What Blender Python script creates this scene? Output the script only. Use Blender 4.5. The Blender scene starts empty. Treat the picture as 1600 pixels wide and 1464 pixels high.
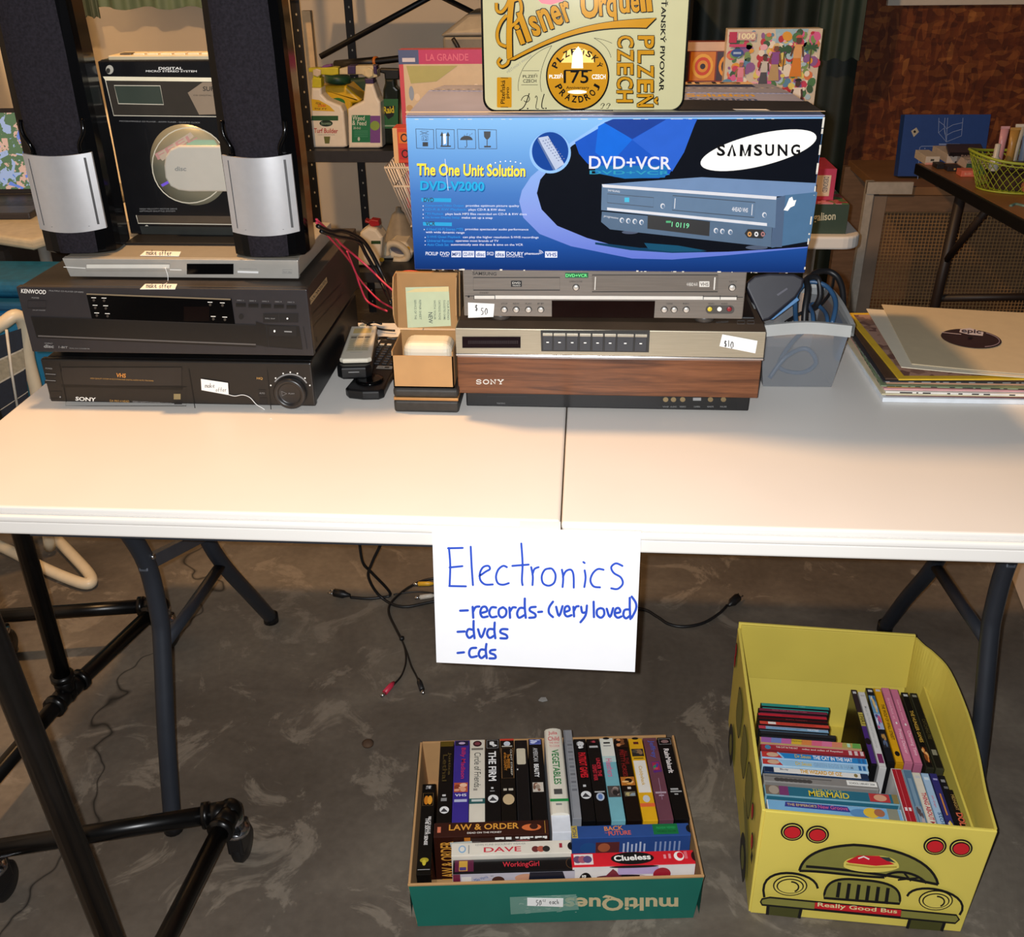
import bpy, bmesh, math, random
from mathutils import Vector, Matrix

random.seed(7)
SC = bpy.context.scene
COL = SC.collection

# ------------------------------------------------------------------ camera
CAM_LOC = Vector((0.0227617, -1.1219210, 1.4155498))
YAW, PITCH, ROLL, FPX = 0.0763832, 0.4877171, -0.0136576, 1556.53
_cy, _sy, _cp, _sp = math.cos(YAW), math.sin(YAW), math.cos(PITCH), math.sin(PITCH)
_f = Vector((-_sy * _cp, _cy * _cp, -_sp)); _r0 = Vector((_cy, _sy, 0)); _u0 = _r0.cross(_f)
_r = _r0 * math.cos(ROLL) + _u0 * math.sin(ROLL)
_u = -_r0 * math.sin(ROLL) + _u0 * math.cos(ROLL)
cd = bpy.data.cameras.new('camera'); cam = bpy.data.objects.new('camera', cd); COL.objects.link(cam)
cam.matrix_world = Matrix(((_r.x, _u.x, -_f.x, CAM_LOC.x), (_r.y, _u.y, -_f.y, CAM_LOC.y),
                           (_r.z, _u.z, -_f.z, CAM_LOC.z), (0, 0, 0, 1)))
cd.sensor_fit = 'HORIZONTAL'; cd.sensor_width = 36; cd.lens = FPX * 36 / 1600
cd.clip_start = 0.02; cd.clip_end = 50
SC.camera = cam

# ------------------------------------------------------------------ light
w = bpy.data.worlds.new('world'); SC.world = w; w.use_nodes = True
w.node_tree.nodes['Background'].inputs[0].default_value = (0.9, 0.93, 1.0, 1)
w.node_tree.nodes['Background'].inputs[1].default_value = 0.035

def lamp(name, kind, loc, energy, color, size):
    l = bpy.data.lights.new(name, kind); l.energy = energy; l.color = color
    if kind == 'POINT': l.shadow_soft_size = size
    o = bpy.data.objects.new(name, l); o.location = loc; COL.objects.link(o); return o
# the phone's own flash, a little left of its lens
lamp('phone_flash', 'POINT', CAM_LOC + _r * -0.022 + _u * 0.008, 98, (0.97, 0.985, 1.0), 0.006)
# the warm garage bulb overhead
lamp('ceiling_bulb', 'POINT', (-0.70, 0.48, 2.5), 112, (1.0, 0.56, 0.23), 0.05)
# added spot without a visible source, brightens the pale back-left wall
sp = lamp('wall_fill_spot', 'SPOT', (-1.60, 2.35, 2.2), 210, (1.0, 0.64, 0.32), 0.05)
sp.data.spot_size = math.radians(54); sp.data.spot_blend = 0.45; sp.data.shadow_soft_size = 0.04
sp.rotation_euler = (Vector((-1.95, 3.3, 0.95)) - Vector((-1.60, 2.35, 2.2))).to_track_quat('-Z', 'Y').to_euler()

SC.view_settings.view_transform = 'Standard'; SC.view_settings.look = 'None'
SC.view_settings.gamma = 1.0; SC.view_settings.use_curve_mapping = False
SC.view_settings.exposure = 0.14

# ------------------------------------------------------------------ measuring on the photograph's planes
def ray(x, y): return _f + _r * ((x - 800) / FPX) - _u * ((y - 732) / FPX)
def onz(x, y, z): d = ray(x, y); return CAM_LOC + d * ((z - CAM_LOC.z) / d.z)
def ony(x, y, Y): d = ray(x, y); return CAM_LOC + d * ((Y - CAM_LOC.y) / d.y)
def onx(x, y, X): d = ray(x, y); return CAM_LOC + d * ((X - CAM_LOC.x) / d.x)
def K(x0, y0, s): return lambda x, y: (x0 + x / s, y0 + y / s)
K_A = K(690, 400, 2.857); K_B1 = K(620, 170, 4.706); K_B2 = K(930, 180, 4.324); K_T = K(740, 0, 4.706)
K_V = K(0, 350, 4); K_V2 = K(350, 330, 4); K_S = K(0, 0, 3.66); K_S2 = K(300, 0, 3.66)
K_G = K(630, 1120, 3.3333); K_G1 = K(640, 1130, 5.42); K_G2 = K(860, 1130, 5.42)
K_Y = K(1120, 960, 2.904); K_Y2 = K(1170, 1060, 4.571); K_SG = K(450, 800, 2)
K_D = K(1400, 150, 7.32); K_SH = K(440, 0, 5.63); K_P = K(940, 0, 3.485); K_P1 = K(600, 0, 3.486)
K_LP = K(1150, 330, 3.556); K_BIN = K(1130, 400, 6.657); K_R = K(500, 480, 6.667); K_J = K(480, 240, 6.1)
K_F = K(0, 800, 2.204); K_BG = K(1240, 0, 3.486); K_1 = lambda x, y: (x, y)

# ------------------------------------------------------------------ materials
def lin(h):
    h = h.lstrip('#'); o = []
    for i in (0, 2, 4):
        c = int(h[i:i + 2], 16) / 255
        o.append(c / 12.92 if c <= 0.04045 else ((c + 0.055) / 1.055) ** 2.4)
    return (*o, 1)
_mats = {}
def base(name):
    m = bpy.data.materials.new(name); m.use_nodes = True; n = m.node_tree
    return m, n, n.nodes['Principled BSDF']
def tex(n, kind, scale, stretch=None, coord='Object', **kw):
    tc = n.nodes.new('ShaderNodeTexCoord'); t = n.nodes.new(kind); t.inputs['Scale'].default_value = scale
    mp = n.nodes.new('ShaderNodeMapping'); mp.inputs['Scale'].default_value = stretch or (1, 1, 1)
    n.links.new(tc.outputs[coord], mp.inputs[0]); n.links.new(mp.outputs[0], t.inputs['Vector'])
    for k, v in kw.items(): t.inputs[k].default_value = v
    return t
def ramp(n, fac, stops):
    r = n.nodes.new('ShaderNodeValToRGB'); e = r.color_ramp.elements
    while len(e) < len(stops): e.new(0.5)
    for el, (p, c) in zip(e, stops): el.position = p; el.color = c
    n.links.new(fac, r.inputs[0]); return r
def mix(n, fac, a, b, mode='MIX'):
    x = n.nodes.new('ShaderNodeMix'); x.data_type = 'RGBA'; x.blend_type = mode
    for s, i in ((fac, 0), (a, 6), (b, 7)):
        if hasattr(s, 'is_linked'): n.links.new(s, x.inputs[i])
        else: x.inputs[i].default_value = s
    return x.outputs[2]
def bump(n, b, h, strength, dist=0.002):
    k = n.nodes.new('ShaderNodeBump'); k.inputs['Strength'].default_value = strength; k.inputs['Distance'].default_value = dist
    n.links.new(h, k.inputs['Height']); n.links.new(k.outputs[0], b.inputs['Normal'])
def mat(h, rough=0.5, metal=0.0, var=0.08, scale=40, bmp=0.0, coat=0.0, spec=0.5, stretch=None):
    key = (h, rough, metal, var, scale, bmp, coat, spec, stretch)
    if key in _mats: return _mats[key]
    m, n, b = base('surface_' + h.strip('#'))
    c = lin(h); t = tex(n, 'ShaderNodeTexNoise', scale, stretch)
    lo = (*[v * (1 - var) for v in c[:3]], 1); hi = (*[min(1, v * (1 + var)) for v in c[:3]], 1)
    r = ramp(n, t.outputs['Fac'], [(0.3, lo), (0.7, hi)]); n.links.new(r.outputs[0], b.inputs['Base Color'])
    b.inputs['Roughness'].default_value = rough; b.inputs['Metallic'].default_value = metal
    b.inputs['Coat Weight'].default_value = coat; b.inputs['Specular IOR Level'].default_value = spec
    if bmp: bump(n, b, t.outputs['Fac'], bmp)
    _mats[key] = m; return m
def ink(h, rough=0.45): return mat(h, rough, var=0.03, scale=60)
BLK = ink('101012'); WHT = ink('f2f0ea'); GRY = ink('8c8c8c'); RED = ink('d0182a'); YEL = ink('f2d21a')

def gradient_mat(name, stops, z0, z1, rough=0.35, coord_axis='Z'):
    m, n, b = base(name); tc = n.nodes.new('ShaderNodeTexCoord'); sp = n.nodes.new('ShaderNodeSeparateXYZ')
    mr = n.nodes.new('ShaderNodeMapRange'); mr.inputs[1].default_value = z0; mr.inputs[2].default_value = z1
    n.links.new(tc.outputs['Object'], sp.inputs[0]); n.links.new(sp.outputs[coord_axis], mr.inputs[0])
    r = ramp(n, mr.outputs[0], [(p, lin(c)) for p, c in stops]); n.links.new(r.outputs[0], b.inputs['Base Color'])
    b.inputs['Roughness'].default_value = rough; return m
def walnut():
    m, n, b = base('walnut_veneer')
    t = tex(n, 'ShaderNodeTexNoise', 9, (0.55, 3, 9), Detail=6.0, Distortion=0.8)
    w_ = tex(n, 'ShaderNodeTexNoise', 60, (0.5, 4, 10), Detail=3.0)
    r = ramp(n, t.outputs['Fac'], [(0.3, lin('47240f')), (0.5, lin('744426')), (0.72, lin('8a5534'))])
    g = ramp(n, w_.outputs['Fac'], [(0.35, (0.75, 0.75, 0.75, 1)), (0.65, (1, 1, 1, 1))])
    n.links.new(mix(n, 1.0, r.outputs[0], g.outputs[0], 'MULTIPLY'), b.inputs['Base Color'])
    b.inputs['Roughness'].default_value = 0.38; return m
def osb():
    m, n, b = base('oriented_strand_board')
    v = tex(n, 'ShaderNodeTexVoronoi', 55, (1.0, 1.0, 0.32)); v2 = tex(n, 'ShaderNodeTexVoronoi', 60, (0.4, 1, 1.0))
    for q_, an in ((v, 0.6), (v2, -0.5)): q_.inputs['Vector'].links[0].from_node.inputs['Rotation'].default_value = (0, an, 0)
    ns = tex(n, 'ShaderNodeTexNoise', 6, Detail=5.0)
    r = ramp(n, v.outputs['Color'], [(0.1, lin('421a0d')), (0.55, lin('6c3216')), (0.85, lin('985628')), (0.97, lin('d0934c'))])
    r2 = ramp(n, v2.outputs['Color'], [(0.2, lin('522310')), (0.6, lin('773a18')), (0.95, lin('ac6a32'))])
    x = mix(n, ns.outputs['Fac'], r.outputs[0], r2.outputs[0]); n.links.new(x, b.inputs['Base Color'])
    b.inputs['Roughness'].default_value = 0.75; bump(n, b, v.outputs['Distance'], 0.3, 0.003); return m
def concrete():
    m, n, b = base('stained_concrete')
    a = tex(n, 'ShaderNodeTexNoise', 2.2, Detail=8.0, Roughness=0.62, Distortion=0.6)
    c = tex(n, 'ShaderNodeTexNoise', 60, Detail=4.0)
    e = tex(n, 'ShaderNodeTexNoise', 5.5, Detail=6.0, Roughness=0.7, Distortion=1.2)
    r = ramp(n, a.outputs['Fac'], [(0.3, lin('4b433a')), (0.5, lin('62594f')), (0.68, lin('797063'))])
    sp = ramp(n, e.outputs['Fac'], [(0.56, (0, 0, 0, 1)), (0.62, (0.5, 0.5, 0.5, 1))])
    x = mix(n, sp.outputs[0], r.outputs[0], lin('94897a'))
    g = ramp(n, c.outputs['Fac'], [(0.3, (0.82, 0.82, 0.82, 1)), (0.7, (1, 1, 1, 1))])
    x = mix(n, 1.0, x, g.outputs[0], 'MULTIPLY')
    # a meandering hairline crack that runs away from the camera on the left
    tc = n.nodes.new('ShaderNodeTexCoord'); s = n.nodes.new('ShaderNodeSeparateXYZ'); n.links.new(tc.outputs['Object'], s.inputs[0])
    nz = tex(n, 'ShaderNodeTexNoise', 3.0, Detail=3.0, Roughness=0.6)
    def mth(op, p, q):
        k = n.nodes.new('ShaderNodeMath'); k.operation = op
        for i, z in enumerate((p, q)):
            if hasattr(z, 'is_linked'): n.links.new(z, k.inputs[i])
            else: k.inputs[i].default_value = z
        return k.outputs[0]
    off = mth('MULTIPLY', mth('SUBTRACT', nz.outputs['Fac'], 0.5), 0.5)
    line = mth('ADD', mth('ADD', s.outputs['X'], off), mth('ADD', 0.93, mth('MULTIPLY', s.outputs['Y'], 0.04)))
    d = mth('ABSOLUTE', line, 0.0)
    cr = ramp(n, d, [(0.0, (0.12, 0.12, 0.12, 1)), (0.006, (1, 1, 1, 1))])
    x = mix(n, 1.0, x, cr.outputs[0], 'MULTIPLY')
    n.links.new(x, b.inputs['Base Color']); b.inputs['Roughness'].default_value = 0.62
    bump(n, b, c.outputs['Fac'], 0.15, 0.002); return m
def brushed(h, rough=0.35, metal=0.85):
    m, n, b = base('brushed_' + h); t = tex(n, 'ShaderNodeTexNoise', 30, (0.6, 1, 40), Detail=4.0); c = lin(h)
    r = ramp(n, t.outputs['Fac'], [(0.3, (*[v * 0.86 for v in c[:3]], 1)), (0.7, (*[min(1, v * 1.08) for v in c[:3]], 1))])
    n.links.new(r.outputs[0], b.inputs['Base Color']); b.inputs['Metallic'].default_value = metal; b.inputs['Roughness'].default_value = rough
    return m
def clear_plastic(h, alpha, rough=0.35):
    m, n, b = base('frosted_plastic'); t = tex(n, 'ShaderNodeTexNoise', 18, Detail=3.0)
    r = ramp(n, t.outputs['Fac'], [(0.3, lin(h)), (0.7, (*[min(1, v * 1.12) for v in lin(h)[:3]], 1))])
    n.links.new(r.outputs[0], b.inputs['Base Color']); b.inputs['Roughness'].default_value = rough; b.inputs['Alpha'].default_value = alpha
    return m
def stripes_mat(name, ca, cb, scale, axis='Z', rough=0.6):
    m, n, b = base(name); t = n.nodes.new('ShaderNodeTexWave'); t.bands_direction = axis; t.inputs['Scale'].default_value = scale
    tc = n.nodes.new('ShaderNodeTexCoord'); n.links.new(tc.outputs['Object'], t.inputs['Vector'])
    r = ramp(n, t.outputs['Fac'], [(0.3, lin(ca)), (0.7, lin(cb))]); n.links.new(r.outputs[0], b.inputs['Base Color'])
    b.inputs['Roughness'].default_value = rough; return m
def blotch_mat(name, cols, scale, rough=0.4, emit=0.0, soft=0.35):
    m, n, b = base(name); t = tex(n, 'ShaderNodeTexVoronoi', scale); k = len(cols)
    t2 = tex(n, 'ShaderNodeTexNoise', scale * 0.8, Detail=5.0)
    x = mix(n, soft, t.outputs['Color'], t2.outputs['Color'])
    r = ramp(n, x, [(0.18 + 0.6 * i / max(1, k - 1), lin(c)) for i, c in enumerate(cols)]); r.color_ramp.interpolation = 'CONSTANT'
    n.links.new(r.outputs[0], b.inputs['Base Color']); b.inputs['Roughness'].default_value = rough
    if emit:
        n.links.new(r.outputs[0], b.inputs['Emission Color']); b.inputs['Emission Strength'].default_value = emit
    return m

# ------------------------------------------------------------------ mesh builder
class MB:
    def __init__(s): s.v = []; s.f = []; s.fm = []; s.fs = []; s.mats = []
    def mi(s, m):
        if m not in s.mats: s.mats.append(m)
        return s.mats.index(m)
    def add(s, vs, fs, m, smooth=False):
        o = len(s.v); i = s.mi(m); s.v += [Vector(p) for p in vs]
        for f in fs: s.f.append([k + o for k in f]); s.fm.append(i); s.fs.append(smooth)
    def bm(s, b, m, M=None, smooth=False):
        b.verts.index_update()
        vs = [(M @ v.co) if M else v.co.copy() for v in b.verts]
        s.add(vs, [[v.index for v in f.verts] for f in b.faces], m, smooth); b.free()
    def hexa(s, p, m, bev=0.0, seg=2):            # p: 4 bottom points, 4 top points
        b = bmesh.new(); v = [b.verts.new(q) for q in p]
        for f in ((3, 2, 1, 0), (4, 5, 6, 7), (0, 1, 5, 4), (1, 2, 6, 5), (2, 3, 7, 6), (3, 0, 4, 7)): b.faces.new([v[i] for i in f])
        bmesh.ops.recalc_face_normals(b, faces=b.faces[:])
        if bev: bmesh.ops.bevel(b, geom=b.edges[:], offset=bev, segments=seg, affect='EDGES', profile=0.5)
        s.bm(b, m, smooth=False)
    def box(s, x0, x1, y0, y1, z0, z1, m, bev=0.0, seg=2):
        s.hexa([(x0, y0, z0), (x1, y0, z0), (x1, y1, z0), (x0, y1, z0), (x0, y0, z1), (x1, y0, z1), (x1, y1, z1), (x0, y1, z1)], m, bev, seg)
    def obox(s, F, u0, u1, v0, v1, d0, d1, m, bev=0.0, seg=2):   # box on a face frame, d along its outward normal
        s.hexa([F.at(u0, v0, d0), F.at(u1, v0, d0), F.at(u1, v1, d0), F.at(u0, v1, d0),
                F.at(u0, v0, d1), F.at(u1, v0, d1), F.at(u1, v1, d1), F.at(u0, v1, d1)], m, bev, seg)
    def tube(s, path, r, m, n=8, closed=False, sub=0):
        P = [Vector(p) for p in path]
        if sub: P = smooth_path(P, sub, closed)
        k = len(P); rs = r if isinstance(r, (list, tuple)) else [r] * k
        if len(rs) != k: rs = [rs[0]] * k
        T = []
        for i in range(k):
            a = P[i - 1] if (i or closed) else P[i]; c = P[(i + 1) % k] if (i < k - 1 or closed) else P[i]
            d = c - a; T.append(d.normalized() if d.length > 1e-9 else Vector((0, 0, 1)))
        up = Vector((0, 0, 1)) if abs(T[0].z) < 0.9 else Vector((1, 0, 0)); N = T[0].cross(up).normalized()
        vs = []
        for i in range(k):
            N = (N - T[i] * N.dot(T[i])); N = N.normalized() if N.length > 1e-6 else T[i].orthogonal().normalized()
            B = T[i].cross(N)
            for j in range(n):
                a = 2 * math.pi * j / n; vs.append(P[i] + (N * math.cos(a) + B * math.sin(a)) * rs[i])
        fs = []
        for i in range(k if closed else k - 1):
            for j in range(n):
                fs.append([i * n + j, i * n + (j + 1) % n, ((i + 1) % k) * n + (j + 1) % n, ((i + 1) % k) * n + j])
        if not closed: fs += [list(range(n))[::-1], [(k - 1) * n + j for j in range(n)]]
        s.add(vs, fs, m, True)
    def cyl(s, a, b, r, m, n=20, r2=None, bev=0.0):
        a = Vector(a); b = Vector(b); r2 = r if r2 is None else r2
        if bev: t = (b - a).normalized() * bev; s.tube([a, a + t * 0.001, a + t, b - t, b - t * 0.001, b], [0.001, r - bev, r, r2, r2 - bev, 0.001], m, n)
        else: s.tube([a, b], [r, r2], m, n)
    def lathe(s, c, prof, m, n=28, M=None):       # prof: (radius, height)
        vs = []; k = len(prof); c = Vector(c)
        for (r, z) in prof:
            for j in range(n):
                a = 2 * math.pi * j / n; p = Vector((r * math.cos(a), r * math.sin(a), z)); vs.append(c + (M @ p if M else p))
        fs = [[i * n + j, i * n + (j + 1) % n, (i + 1) * n + (j + 1) % n, (i + 1) * n + j] for i in range(k - 1) for j in range(n)]
        fs += [list(range(n))[::-1], [(k - 1) * n + j for j in range(n)]]
        s.add(vs, fs, m, True)
    def prism(s, F, pts, d0, d1, m, bev=0.0, seg=2, smooth=False):   # outline on a face frame, from depth d0 to d1 along the normal
        b = bmesh.new(); lo = [b.verts.new(F.at(u, v, d0)) for u, v in pts]; hi = [b.verts.new(F.at(u, v, d1)) for u, v in pts]
        k = len(pts); b.faces.new(lo[::-1]); b.faces.new(hi)
        for i in range(k): b.faces.new([lo[i], lo[(i + 1) % k], hi[(i + 1) % k], hi[i]])
        bmesh.ops.recalc_face_normals(b, faces=b.faces[:])
        if bev:
            ed = [e for e in b.edges if (e.verts[0] in lo) == (e.verts[1] in lo)]
            bmesh.ops.bevel(b, geom=ed, offset=bev, segments=seg, affect='EDGES', profile=0.5)
        s.bm(b, m, smooth=smooth)
    def grid(s, fn, nu, nv, m, smooth=True):
        vs = [fn(i / nu, j / nv) for j in range(nv + 1) for i in range(nu + 1)]
        fs = [[j * (nu + 1) + i, j * (nu + 1) + i + 1, (j + 1) * (nu + 1) + i + 1, (j + 1) * (nu + 1) + i] for j in range(nv) for i in range(nu)]
        s.add(vs, fs, m, smooth)
    def build(s, name, parent=None, kind=None, label=None, origin=None):
        if parent is not None: o = _wloc[parent.name]
        elif origin is not None: o = Vector(origin)
        else:
            xs = [p.x for p in s.v]; ys = [p.y for p in s.v]; zs = [p.z for p in s.v]
            o = Vector(((min(xs) + max(xs)) / 2, (min(ys) + max(ys)) / 2, min(zs)))
        me = bpy.data.meshes.new(name); me.from_pydata([p - o for p in s.v], [], s.f)
        for m in s.mats: me.materials.append(m)
        me.polygons.foreach_set('material_index', s.fm); me.polygons.foreach_set('use_smooth', s.fs); me.update()
        ob = bpy.data.objects.new(name, me); COL.objects.link(ob)
        if parent is not None: ob.parent = parent
        else: ob.location = o
        _wloc[ob.name] = o.copy()
        if kind: ob['kind'] = kind
        if label: ob['label'] = label
        return ob
_wloc = {}
def smooth_path(P, sub, closed=False):
    out = []; k = len(P)
    for i in range(k if closed else k - 1):
        a, b, c, d = (P[(i - 1) % k] if (i or closed) else P[i]), P[i], P[(i + 1) % k], (P[(i + 2) % k] if (i + 2 < k or closed) else P[(i + 1) % k])
        for j in range(sub):
            t = j / sub
            out.append(0.5 * ((2 * b) + (c - a) * t + (2 * a - 5 * b + 4 * c - d) * t * t + (3 * b - a - 3 * c + d) * t ** 3))
    if not closed: out.append(P[-1])
    return out
def thing(name, loc, label, cat, group=None):
    o = bpy.data.objects.new(name, None); o.empty_display_size = 0.02; o.location = loc; COL.objects.link(o)
    _wloc[o.name] = Vector(loc); return tag(o, label, cat, group)
def tag(o, label, cat, group=None, kind=None):
    o['label'] = label; o['category'] = cat
    if group: o['group'] = group
    if kind: o['kind'] = kind
    return o

# ------------------------------------------------------------------ flat printing on a real face
class Face:
    def __init__(s, O, U, V): s.O = Vector(O); s.U = Vector(U).normalized(); s.V = Vector(V).normalized(); s.N = s.U.cross(s.V).normalized()
    def at(s, u, v, e=0.0): return s.O + s.U * u + s.V * v + s.N * e
    def uv(s, x, y):
        d = ray(x, y); t = (s.O - CAM_LOC).dot(s.N) / d.dot(s.N); q = CAM_LOC + d * t - s.O; return (q.dot(s.U), q.dot(s.V))
_txt = {}
def text_mesh(body, bold):
    k = (body, bold)
    if k in _txt: return _txt[k]
    cu = bpy.data.curves.new('lettering', 'FONT'); cu.body = body; cu.resolution_u = 3; cu.offset = min(0.03, 0.018 * bold)
    ob = bpy.data.objects.new('lettering', cu); COL.objects.link(ob); dg = bpy.context.evaluated_depsgraph_get()
    me = bpy.data.meshes.new_from_object(ob.evaluated_get(dg))
    vs = [(p.co.x, p.co.y) for p in me.vertices]; fs = [list(p.vertices) for p in me.polygons]
    bpy.data.objects.remove(ob); bpy.data.curves.remove(cu); bpy.data.meshes.remove(me)
    x0 = min(p[0] for p in vs); x1 = max(p[0] for p in vs); y0 = min(p[1] for p in vs); y1 = max(p[1] for p in vs)
    vs = [((x - x0) / (x1 - x0), (y - y0) / (y1 - y0)) for x, y in vs]
    _txt[k] = (vs, fs); return _txt[k]
class Ink:
    """prints on face F of builder mb; points are given in the coordinates of conv (a close-up of the photograph) or in the face's own metres"""
    def __init__(s, mb, F, conv=None, step=0.0003): s.mb = mb; s.F = F; s.c = conv; s.step = step
    n = 0                                           # every stroke lies a hair above the one before it
    def add(s, vs, fs, m): s.mb.add(vs, fs, m); Ink.n = (Ink.n + 1) % 90
    def P(s, x, y, l):
        u, v = s.F.uv(*s.c(x, y)) if s.c else (x, y)
        return s.F.at(u, v, s.step * (l + Ink.n / 100))
    def poly(s, pts, m, l=1): s.add([s.P(x, y, l) for x, y in pts], [list(range(len(pts)))], m)
    def rect(s, x0, y0, x1, y1, m, l=1): s.poly([(x0, y0), (x1, y0), (x1, y1), (x0, y1)], m, l)
    def rrect(s, x0, y0, x1, y1, r, m, l=1): s.poly(rr(x0, y0, x1, y1, r), m, l)
    def ell(s, cx, cy, rx, ry, m, l=1, rot=0, n=28, a0=0, a1=360):
        s.poly([ept(cx, cy, rx, ry, rot, a0 + (a1 - a0) * i / n) for i in range(n if a1 - a0 >= 360 else n + 1)], m, l)
    def line(s, pts, wd, m, l=1, closed=False):
        k = len(pts); L = []; R = []
        for i in range(k):
            a = pts[i - 1] if (i or closed) else pts[i]; c = pts[(i + 1) % k] if (i < k - 1 or closed) else pts[i]
            dx, dy = c[0] - a[0], c[1] - a[1]; q = math.hypot(dx, dy) or 1
            nx, ny = -dy / q * wd / 2, dx / q * wd / 2; L.append((pts[i][0] + nx, pts[i][1] + ny)); R.append((pts[i][0] - nx, pts[i][1] - ny))
        vs = [s.P(x, y, l) for x, y in L + R]
        s.add(vs, [[i, (i + 1) % k, k + (i + 1) % k, k + i] for i in range(k if closed else k - 1)], m)
    def box(s, x0, y0, x1, y1, wd, m, l=1): s.line([(x0, y0), (x1, y0), (x1, y1), (x0, y1)], wd, m, l, True)
    def ring(s, cx, cy, rx, ry, wd, m, l=1, rot=0, a0=0, a1=360, n=32):
        full = a1 - a0 >= 360
        s.line([ept(cx, cy, rx, ry, rot, a0 + (a1 - a0) * i / n) for i in range(n if full else n + 1)], wd, m, l, full)
    def text(s, body, p0, p1, h, m, l=2, bold=0):   # baseline p0 to p1, letters h tall
        vs, fs = text_mesh(body, bold); dx, dy = p1[0] - p0[0], p1[1] - p0[1]; q = math.hypot(dx, dy)
        flip = -1 if s.c else 1; ux, uy = (dy / q * h, -dx / q * h) if s.c else (-dy / q * h, dx / q * h)
        s.add([s.P(p0[0] + dx * a + ux * b, p0[1] + dy * a + uy * b, l) for a, b in vs], fs, m)
    def arc_text(s, body, cx, cy, r, a0, a1, h, m, l=2, bold=0, inside=False):
        k = len(body)
        for i, ch in enumerate(body):
            if ch == ' ': continue
            a = math.radians(a0 + (a1 - a0) * (i + 0.5) / k); da = abs(math.radians((a1 - a0) / k)) * r * 0.4
            px, py = cx + r * math.cos(a), cy - r * math.sin(a)
            tx, ty = (math.sin(a), math.cos(a)) if a1 < a0 else (-math.sin(a), -math.cos(a))
            s.text(ch, (px - tx * da, py - ty * da), (px + tx * da, py + ty * da), h, m, l, bold)
def ept(cx, cy, rx, ry, rot, a):
    a = math.radians(a); x, y = rx * math.cos(a), ry * math.sin(a); r = math.radians(rot)
    return (cx + x * math.cos(r) - y * math.sin(r), cy + x * math.sin(r) + y * math.cos(r))
def rr(x0, y0, x1, y1, r, n=4):
    o = []
    for cx, cy, a in ((x1 - r, y1 - r, 0), (x0 + r, y1 - r, 90), (x0 + r, y0 + r, 180), (x1 - r, y0 + r, 270)):
        o += [(cx + r * math.cos(math.radians(a + 90 * i / n)), cy + r * math.sin(math.radians(a + 90 * i / n))) for i in range(n + 1)]
    return o

# ================================================================== setting
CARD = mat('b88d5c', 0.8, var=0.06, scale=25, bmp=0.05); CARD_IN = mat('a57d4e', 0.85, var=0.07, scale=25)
BLACKPL = mat('0b0b0d', 0.42, var=0.15, scale=80); BLACKGL = mat('050506', 0.14, var=0.1, scale=10, spec=0.22)
DARKMETAL = mat('2c3038', 0.45, 0.3, var=0.06, scale=30); CHROME = mat('c8c8cc', 0.18, 1.0, var=0.03, scale=20)
TAGPAPER = mat('f4f3f0', 0.6, var=0.02, scale=50); PENINK = ink('1a1a1e'); WHITEPL = mat('e4dcca', 0.4, var=0.03, scale=30)

b = MB(); b.box(-3.2, 3.2, -2.6, 3.6, -0.05, 0, concrete()); b.build('floor', kind='structure')
WALLM = mat('d2c8b8', 0.85, var=0.03, scale=4, bmp=0.02)
b = MB(); b.box(-2.1, 1.08, 3.3, 3.4, 0, 2.6, WALLM); b.build('wall_back', kind='structure')
b = MB(); b.box(-2.2, -2.1, -2.6, 3.4, 0, 2.6, WALLM); b.build('wall_left', kind='structure')
b = MB(); b.box(1.081, 3.1, 3.3, 3.4, 0, 2.6, osb()); b.build('wall_right', kind='structure')
b = MB()
q0 = ony(1387, 9, 3.27); q1 = ony(1610, 12, 3.27)
b.box(q0.x, 3.0, 3.272, 3.298, q0.z, q0.z + 0.3, mat('d8d0c4', 0.7, var=0.03), 0.002); b.build('trim_1', kind='structure')
# darker footing strip and base of back wall
b = MB(); b.box(-2.098, 1.08, 3.285, 3.299, 0, 0.1, mat('8f877c', 0.7)); b.build('baseboard_back', kind='structure')

# green tarps hanging in front of the walls
def cloth(name, x0, x1, y, z0, z1, m, label, folds=7, amp=0.02, slope=0.0, nu=60, group=None):
    b = MB()
    def fn(t):
        def f(i, j):
            x = x0 + (x1 - x0) * i
            d = amp * (math.sin(i * folds * 6.28) + 0.5 * math.sin(i * folds * 2.7 * 6.28 + 1))
            return Vector((x + slope * (1 - j), y + d * (1.15 - 0.4 * j) + t, z0 + (z1 - z0) * j + 0.006 * math.sin(i * 17) * (1 - j)))
        return f
    b.grid(fn(0), nu, 14, m); b.grid(fn(0.006), nu, 14, m)
    return tag(b.build(name), label, 'tarp', group)
TARP = mat('2a3a30', 0.62, var=0.15, scale=12, bmp=0.06); TARP2 = mat('1d2822', 0.6, var=0.2, scale=12)
xa = ony(1068, 60, 3.0).x; xb = ony(1345, 60, 3.0).x
cloth('tarp', xa, xb + 0.03, 3.12, 0.02, 2.3, TARP2, 'dark green tarp hanging to the floor behind the puzzle boxes', 3, 0.012, 0.0)
cloth('tarp', ony(1280, 50, 2.95).x, xb + 0.0, 2.98, ony(1300, 93, 2.98).z, 2.3, TARP, 'short grey-green tarp flap over the long dark tarp beside the floral puzzle', 1.3, 0.006)
cloth('tarp', ony(143, 10, 3.12).x, ony(330, 10, 3.12).x, 3.12, ony(200, 13, 3.12).z, 2.3, TARP, 'green tarp hem hanging over the pale wall between the two tall loudspeakers', 3, 0.012)
cloth('tarp', ony(112, 10, 3.0).x, ony(146, 10, 3.0).x, 3.04, ony(130, 27, 3.04).z, 2.3, TARP2, 'narrow olive tarp strip hanging beside the left loudspeaker', 2, 0.01)

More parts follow.
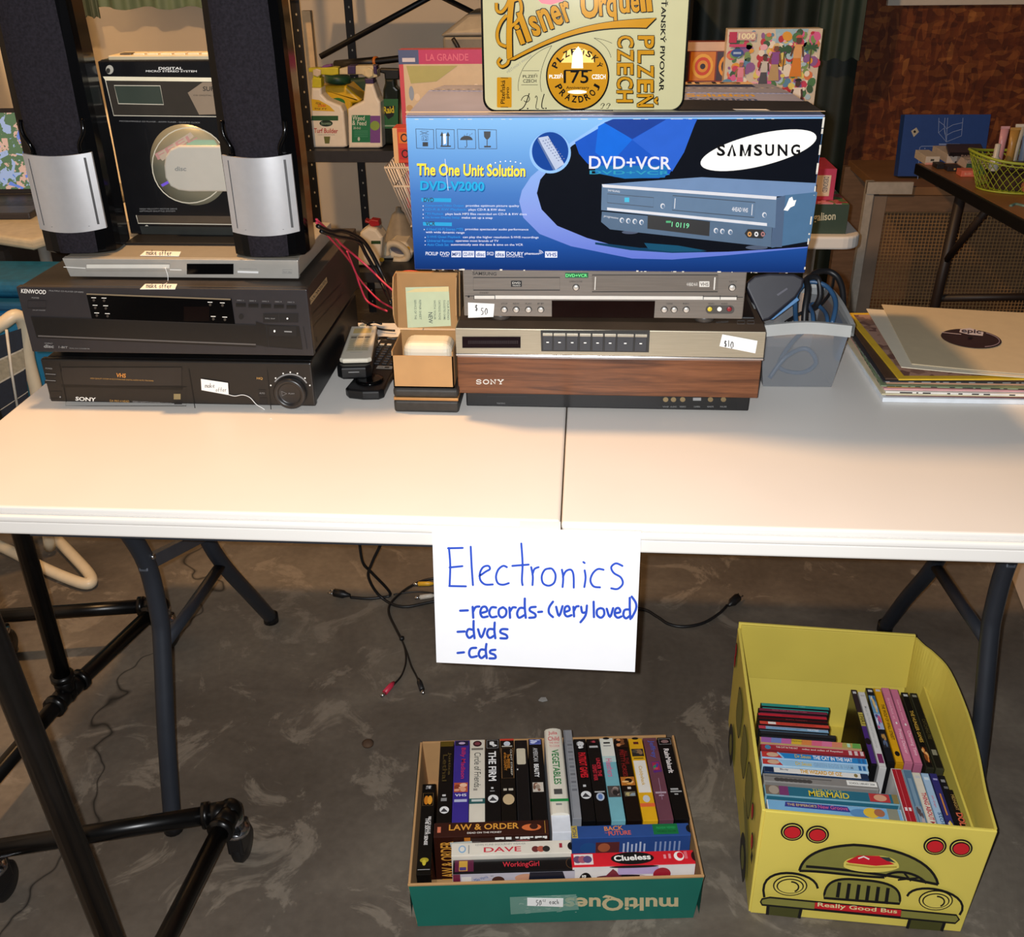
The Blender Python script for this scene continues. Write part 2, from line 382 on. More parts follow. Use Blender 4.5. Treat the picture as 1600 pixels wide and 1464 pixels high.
# ================================================================== the folding table
T = thing('folding_table', (0, 0.38, 0), 'long white plastic folding table that holds the electronics, fold seam in the middle', 'table')
TOPM = mat('e3dfd9', 0.38, var=0.015, scale=6, bmp=0.02)
def top_half(x0, x1, z):
    b = MB(); b.box(x0, x1, 0.004, 0.76, z - 0.012, z, TOPM, 0.004, 3)
    b.box(x0 + 0.0005, x1 - 0.0005, -0.002, 0.762, z - 0.022, z - 0.011, TOPM, 0.004, 3)
    b.box(x0 + 0.0005, x1 - 0.0005, 0.001, 0.759, z - 0.043, z - 0.020, TOPM, 0.004, 3)
    b.build('tabletop', T)
top_half(-0.915, -0.0008, 0.74); top_half(0.0008, 0.915, 0.7375)
b = MB(); b.box(-0.745, 0.84, 0.018, 0.045, 0.684, 0.6935, DARKMETAL, 0.002); b.box(-0.745, 0.84, 0.715, 0.74, 0.684, 0.6935, DARKMETAL, 0.002); b.build('rail', T)
for sx in (-1, 1):
    X = -0.695 if sx < 0 else 0.732
    def leg(pts, nm='leg'):
        b = MB(); b.tube([(X + dx * sx, y, z) for dx, y, z in pts], 0.0155, DARKMETAL, 14, sub=6)
        b.cyl((X + pts[-1][0] * sx, pts[-1][1], 0.0005), (X + pts[-1][0] * sx, pts[-1][1], 0.022), 0.0175, BLACKPL, 14); b.build(nm, T)
    dy = 0 if sx < 0 else 0.085
    leg([(0, 0.13, 0.684), (0, 0.185 + dy, 0.60), (0, 0.228 + dy, 0.50), (0, 0.232 + dy, 0.40), (0, 0.22 + dy, 0.34), (0, 0.165 + dy, 0.18), (0, 0.118 + dy, 0.012)])
    leg([(0, 0.63, 0.684), (0, 0.57 + dy * .5, 0.60), (0, 0.475 + dy, 0.46), (0, 0.475 + dy, 0.40), (0, 0.53 + dy * .8, 0.30), (0, 0.64 + dy * .7, 0.15), (0, 0.742 + dy * .5, 0.012)])
    b = MB(); F = Face((X, 0.215 + dy, 0.508), (0, 1, -0.38), (0, 0.38, 1)); b.obox(F, 0, 0.28, -0.012, 0.012, -0.008, 0.008, mat('4a4f58', 0.4, 0.4), 0.002); b.build('crossbar', T)
    b = MB(); b.tube([(X, 0.222 + dy, 0.335), (X, 0.35 + dy, 0.322), (X, 0.512 + dy, 0.308)], 0.011, DARKMETAL, 10); b.build('brace', T)
    b = MB(); b.cyl((X + 0.014, 0.222 + dy, 0.52), (X + 0.019, 0.222 + dy, 0.52), 0.005, CHROME, 10); b.build('rivet', T)

# hand-lettered sign
F = Face((-0.168, -0.012, 0.514), (1, 0, 0), (0, 0, 1)); b = MB()
PAP = mat('f1f1f4', 0.6, var=0.01, scale=30); BLU = ink('2a4fc0')
c4 = [F.uv(*p) for p in ((682, 1035), (992, 1050), (1002, 831), (675, 823))]
b.prism(F, c4, -0.0006, 0.0, PAP)
I = Ink(b, F, K_SG, 0.0002)
W = 6.5
def sm2(s):
    return [(p.x, p.y) for p in smooth_path([Vector((a, c, 0)) for a, c in s], 4)] if len(s) > 2 else s
def strokes(I, ls, w, m, l=1):
    for s in ls:
        s = sm2(s); I.line(s, w, m, l); [I.ell(p[0], p[1], w / 2, w / 2, m, l, n=8) for p in (s[0], s[-1])]
E1 = [[(503, 112), (507, 165), (505, 231)], [(500, 113), (546, 112)], [(505, 173), (545, 169)], [(504, 231), (556, 232)],
      [(571, 108), (574, 170), (578, 228)],
      [(598, 200), (618, 186), (631, 178), (626, 168), (610, 172), (600, 190), (601, 212), (616, 226), (640, 226)],
      [(684, 172), (672, 168), (657, 180), (650, 202), (656, 222), (672, 227), (690, 222)],
      [(729, 98), (733, 160), (731, 210), (733, 228)], [(701, 168), (752, 164)],
      [(760, 172), (765, 200), (764, 228)], [(764, 195), (770, 178), (783, 172)],
      [(820, 176), (803, 180), (793, 200), (797, 222), (815, 230), (832, 220), (836, 196), (826, 178), (815, 176)],
      [(856, 180), (860, 205), (858, 234)], [(859, 203), (868, 185), (884, 180), (892, 196), (893, 236)],
      [(927, 182), (930, 205), (926, 234)], [(923, 156), (927, 159)],
      [(986, 180), (968, 178), (952, 192), (945, 214), (955, 232), (975, 235)],
      [(1045, 168), (1025, 160), (1010, 172), (1018, 190), (1040, 204), (1046, 224), (1030, 240), (1010, 238)]]
strokes(I, E1, W, BLU)
E2 = [[(538, 308), (562, 307)], [(577, 296), (579, 330)], [(578, 312), (586, 297), (598, 295)],
      [(604, 315), (622, 309), (618, 296), (606, 298), (601, 314), (608, 328), (624, 326)],
      [(650, 298), (636, 298), (629, 314), (636, 328), (652, 326)],
      [(672, 297), (660, 304), (659, 320), (668, 329), (680, 322), (682, 306), (672, 297)],
      [(692, 298), (694, 330)], [(694, 310), (702, 298), (712, 298)],
      [(738, 300), (724, 300), (716, 316), (722, 330), (738, 322)], [(740, 270), (740, 300), (743, 330)],
      [(774, 296), (758, 298), (756, 308), (772, 318), (772, 328), (754, 330)], [(782, 312), (794, 311)],
      [(828, 280), (816, 298), (816, 316), (828, 328)], [(838, 296), (847, 325), (858, 294)],
      [(866, 312), (880, 306), (876, 294), (866, 298), (864, 316), (872, 326), (886, 322)],
      [(892, 296), (894, 326)], [(894, 308), (900, 296), (908, 294)], [(916, 296), (920, 314), (932, 312)], [(934, 292), (930, 322), (914, 344)],
      [(955, 280), (956, 328)], [(976, 300), (966, 306), (966, 322), (978, 330), (988, 320), (986, 304), (976, 300)],
      [(996, 302), (1006, 328), (1016, 300)], [(1022, 316), (1038, 312), (1034, 300), (1024, 303), (1021, 320), (1030, 330), (1042, 326)],
      [(1066, 304), (1052, 306), (1048, 322), (1056, 332), (1068, 324)], [(1068, 268), (1068, 300), (1070, 334)],
      [(1074, 264), (1087, 284), (1087, 304), (1074, 330)],
      [(530, 374), (552, 373)], [(578, 368), (564, 366), (558, 380), (566, 393), (578, 386)], [(580, 340), (580, 366), (583, 394)],
      [(594, 366), (604, 392), (616, 364)], [(642, 366), (628, 366), (622, 380), (630, 393), (644, 386)], [(646, 345), (645, 370), (648, 394)],
      [(686, 366), (668, 366), (664, 376), (682, 384), (684, 394), (664, 394)],
      [(530, 440), (550, 438)], [(588, 424), (572, 426), (566, 440), (572, 453), (590, 450)],
      [(614, 430), (602, 430), (596, 444), (604, 456), (616, 448)], [(620, 412), (618, 432), (621, 456)],
      [(648, 430), (634, 432), (632, 440), (646, 446), (648, 456), (630, 457)]]
strokes(I, E2, 7.5, BLU)

tag(b.build('paper_sign'), 'white paper sign with blue handwriting taped to the table front', 'sign')
b = MB(); F2 = Face((0, -0.0055, 0.70), (1, 0, 0), (0, 0, 1)); b.prism(F2, [F2.uv(*p) for p in ((812, 829), (876, 829), (876, 815), (812, 814))], 0, 0.0004, clear_plastic('f4f0e6', 0.55, 0.3))
tag(b.build('tape_strip'), 'clear tape strip over the top edge of the paper sign', 'tape')

# ================================================================== pipe racks
PIPE = mat('0d0c0c', 0.3, 0.4, var=0.3, scale=30, bmp=0.03)
def caster(par, x, y, z):
    b = MB(); b.cyl((x, y, z), (x, y, z - 0.035), 0.016, CHROME, 16); b.lathe((x, y, z - 0.047), [(0.010, 0), (0.023, 0.002), (0.023, 0.010), (0.012, 0.013)], CHROME, 22); st = b.build('caster', par)
    b = MB(); b.box(x - 0.014, x + 0.014, y - 0.02, y + 0.025, 0.035, z - 0.034, BLACKPL, 0.004); b.build('caster_fork', st)
    b = MB(); b.lathe((x - 0.009, y + 0.012, 0.034), [(0.006, -0.004), (0.028, -0.002), (0.034, 0.003), (0.034, 0.015), (0.028, 0.02), (0.006, 0.022)], BLACKPL, 24, Matrix.Rotation(math.pi / 2, 4, 'Y')); b.build('wheel', st)
def fit_(par, P, dirs, r=0.0205):
    b = MB(); P = Vector(P); b.lathe(P, [(0.002, -0.02), (0.014, -0.017), (0.0205, -0.006), (0.0205, 0.006), (0.014, 0.017), (0.002, 0.02)], PIPE, 16)
    for d in dirs:
        d = Vector(d).normalized(); b.cyl(P, P + d * 0.04, r * 0.93, PIPE, 16); b.cyl(P + d * 0.034, P + d * 0.046, r * 1.08, PIPE, 16)
    b.build('pipe_fitting', par)
def rack(label, elbow, left, lean, end, postxy):
    z = elbow[2]; R = thing('garment_rack', (postxy[0], postxy[1], 0), label, 'clothes rack', 'black pipe racks under the left end of the table')
    A = Vector(elbow); L = Vector(left); E_ = Vector(end); Pp = Vector((postxy[0], postxy[1], z))
    b = MB(); b.tube([A, L], 0.0155, PIPE, 14); b.build('foot_pipe', R)
    b = MB(); b.tube([A, Pp, E_], 0.0155, PIPE, 14); b.build('base_pipe', R)
    b = MB(); b.tube([Pp, Pp + Vector((lean, 0, 1.45))], 0.0165, PIPE, 14); b.build('post', R)
    fit_(R, A, [L - A, Pp - A]); fit_(R, Pp, [A - Pp, E_ - Pp, (0, 0, 1)])
    caster(R, A.x + 0.004, A.y, z); caster(R, L.x, L.y, z); caster(R, E_.x, E_.y, z)
rack('nearer black pipe rack, its corner wheel left of the box of tapes', (-0.553, 0.057, 0.12), (-0.925, -0.047, 0.12), -0.09, (-0.625, -0.72, 0.12), (-0.578, -0.285))
rack('farther black pipe rack, its post crossing the white chair tube', (-0.9, 0.631, 0.12), (-1.25, 0.57, 0.12), 0, (-1.03, -0.2, 0.12), (-0.972, 0.335))

# ================================================================== left stack of players
def feet(par, x0, x1, y0, y1, z0, z1, m=BLACKPL, r=0.018):
    for x in (x0 + 0.04, x1 - 0.04):
        for y in (y0 + 0.03, y1 - 0.04):
            b = MB(); b.cyl((x, y, z0), (x, y, z1 + 0.001), r, m, 20, bev=0.002); b.build('foot', par)
def tagstroke(I, x, y, s, what, m=PENINK, l=2, w=0.10):
    G = {'m': [[(0, 0), (0, 1)], [(0, .3), (.25, 0), (.4, .2), (.4, 1)], [(.4, .3), (.65, 0), (.8, .2), (.85, 1)]],
         'a': [[(.6, .1), (.2, .1), (0, .6), (.25, 1), (.6, .7), (.6, 0), (.7, 1)]], 'k': [[(0, -.7), (.05, 1)], [(.55, .1), (.1, .5), (.6, 1)]],
         'e': [[(0, .5), (.5, .4), (.4, 0), (.1, .1), (0, .6), (.25, 1), (.6, .85)]], 'o': [[(.3, 0), (0, .4), (.2, 1), (.55, .7), (.5, .1), (.3, 0)]],
         'f': [[(.6, -.6), (.3, -.7), (.2, 0), (.2, 1)], [(0, .15), (.5, .1)]], 'r': [[(0, 0), (.1, 1)], [(.1, .4), (.3, .05), (.55, .1)]],
         '$': [[(.6, -.4), (.1, -.4), (.05, .1), (.55, .3), (.5, .8), (0, .8)], [(.3, -.7), (.3, 1.1)]],
         '5': [[(.6, -.6), (.1, -.6), (.1, 0), (.5, .1), (.5, .8), (.05, 1)]], '0': [[(.3, -.6), (0, .2), (.25, 1), (.6, .5), (.55, -.4), (.3, -.6)]],
         '1': [[(.2, -.7), (.2, 1)]], 'c': [[(.6, .1), (.2, 0), (0, .5), (.25, 1), (.6, .9)]], 'h': [[(0, -.7), (.05, 1)], [(.05, .4), (.4, .1), (.5, 1)]],
         '|': [[(.4, -.3), (.2, 1.3)]]}
    for ch in what:
        if ch != ' ':
            for st in G[ch]: I.line([(x + p * s, y + q * s) for p, q in st], s * w * 1.7, m, l)
        x += s * (0.55 if ch in '1 ' else 0.95)

# --- bottom: black tape deck
V = thing('video_recorder', (-0.631, 0.51, 0.7405), 'black video recorder with round jog dial, bottom of the left stack', 'video recorder')
DKG = mat('1b1918', 0.38, var=0.1, scale=50); DKG2 = mat('242120', 0.35, var=0.08, scale=50); DKLINE = ink('050505'); GOLD = ink('b98d4c')
x0, x1, Y, z0, z1 = -0.857, -0.409, 0.336, 0.7465, 0.8225
b = MB(); b.box(x0 + 0.006, x1 - 0.002, Y + 0.012, 0.69, z0 + 0.002, z1, BLACKPL, 0.002); b.build('body', V)
F = Face((x0, Y, z0), (1, 0, 0), (0, 0, 1)); b = MB(); b.box(x0, x1, Y, Y + 0.013, z0, z1, DKG, 0.0025)
I = Ink(b, F, K_V)
I.rect(385, 895, 1135, 1010, DKG2, 1); I.box(385, 895, 1137, 1015, 5, DKLINE, 2); I.line([(385, 1008), (1140, 1030)], 14, DKLINE, 2)
I.box(412, 1018, 1165, 1135, 4, DKLINE, 2); I.line([(1180, 905), (1220, 1150)], 5, DKLINE, 2); I.line([(372, 870), (415, 1110)], 4, DKLINE, 2)
I.text('VHS', (727, 956), (787, 960), 26, ink('d08a3c'), 2, 1); I.text('HIGH QUALITY SYSTEM 4X ROTATION AND DIGITAL AUDIO AUTO TRACKING', (566, 968), (960, 984), 9, GOLD, 2)
I.text('SONY', (473, 1102), (600, 1108), 24, WHT, 2, 1.2); I.text('DA PRO 4 HEAD', (688, 1110), (808, 1114), 13, GOLD, 2); I.text('VIDEO CASSETTE RECORDER SLV-575UC', (828, 1114), (1072, 1126), 10, GRY, 2)
I.rect(1087, 1060, 1130, 1095, ink('8a7a55'), 2); I.rect(1090, 1112, 1138, 1126, BLK, 2)
for y in (935, 975): I.rect(280, y, 350, y + 20, BLK, 2); I.line([(285, y), (350, y + 4)], 3, GRY, 3)
I.text('POWER', (285, 905), (328, 908), 9, GRY, 2); I.box(312, 1045, 385, 1090, 3, BLK, 2); I.ell(378, 1080, 5, 5, GRY, 3)
I2 = Ink(b, F, K_V2)
I2.text('HQ', (205, 1052), (242, 1054), 16, GOLD, 2, 1); I2.rect(215, 1115, 260, 1160, BLK, 2); I2.rect(222, 1165, 270, 1205, BLK, 2)
I2.text('AUTO', (222, 1140), (255, 1142), 10, GRY, 3); I2.text('DUAL MODE SHUTTLE', (370, 1236), (498, 1242), 9, GRY, 2)
I2.ring(415, 1130, 118, 112, 8, GRY, 2, a0=215, a1=330); I2.line([(270, 990), (295, 1240)], 5, DKLINE, 2)
for a in (200, 225, 250, 270, 290, 315, 340): x, y = ept(415, 1130, 130, 124, 0, a); I2.ell(x, y, 5, 5, WHT, 2, n=8)
Vp = b.build('front_panel', V)
u, v = F.uv(*K_V2(418, 1130)); c = F.at(u, v)
b = MB(); M = Matrix.Rotation(math.pi / 2, 4, 'X'); b.lathe(c, [(0.0265, -0.001), (0.0265, 0.008), (0.024, 0.0105), (0.0195, 0.0105), (0.0185, 0.007), (0.016, 0.006), (0.002, 0.006)], DKG2, 40, M)
F3 = Face(c + Vector((0, -0.0064, 0)), (1, 0, 0), (0, 0, 1)); I3 = Ink(b, F3); I3.line([(-.013, -.004), (-.013, .004), (-.005, 0)], 0.0008, GRY, 1, True); I3.text('PLAY', (-0.002, -0.001), (0.008, -0.001), 0.0024, GRY, 1)
b.build('jog_dial', Vp)
feet(V, x0, x1, Y + 0.02, 0.69, 0.7405, 0.748, DKG2, 0.022)
b = MB(); I = Ink(b, F, K_V, 0.0009); I.poly([(1258, 965), (1427, 990), (1432, 1066), (1262, 1035)], TAGPAPER, 2)
I.step = 0.0005; tagstroke(I, 1285, 1003, 17, 'make', l=4); tagstroke(I, 1352, 1030, 15, 'offer', l=4); Vt = b.build('price_tag', V, label='white price tag reading make offer')
b = MB(); pth = [F.at(*F.uv(*K_V2(x, y)), 0.002) for x, y in ((30, 1143), (70, 1152), (120, 1145), (165, 1162), (205, 1205), (250, 1232), (280, 1262))]
pth.append(Vector(onz(*K_V2(295, 1298), 0.742))); b.tube(pth, 0.0006, TAGPAPER, 6, sub=4); b.build('tag_string', Vt, label='white thread hanging from the price tag')

# --- middle: black disc changer
Kw = thing('disc_changer', (-0.634, 0.52, 0.8235), 'wide charcoal disc changer in the middle of the left stack, under the silver player', 'CD player')
x0, x1, Y, z0, z1 = -0.868, -0.403, 0.338, 0.834, 0.943
CH = mat('29272a', 0.4, var=0.06, scale=60); CH2 = mat('131212', 0.35, var=0.08, scale=60); SIDE = mat('241d17', 0.5, var=0.2, scale=14)
b = MB(); b.box(x0 + 0.004, x1 - 0.001, Y + 0.012, 0.71, z0 + 0.003, z1, mat('2e2721', 0.5, var=0.2, scale=14), 0.0015)
Fs = Face((x1 - 0.001, Y, z0), (0, 1, 0), (0, 0, 1)); I = Ink(b, Fs, K_V2)
I.poly([(533, 545), (640, 410), (645, 445), (540, 585)], ink('a58f6a'), 1); I.text('R16-3420-05', (541, 570), (640, 438), 14, BLK, 2)
I.line([(555, 640), (720, 465)], 6, BLK, 1); I.line([(560, 720), (735, 520)], 6, BLK, 1); I.ell(585, 800, 8, 18, BLK, 1)
b.build('body', Kw)
F = Face((x0, Y, z0), (1, 0, 0), (0, 0, 1)); b = MB(); b.box(x0, x1, Y, Y + 0.013, z0, z1, CH, 0.0015)
I = Ink(b, F, K_V)
I.text('KENWOOD', (133, 430), (288, 438), 26, WHT, 2, 0.6); I.text('MULTIPLE CD PLAYER DP-R893', (308, 420), (522, 430), 9, GRY, 2)
I.box(175, 478, 288, 525, 4, BLK, 2); I.text('POWER', (200, 464), (246, 466), 9, GRY, 2); I.text('ON OFF STANDBY', (205, 540), (286, 542), 6, GRY, 2)
I.poly([(540, 432), (1447, 465), (1470, 625), (578, 600)], BLACKGL, 2); I.line([(542, 436), (1442, 470)], 9, ink('776a55'), 3)
I.rect(1150, 515, 1310, 605, ink('0c0505', 0.15), 3)
for x, y in ((588, 475), (652, 477), (597, 522), (663, 525), (607, 570), (674, 574), (1315, 503), (1392, 507), (1335, 592), (1407, 596)):
    I.ell(x, y, 8, 9, ink('3a3530'), 3, n=12); I.line([(x - 16, y - 16), (x + 14, y - 15)], 4, WHT, 3)
I.poly([(195, 582), (1600, 632), (1600, 770), (232, 710)], CH2, 2); I.line([(195, 580), (600, 594), (1600, 632)], 7, BLK, 3); I.line([(240, 698), (1600, 752)], 9, ink('5a5654'), 3)
I.text('COMPACT', (280, 748), (330, 750), 8, GRY, 2); I.text('disc', (275, 772), (338, 774), 20, GRY, 2, 1.5); I.text('1-BIT', (368, 774), (424, 777), 13, GRY, 2, 0.5); I.text('DUAL D/A CONVERTER', (436, 778), (562, 782), 6, GRY, 2)
I2 = Ink(b, F, K_V2)
I2.poly([(200, 688), (262, 708), (272, 848), (200, 835)], CH2, 2)
for i, x in enumerate((105, 183, 262, 342, 421)):
    y = 585 + i * 3; I2.rect(x - 30, y - 12, x + 32, y + 14, BLK, 2); I2.rect(x - 29, y - 12, x + 31, y + 6, CH2, 3); I2.text('DISC %d' % (i + 1), (x - 22, y - 26), (x + 18, y - 25), 7, GRY, 2)
I2.rect(245, 638, 465, 695, BLK, 2); I2.line([(342, 640), (346, 692)], 3, CH, 3); I2.text('DISC SKIP', (258, 672), (320, 674), 7, GRY, 3); I2.ell(397, 670, 6, 6, WHT, 3, n=8); I2.ell(108, 658, 15, 18, BLK, 2)
I2.poly([(268, 708), (470, 718), (492, 862), (282, 845)], CH2, 2); I2.line([(268, 706), (275, 850)], 7, BLK, 3); I2.line([(282, 846), (492, 862)], 5, BLK, 3)
I2.rect(282, 716, 455, 778, BLK, 3); I2.ell(317, 748, 6, 8, WHT, 4, n=8); I2.line([(378, 750), (425, 752)], 7, GRY, 4); I2.line([(496, 720), (520, 862)], 4, BLK, 3)
b.build('front_panel', Kw)
feet(Kw, x0, x1, Y + 0.02, 0.70, 0.8235, 0.836)
# --- top: slim silver player
Ph = thing('dvd_player', (-0.615, 0.49, 0.944), 'slim silver disc player under the two tall loudspeakers', 'DVD player')
x0, x1, Y, z0, z1 = -0.806, -0.424, 0.381, 0.950, 0.9775
SILV = mat('b3b0a9', 0.35, 0.35, var=0.03, scale=60); SILV2 = mat('a39b8d', 0.4, 0.3, var=0.03, scale=60)
b = MB(); b.box(x0 + 0.002, x1 - 0.002, Y + 0.006, 0.615, z0, z1, SILV2, 0.0015); b.build('body', Ph)
F = Face((x0, Y, z0), (1, 0, 0), (0, 0, 1)); b = MB()
b.hexa([(x0 + 0.005, Y + 0.003, z0 - 0.004), (x1 - 0.003, Y + 0.003, z0 - 0.004), (x1 - 0.003, Y + 0.012, z0 - 0.004), (x0 + 0.005, Y + 0.012, z0 - 0.004),
        (x0, Y, z1 - 0.001), (x1, Y, z1 - 0.001), (x1, Y + 0.012, z1), (x0, Y + 0.012, z1)], SILV, 0.001)
F = Face((x0, Y - 0.0002, z0), (1, 0, 0), (0, 0, 1)); I = Ink(b, F, K_V)
I.box(540, 250, 1062, 292, 4, ink('8b857b'), 1); I.rect(542, 252, 1060, 276, ink('d6d2c8'), 2); I.rect(1168, 248, 1460, 314, BLACKGL, 1); I.line([(398, 268), (535, 276)], 5, ink('e8e6df'), 1); I.line([(1062, 285), (1135, 287)], 5, ink('e8e6df'), 1); I.line([(1490, 297), (1600, 299)], 5, ink('e8e6df'), 1)
I2 = Ink(b, F, K_V2); I2.line([(85, 378), (215, 382)], 12, ink('d9d9d8'), 1); I2.box(366, 365, 425, 388, 2, ink('777777'), 1); I2.text('DivX Ultra', (370, 384), (422, 385), 10, ink('666666'), 1); I2.text('PROGRESSIVE SCAN', (95, 362), (205, 365), 6, ink('777777'), 1)
b.build('front_panel', Ph)
feet(Ph, x0 + 0.0, x1, Y + 0.01, 0.6, 0.944, 0.951, BLACKPL, 0.012)
# loose tags
def loose_tag(x0, y0, x1, y1, z, label, skew=(14, 0)):
    b = MB(); F = Face((0, 0, z), (1, 0, 0), (0, 1, 0)); pts = [F.uv(*p) for p in ((x0, y1), (x1 - skew[0] * 0.4, y1 + skew[1]), (x1, y0 + skew[1]), (x0 + skew[0], y0))]
    b.prism(F, pts, 0.0004, 0.0010, TAGPAPER); I = Ink(b, F, K_1, 0.0006)
    tagstroke(I, x0 + 10, y0 + 2, 4.6, 'make', l=2.3); tagstroke(I, x0 + 30, y0 + 3, 4.4, 'offer', l=2.3)
    return tag(b.build('price_tag'), label, 'price tag')
loose_tag(219, 393, 283, 400, 0.9778, 'white handwritten price tag lying on the slim silver player', (8, 1))
loose_tag(219, 444.5, 277, 452.5, 0.9433, 'white handwritten price tag lying on the charcoal disc changer', (8, 0))
b = MB(); b.tube([(ony(258, 444, 0.345)), ony(262, 440, 0.375), ony(262, 430, 0.379), ony(258, 418, 0.379)], 0.0005, TAGPAPER, 6, sub=4)
tag(b.build('tag_string'), 'thin white thread running up the silver player front from the tag below', 'string')

# --- micro stereo
St = thing('micro_stereo', (-0.62, 0.53, 0.9775), 'upright black micro stereo with a visible disc, between the two tall loudspeakers', 'stereo')
b = MB(); b.box(-0.735, -0.545, 0.456, 0.61, 0.9778, 0.982, BLACKPL, 0.0015); b.build('base', St)
bx = (-0.746, -0.507, 0.515, 0.59, 0.9823, 1.2565); BODY = mat('141416', 0.25, var=0.1, scale=30, coat=0.2)
b = MB(); b.box(*bx, BODY, 0.003); b.build('body', St)
F = Face((bx[0], bx[2], bx[4]), (1, 0, 0), (0, 0, 1)); b = MB(); b.obox(F, 0.0, bx[1] - bx[0], 0.0, bx[5] - bx[4] - 0.001, -0.001, 0.006, BODY, 0.002)
F = Face((bx[0], bx[2] - 0.006, bx[4]), (1, 0, 0), (0, 0, 1)); I = Ink(b, F, K_S); SILL = ink('c9c2b0')
I.text('DIGITAL', (908, 398), (1046, 398), 15, WHT, 2, 1); I.text('MICRO STEREO SYSTEM', (835, 412), (1126, 413), 11, WHT, 2, 0.5)
I.ell(628, 398, 22, 26, ink('b8b4a8', .3), 2); I.ell(620, 404, 12, 15, ink('3a3834', .3), 3); I.ell(840, 1300, 11, 14, ink('b8b4a8', .3), 2)
I.poly([(600, 455), (1330, 458), (1352, 660), (652, 655)], mat('4a443d', 0.2, 0.4, var=0.05), 2); I.line([(605, 460), (652, 660), (1352, 668)], 5, SILL, 3); I.poly([(590, 437), (1330, 445), (1330, 468), (604, 460)], ink('f0e6c8'), 3)
I.poly([(655, 488), (918, 490), (938, 597), (680, 592)], mat('3c443c', 0.25, var=0.03), 4); I.line([(655, 488), (918, 490), (938, 597), (680, 592)], 5, SILL, 5, True)
I.poly([(1075, 530), (1160, 470), (1340, 470), (1350, 650), (1140, 655)], ink('8c7a66'), 3); I.text('SUPER', (1162, 520), (1270, 520), 26, BLK, 4, 0.5); I.text('CD DIGITAL AUDIO', (1108, 548), (1280, 550), 8, BLK, 4)
I.text('PROGRAMMABLE CD PLAYER - AM/FM TUNER - QUARTZ CLOCK', (684, 697), (1146, 706), 9, GRY, 2); I.text('HIGH VELOCITY MOTOR DRIVE', (800, 1198), (1014, 1198), 8, GRY, 2); I.text('OPTIMUM SHUTTLE SYSTEM', (800, 1211), (1002, 1211), 8, GRY, 2)
I.poly([(780, 1230), (1400, 1236), (1404, 1284), (792, 1276)], mat('5f5448', 0.25, 0.4, var=0.06), 2); I.line([(780, 1230), (792, 1276), (1404, 1284)], 5, SILL, 3)
I.poly([(800, 1292), (1410, 1300), (1412, 1345), (812, 1338)], mat('2b2d2b', 0.3), 2)
b.build('front_panel', St)
u, v = F.uv(*K_S(1085, 945)); c = F.at(u, v)
b = MB(); b.lathe(c, [(0.018, 0.0008), (0.0645, 0.0008), (0.0645, 0.002), (0.018, 0.002)], mat('a8a690', 0.3, 0.5, var=0.1, scale=12), 56, Matrix.Rotation(math.pi / 2, 4, 'X'))
Fd = Face(c + Vector((0, -0.0021, 0)), (1, 0, 0), (0, 0, 1)); I = Ink(b, Fd, K_S)
I.poly([(895, 880), (1090, 755), (1110, 780), (930, 920)], ink('b9a894', 0.3), 1); I.text('FEEL', (905, 915), (1130, 790), 40, ink('b98a84', 0.3), 2, 0.6); I.poly([(1050, 830), (1110, 800), (1225, 800), (1245, 830)], ink('8fae94', 0.3), 1); I.poly([(920, 1055), (985, 1020), (990, 1035), (930, 1068)], ink('7a5ce0', 0.3), 1)
I.ring(1085, 945, 214, 216, 6, ink('cfc8b4', 0.3), 1)
b.build('disc', St)
b = MB(); Fd = Face(c + Vector((0, -0.003, 0)), (1, 0, 0), (0, 0, 1)); p = []
for x, y in ((1400, 828), (1030, 828), (985, 848), (955, 890), (948, 945), (955, 1010), (985, 1060), (1030, 1082), (1090, 1090), (1400, 1090)): p.append(Fd.uv(*K_S(x, y)))
b.prism(Fd, p, 0, 0.009, mat('c9c4b8', 0.35, 0.2, var=0.02), 0.003)
I = Ink(b, Face(Fd.at(0, 0, 0.009), (1, 0, 0), (0, 0, 1)), K_S); I.text('disc', (1000, 978), (1066, 978), 26, ink('8a8a86'), 1, 1.5); b.build('disc_cover', St)
b = MB(); b.box(bx[0] + 0.014, bx[1] - 0.014, bx[2] + 0.003, bx[3] - 0.006, bx[5] - 0.002, bx[5] + 0.006, mat('cdbf9f', 0.4, 0.2), 0.002)
for i in range(9): b.box(bx[0] + 0.03 + i * 0.022, bx[0] + 0.048 + i * 0.022, bx[2] + 0.012, bx[2] + 0.03, bx[5] + 0.005, bx[5] + 0.0085, mat('5a5144' if i in (0,) else 'd8ccb0', 0.4, 0.1), 0.001)
b.build('control_deck', St)

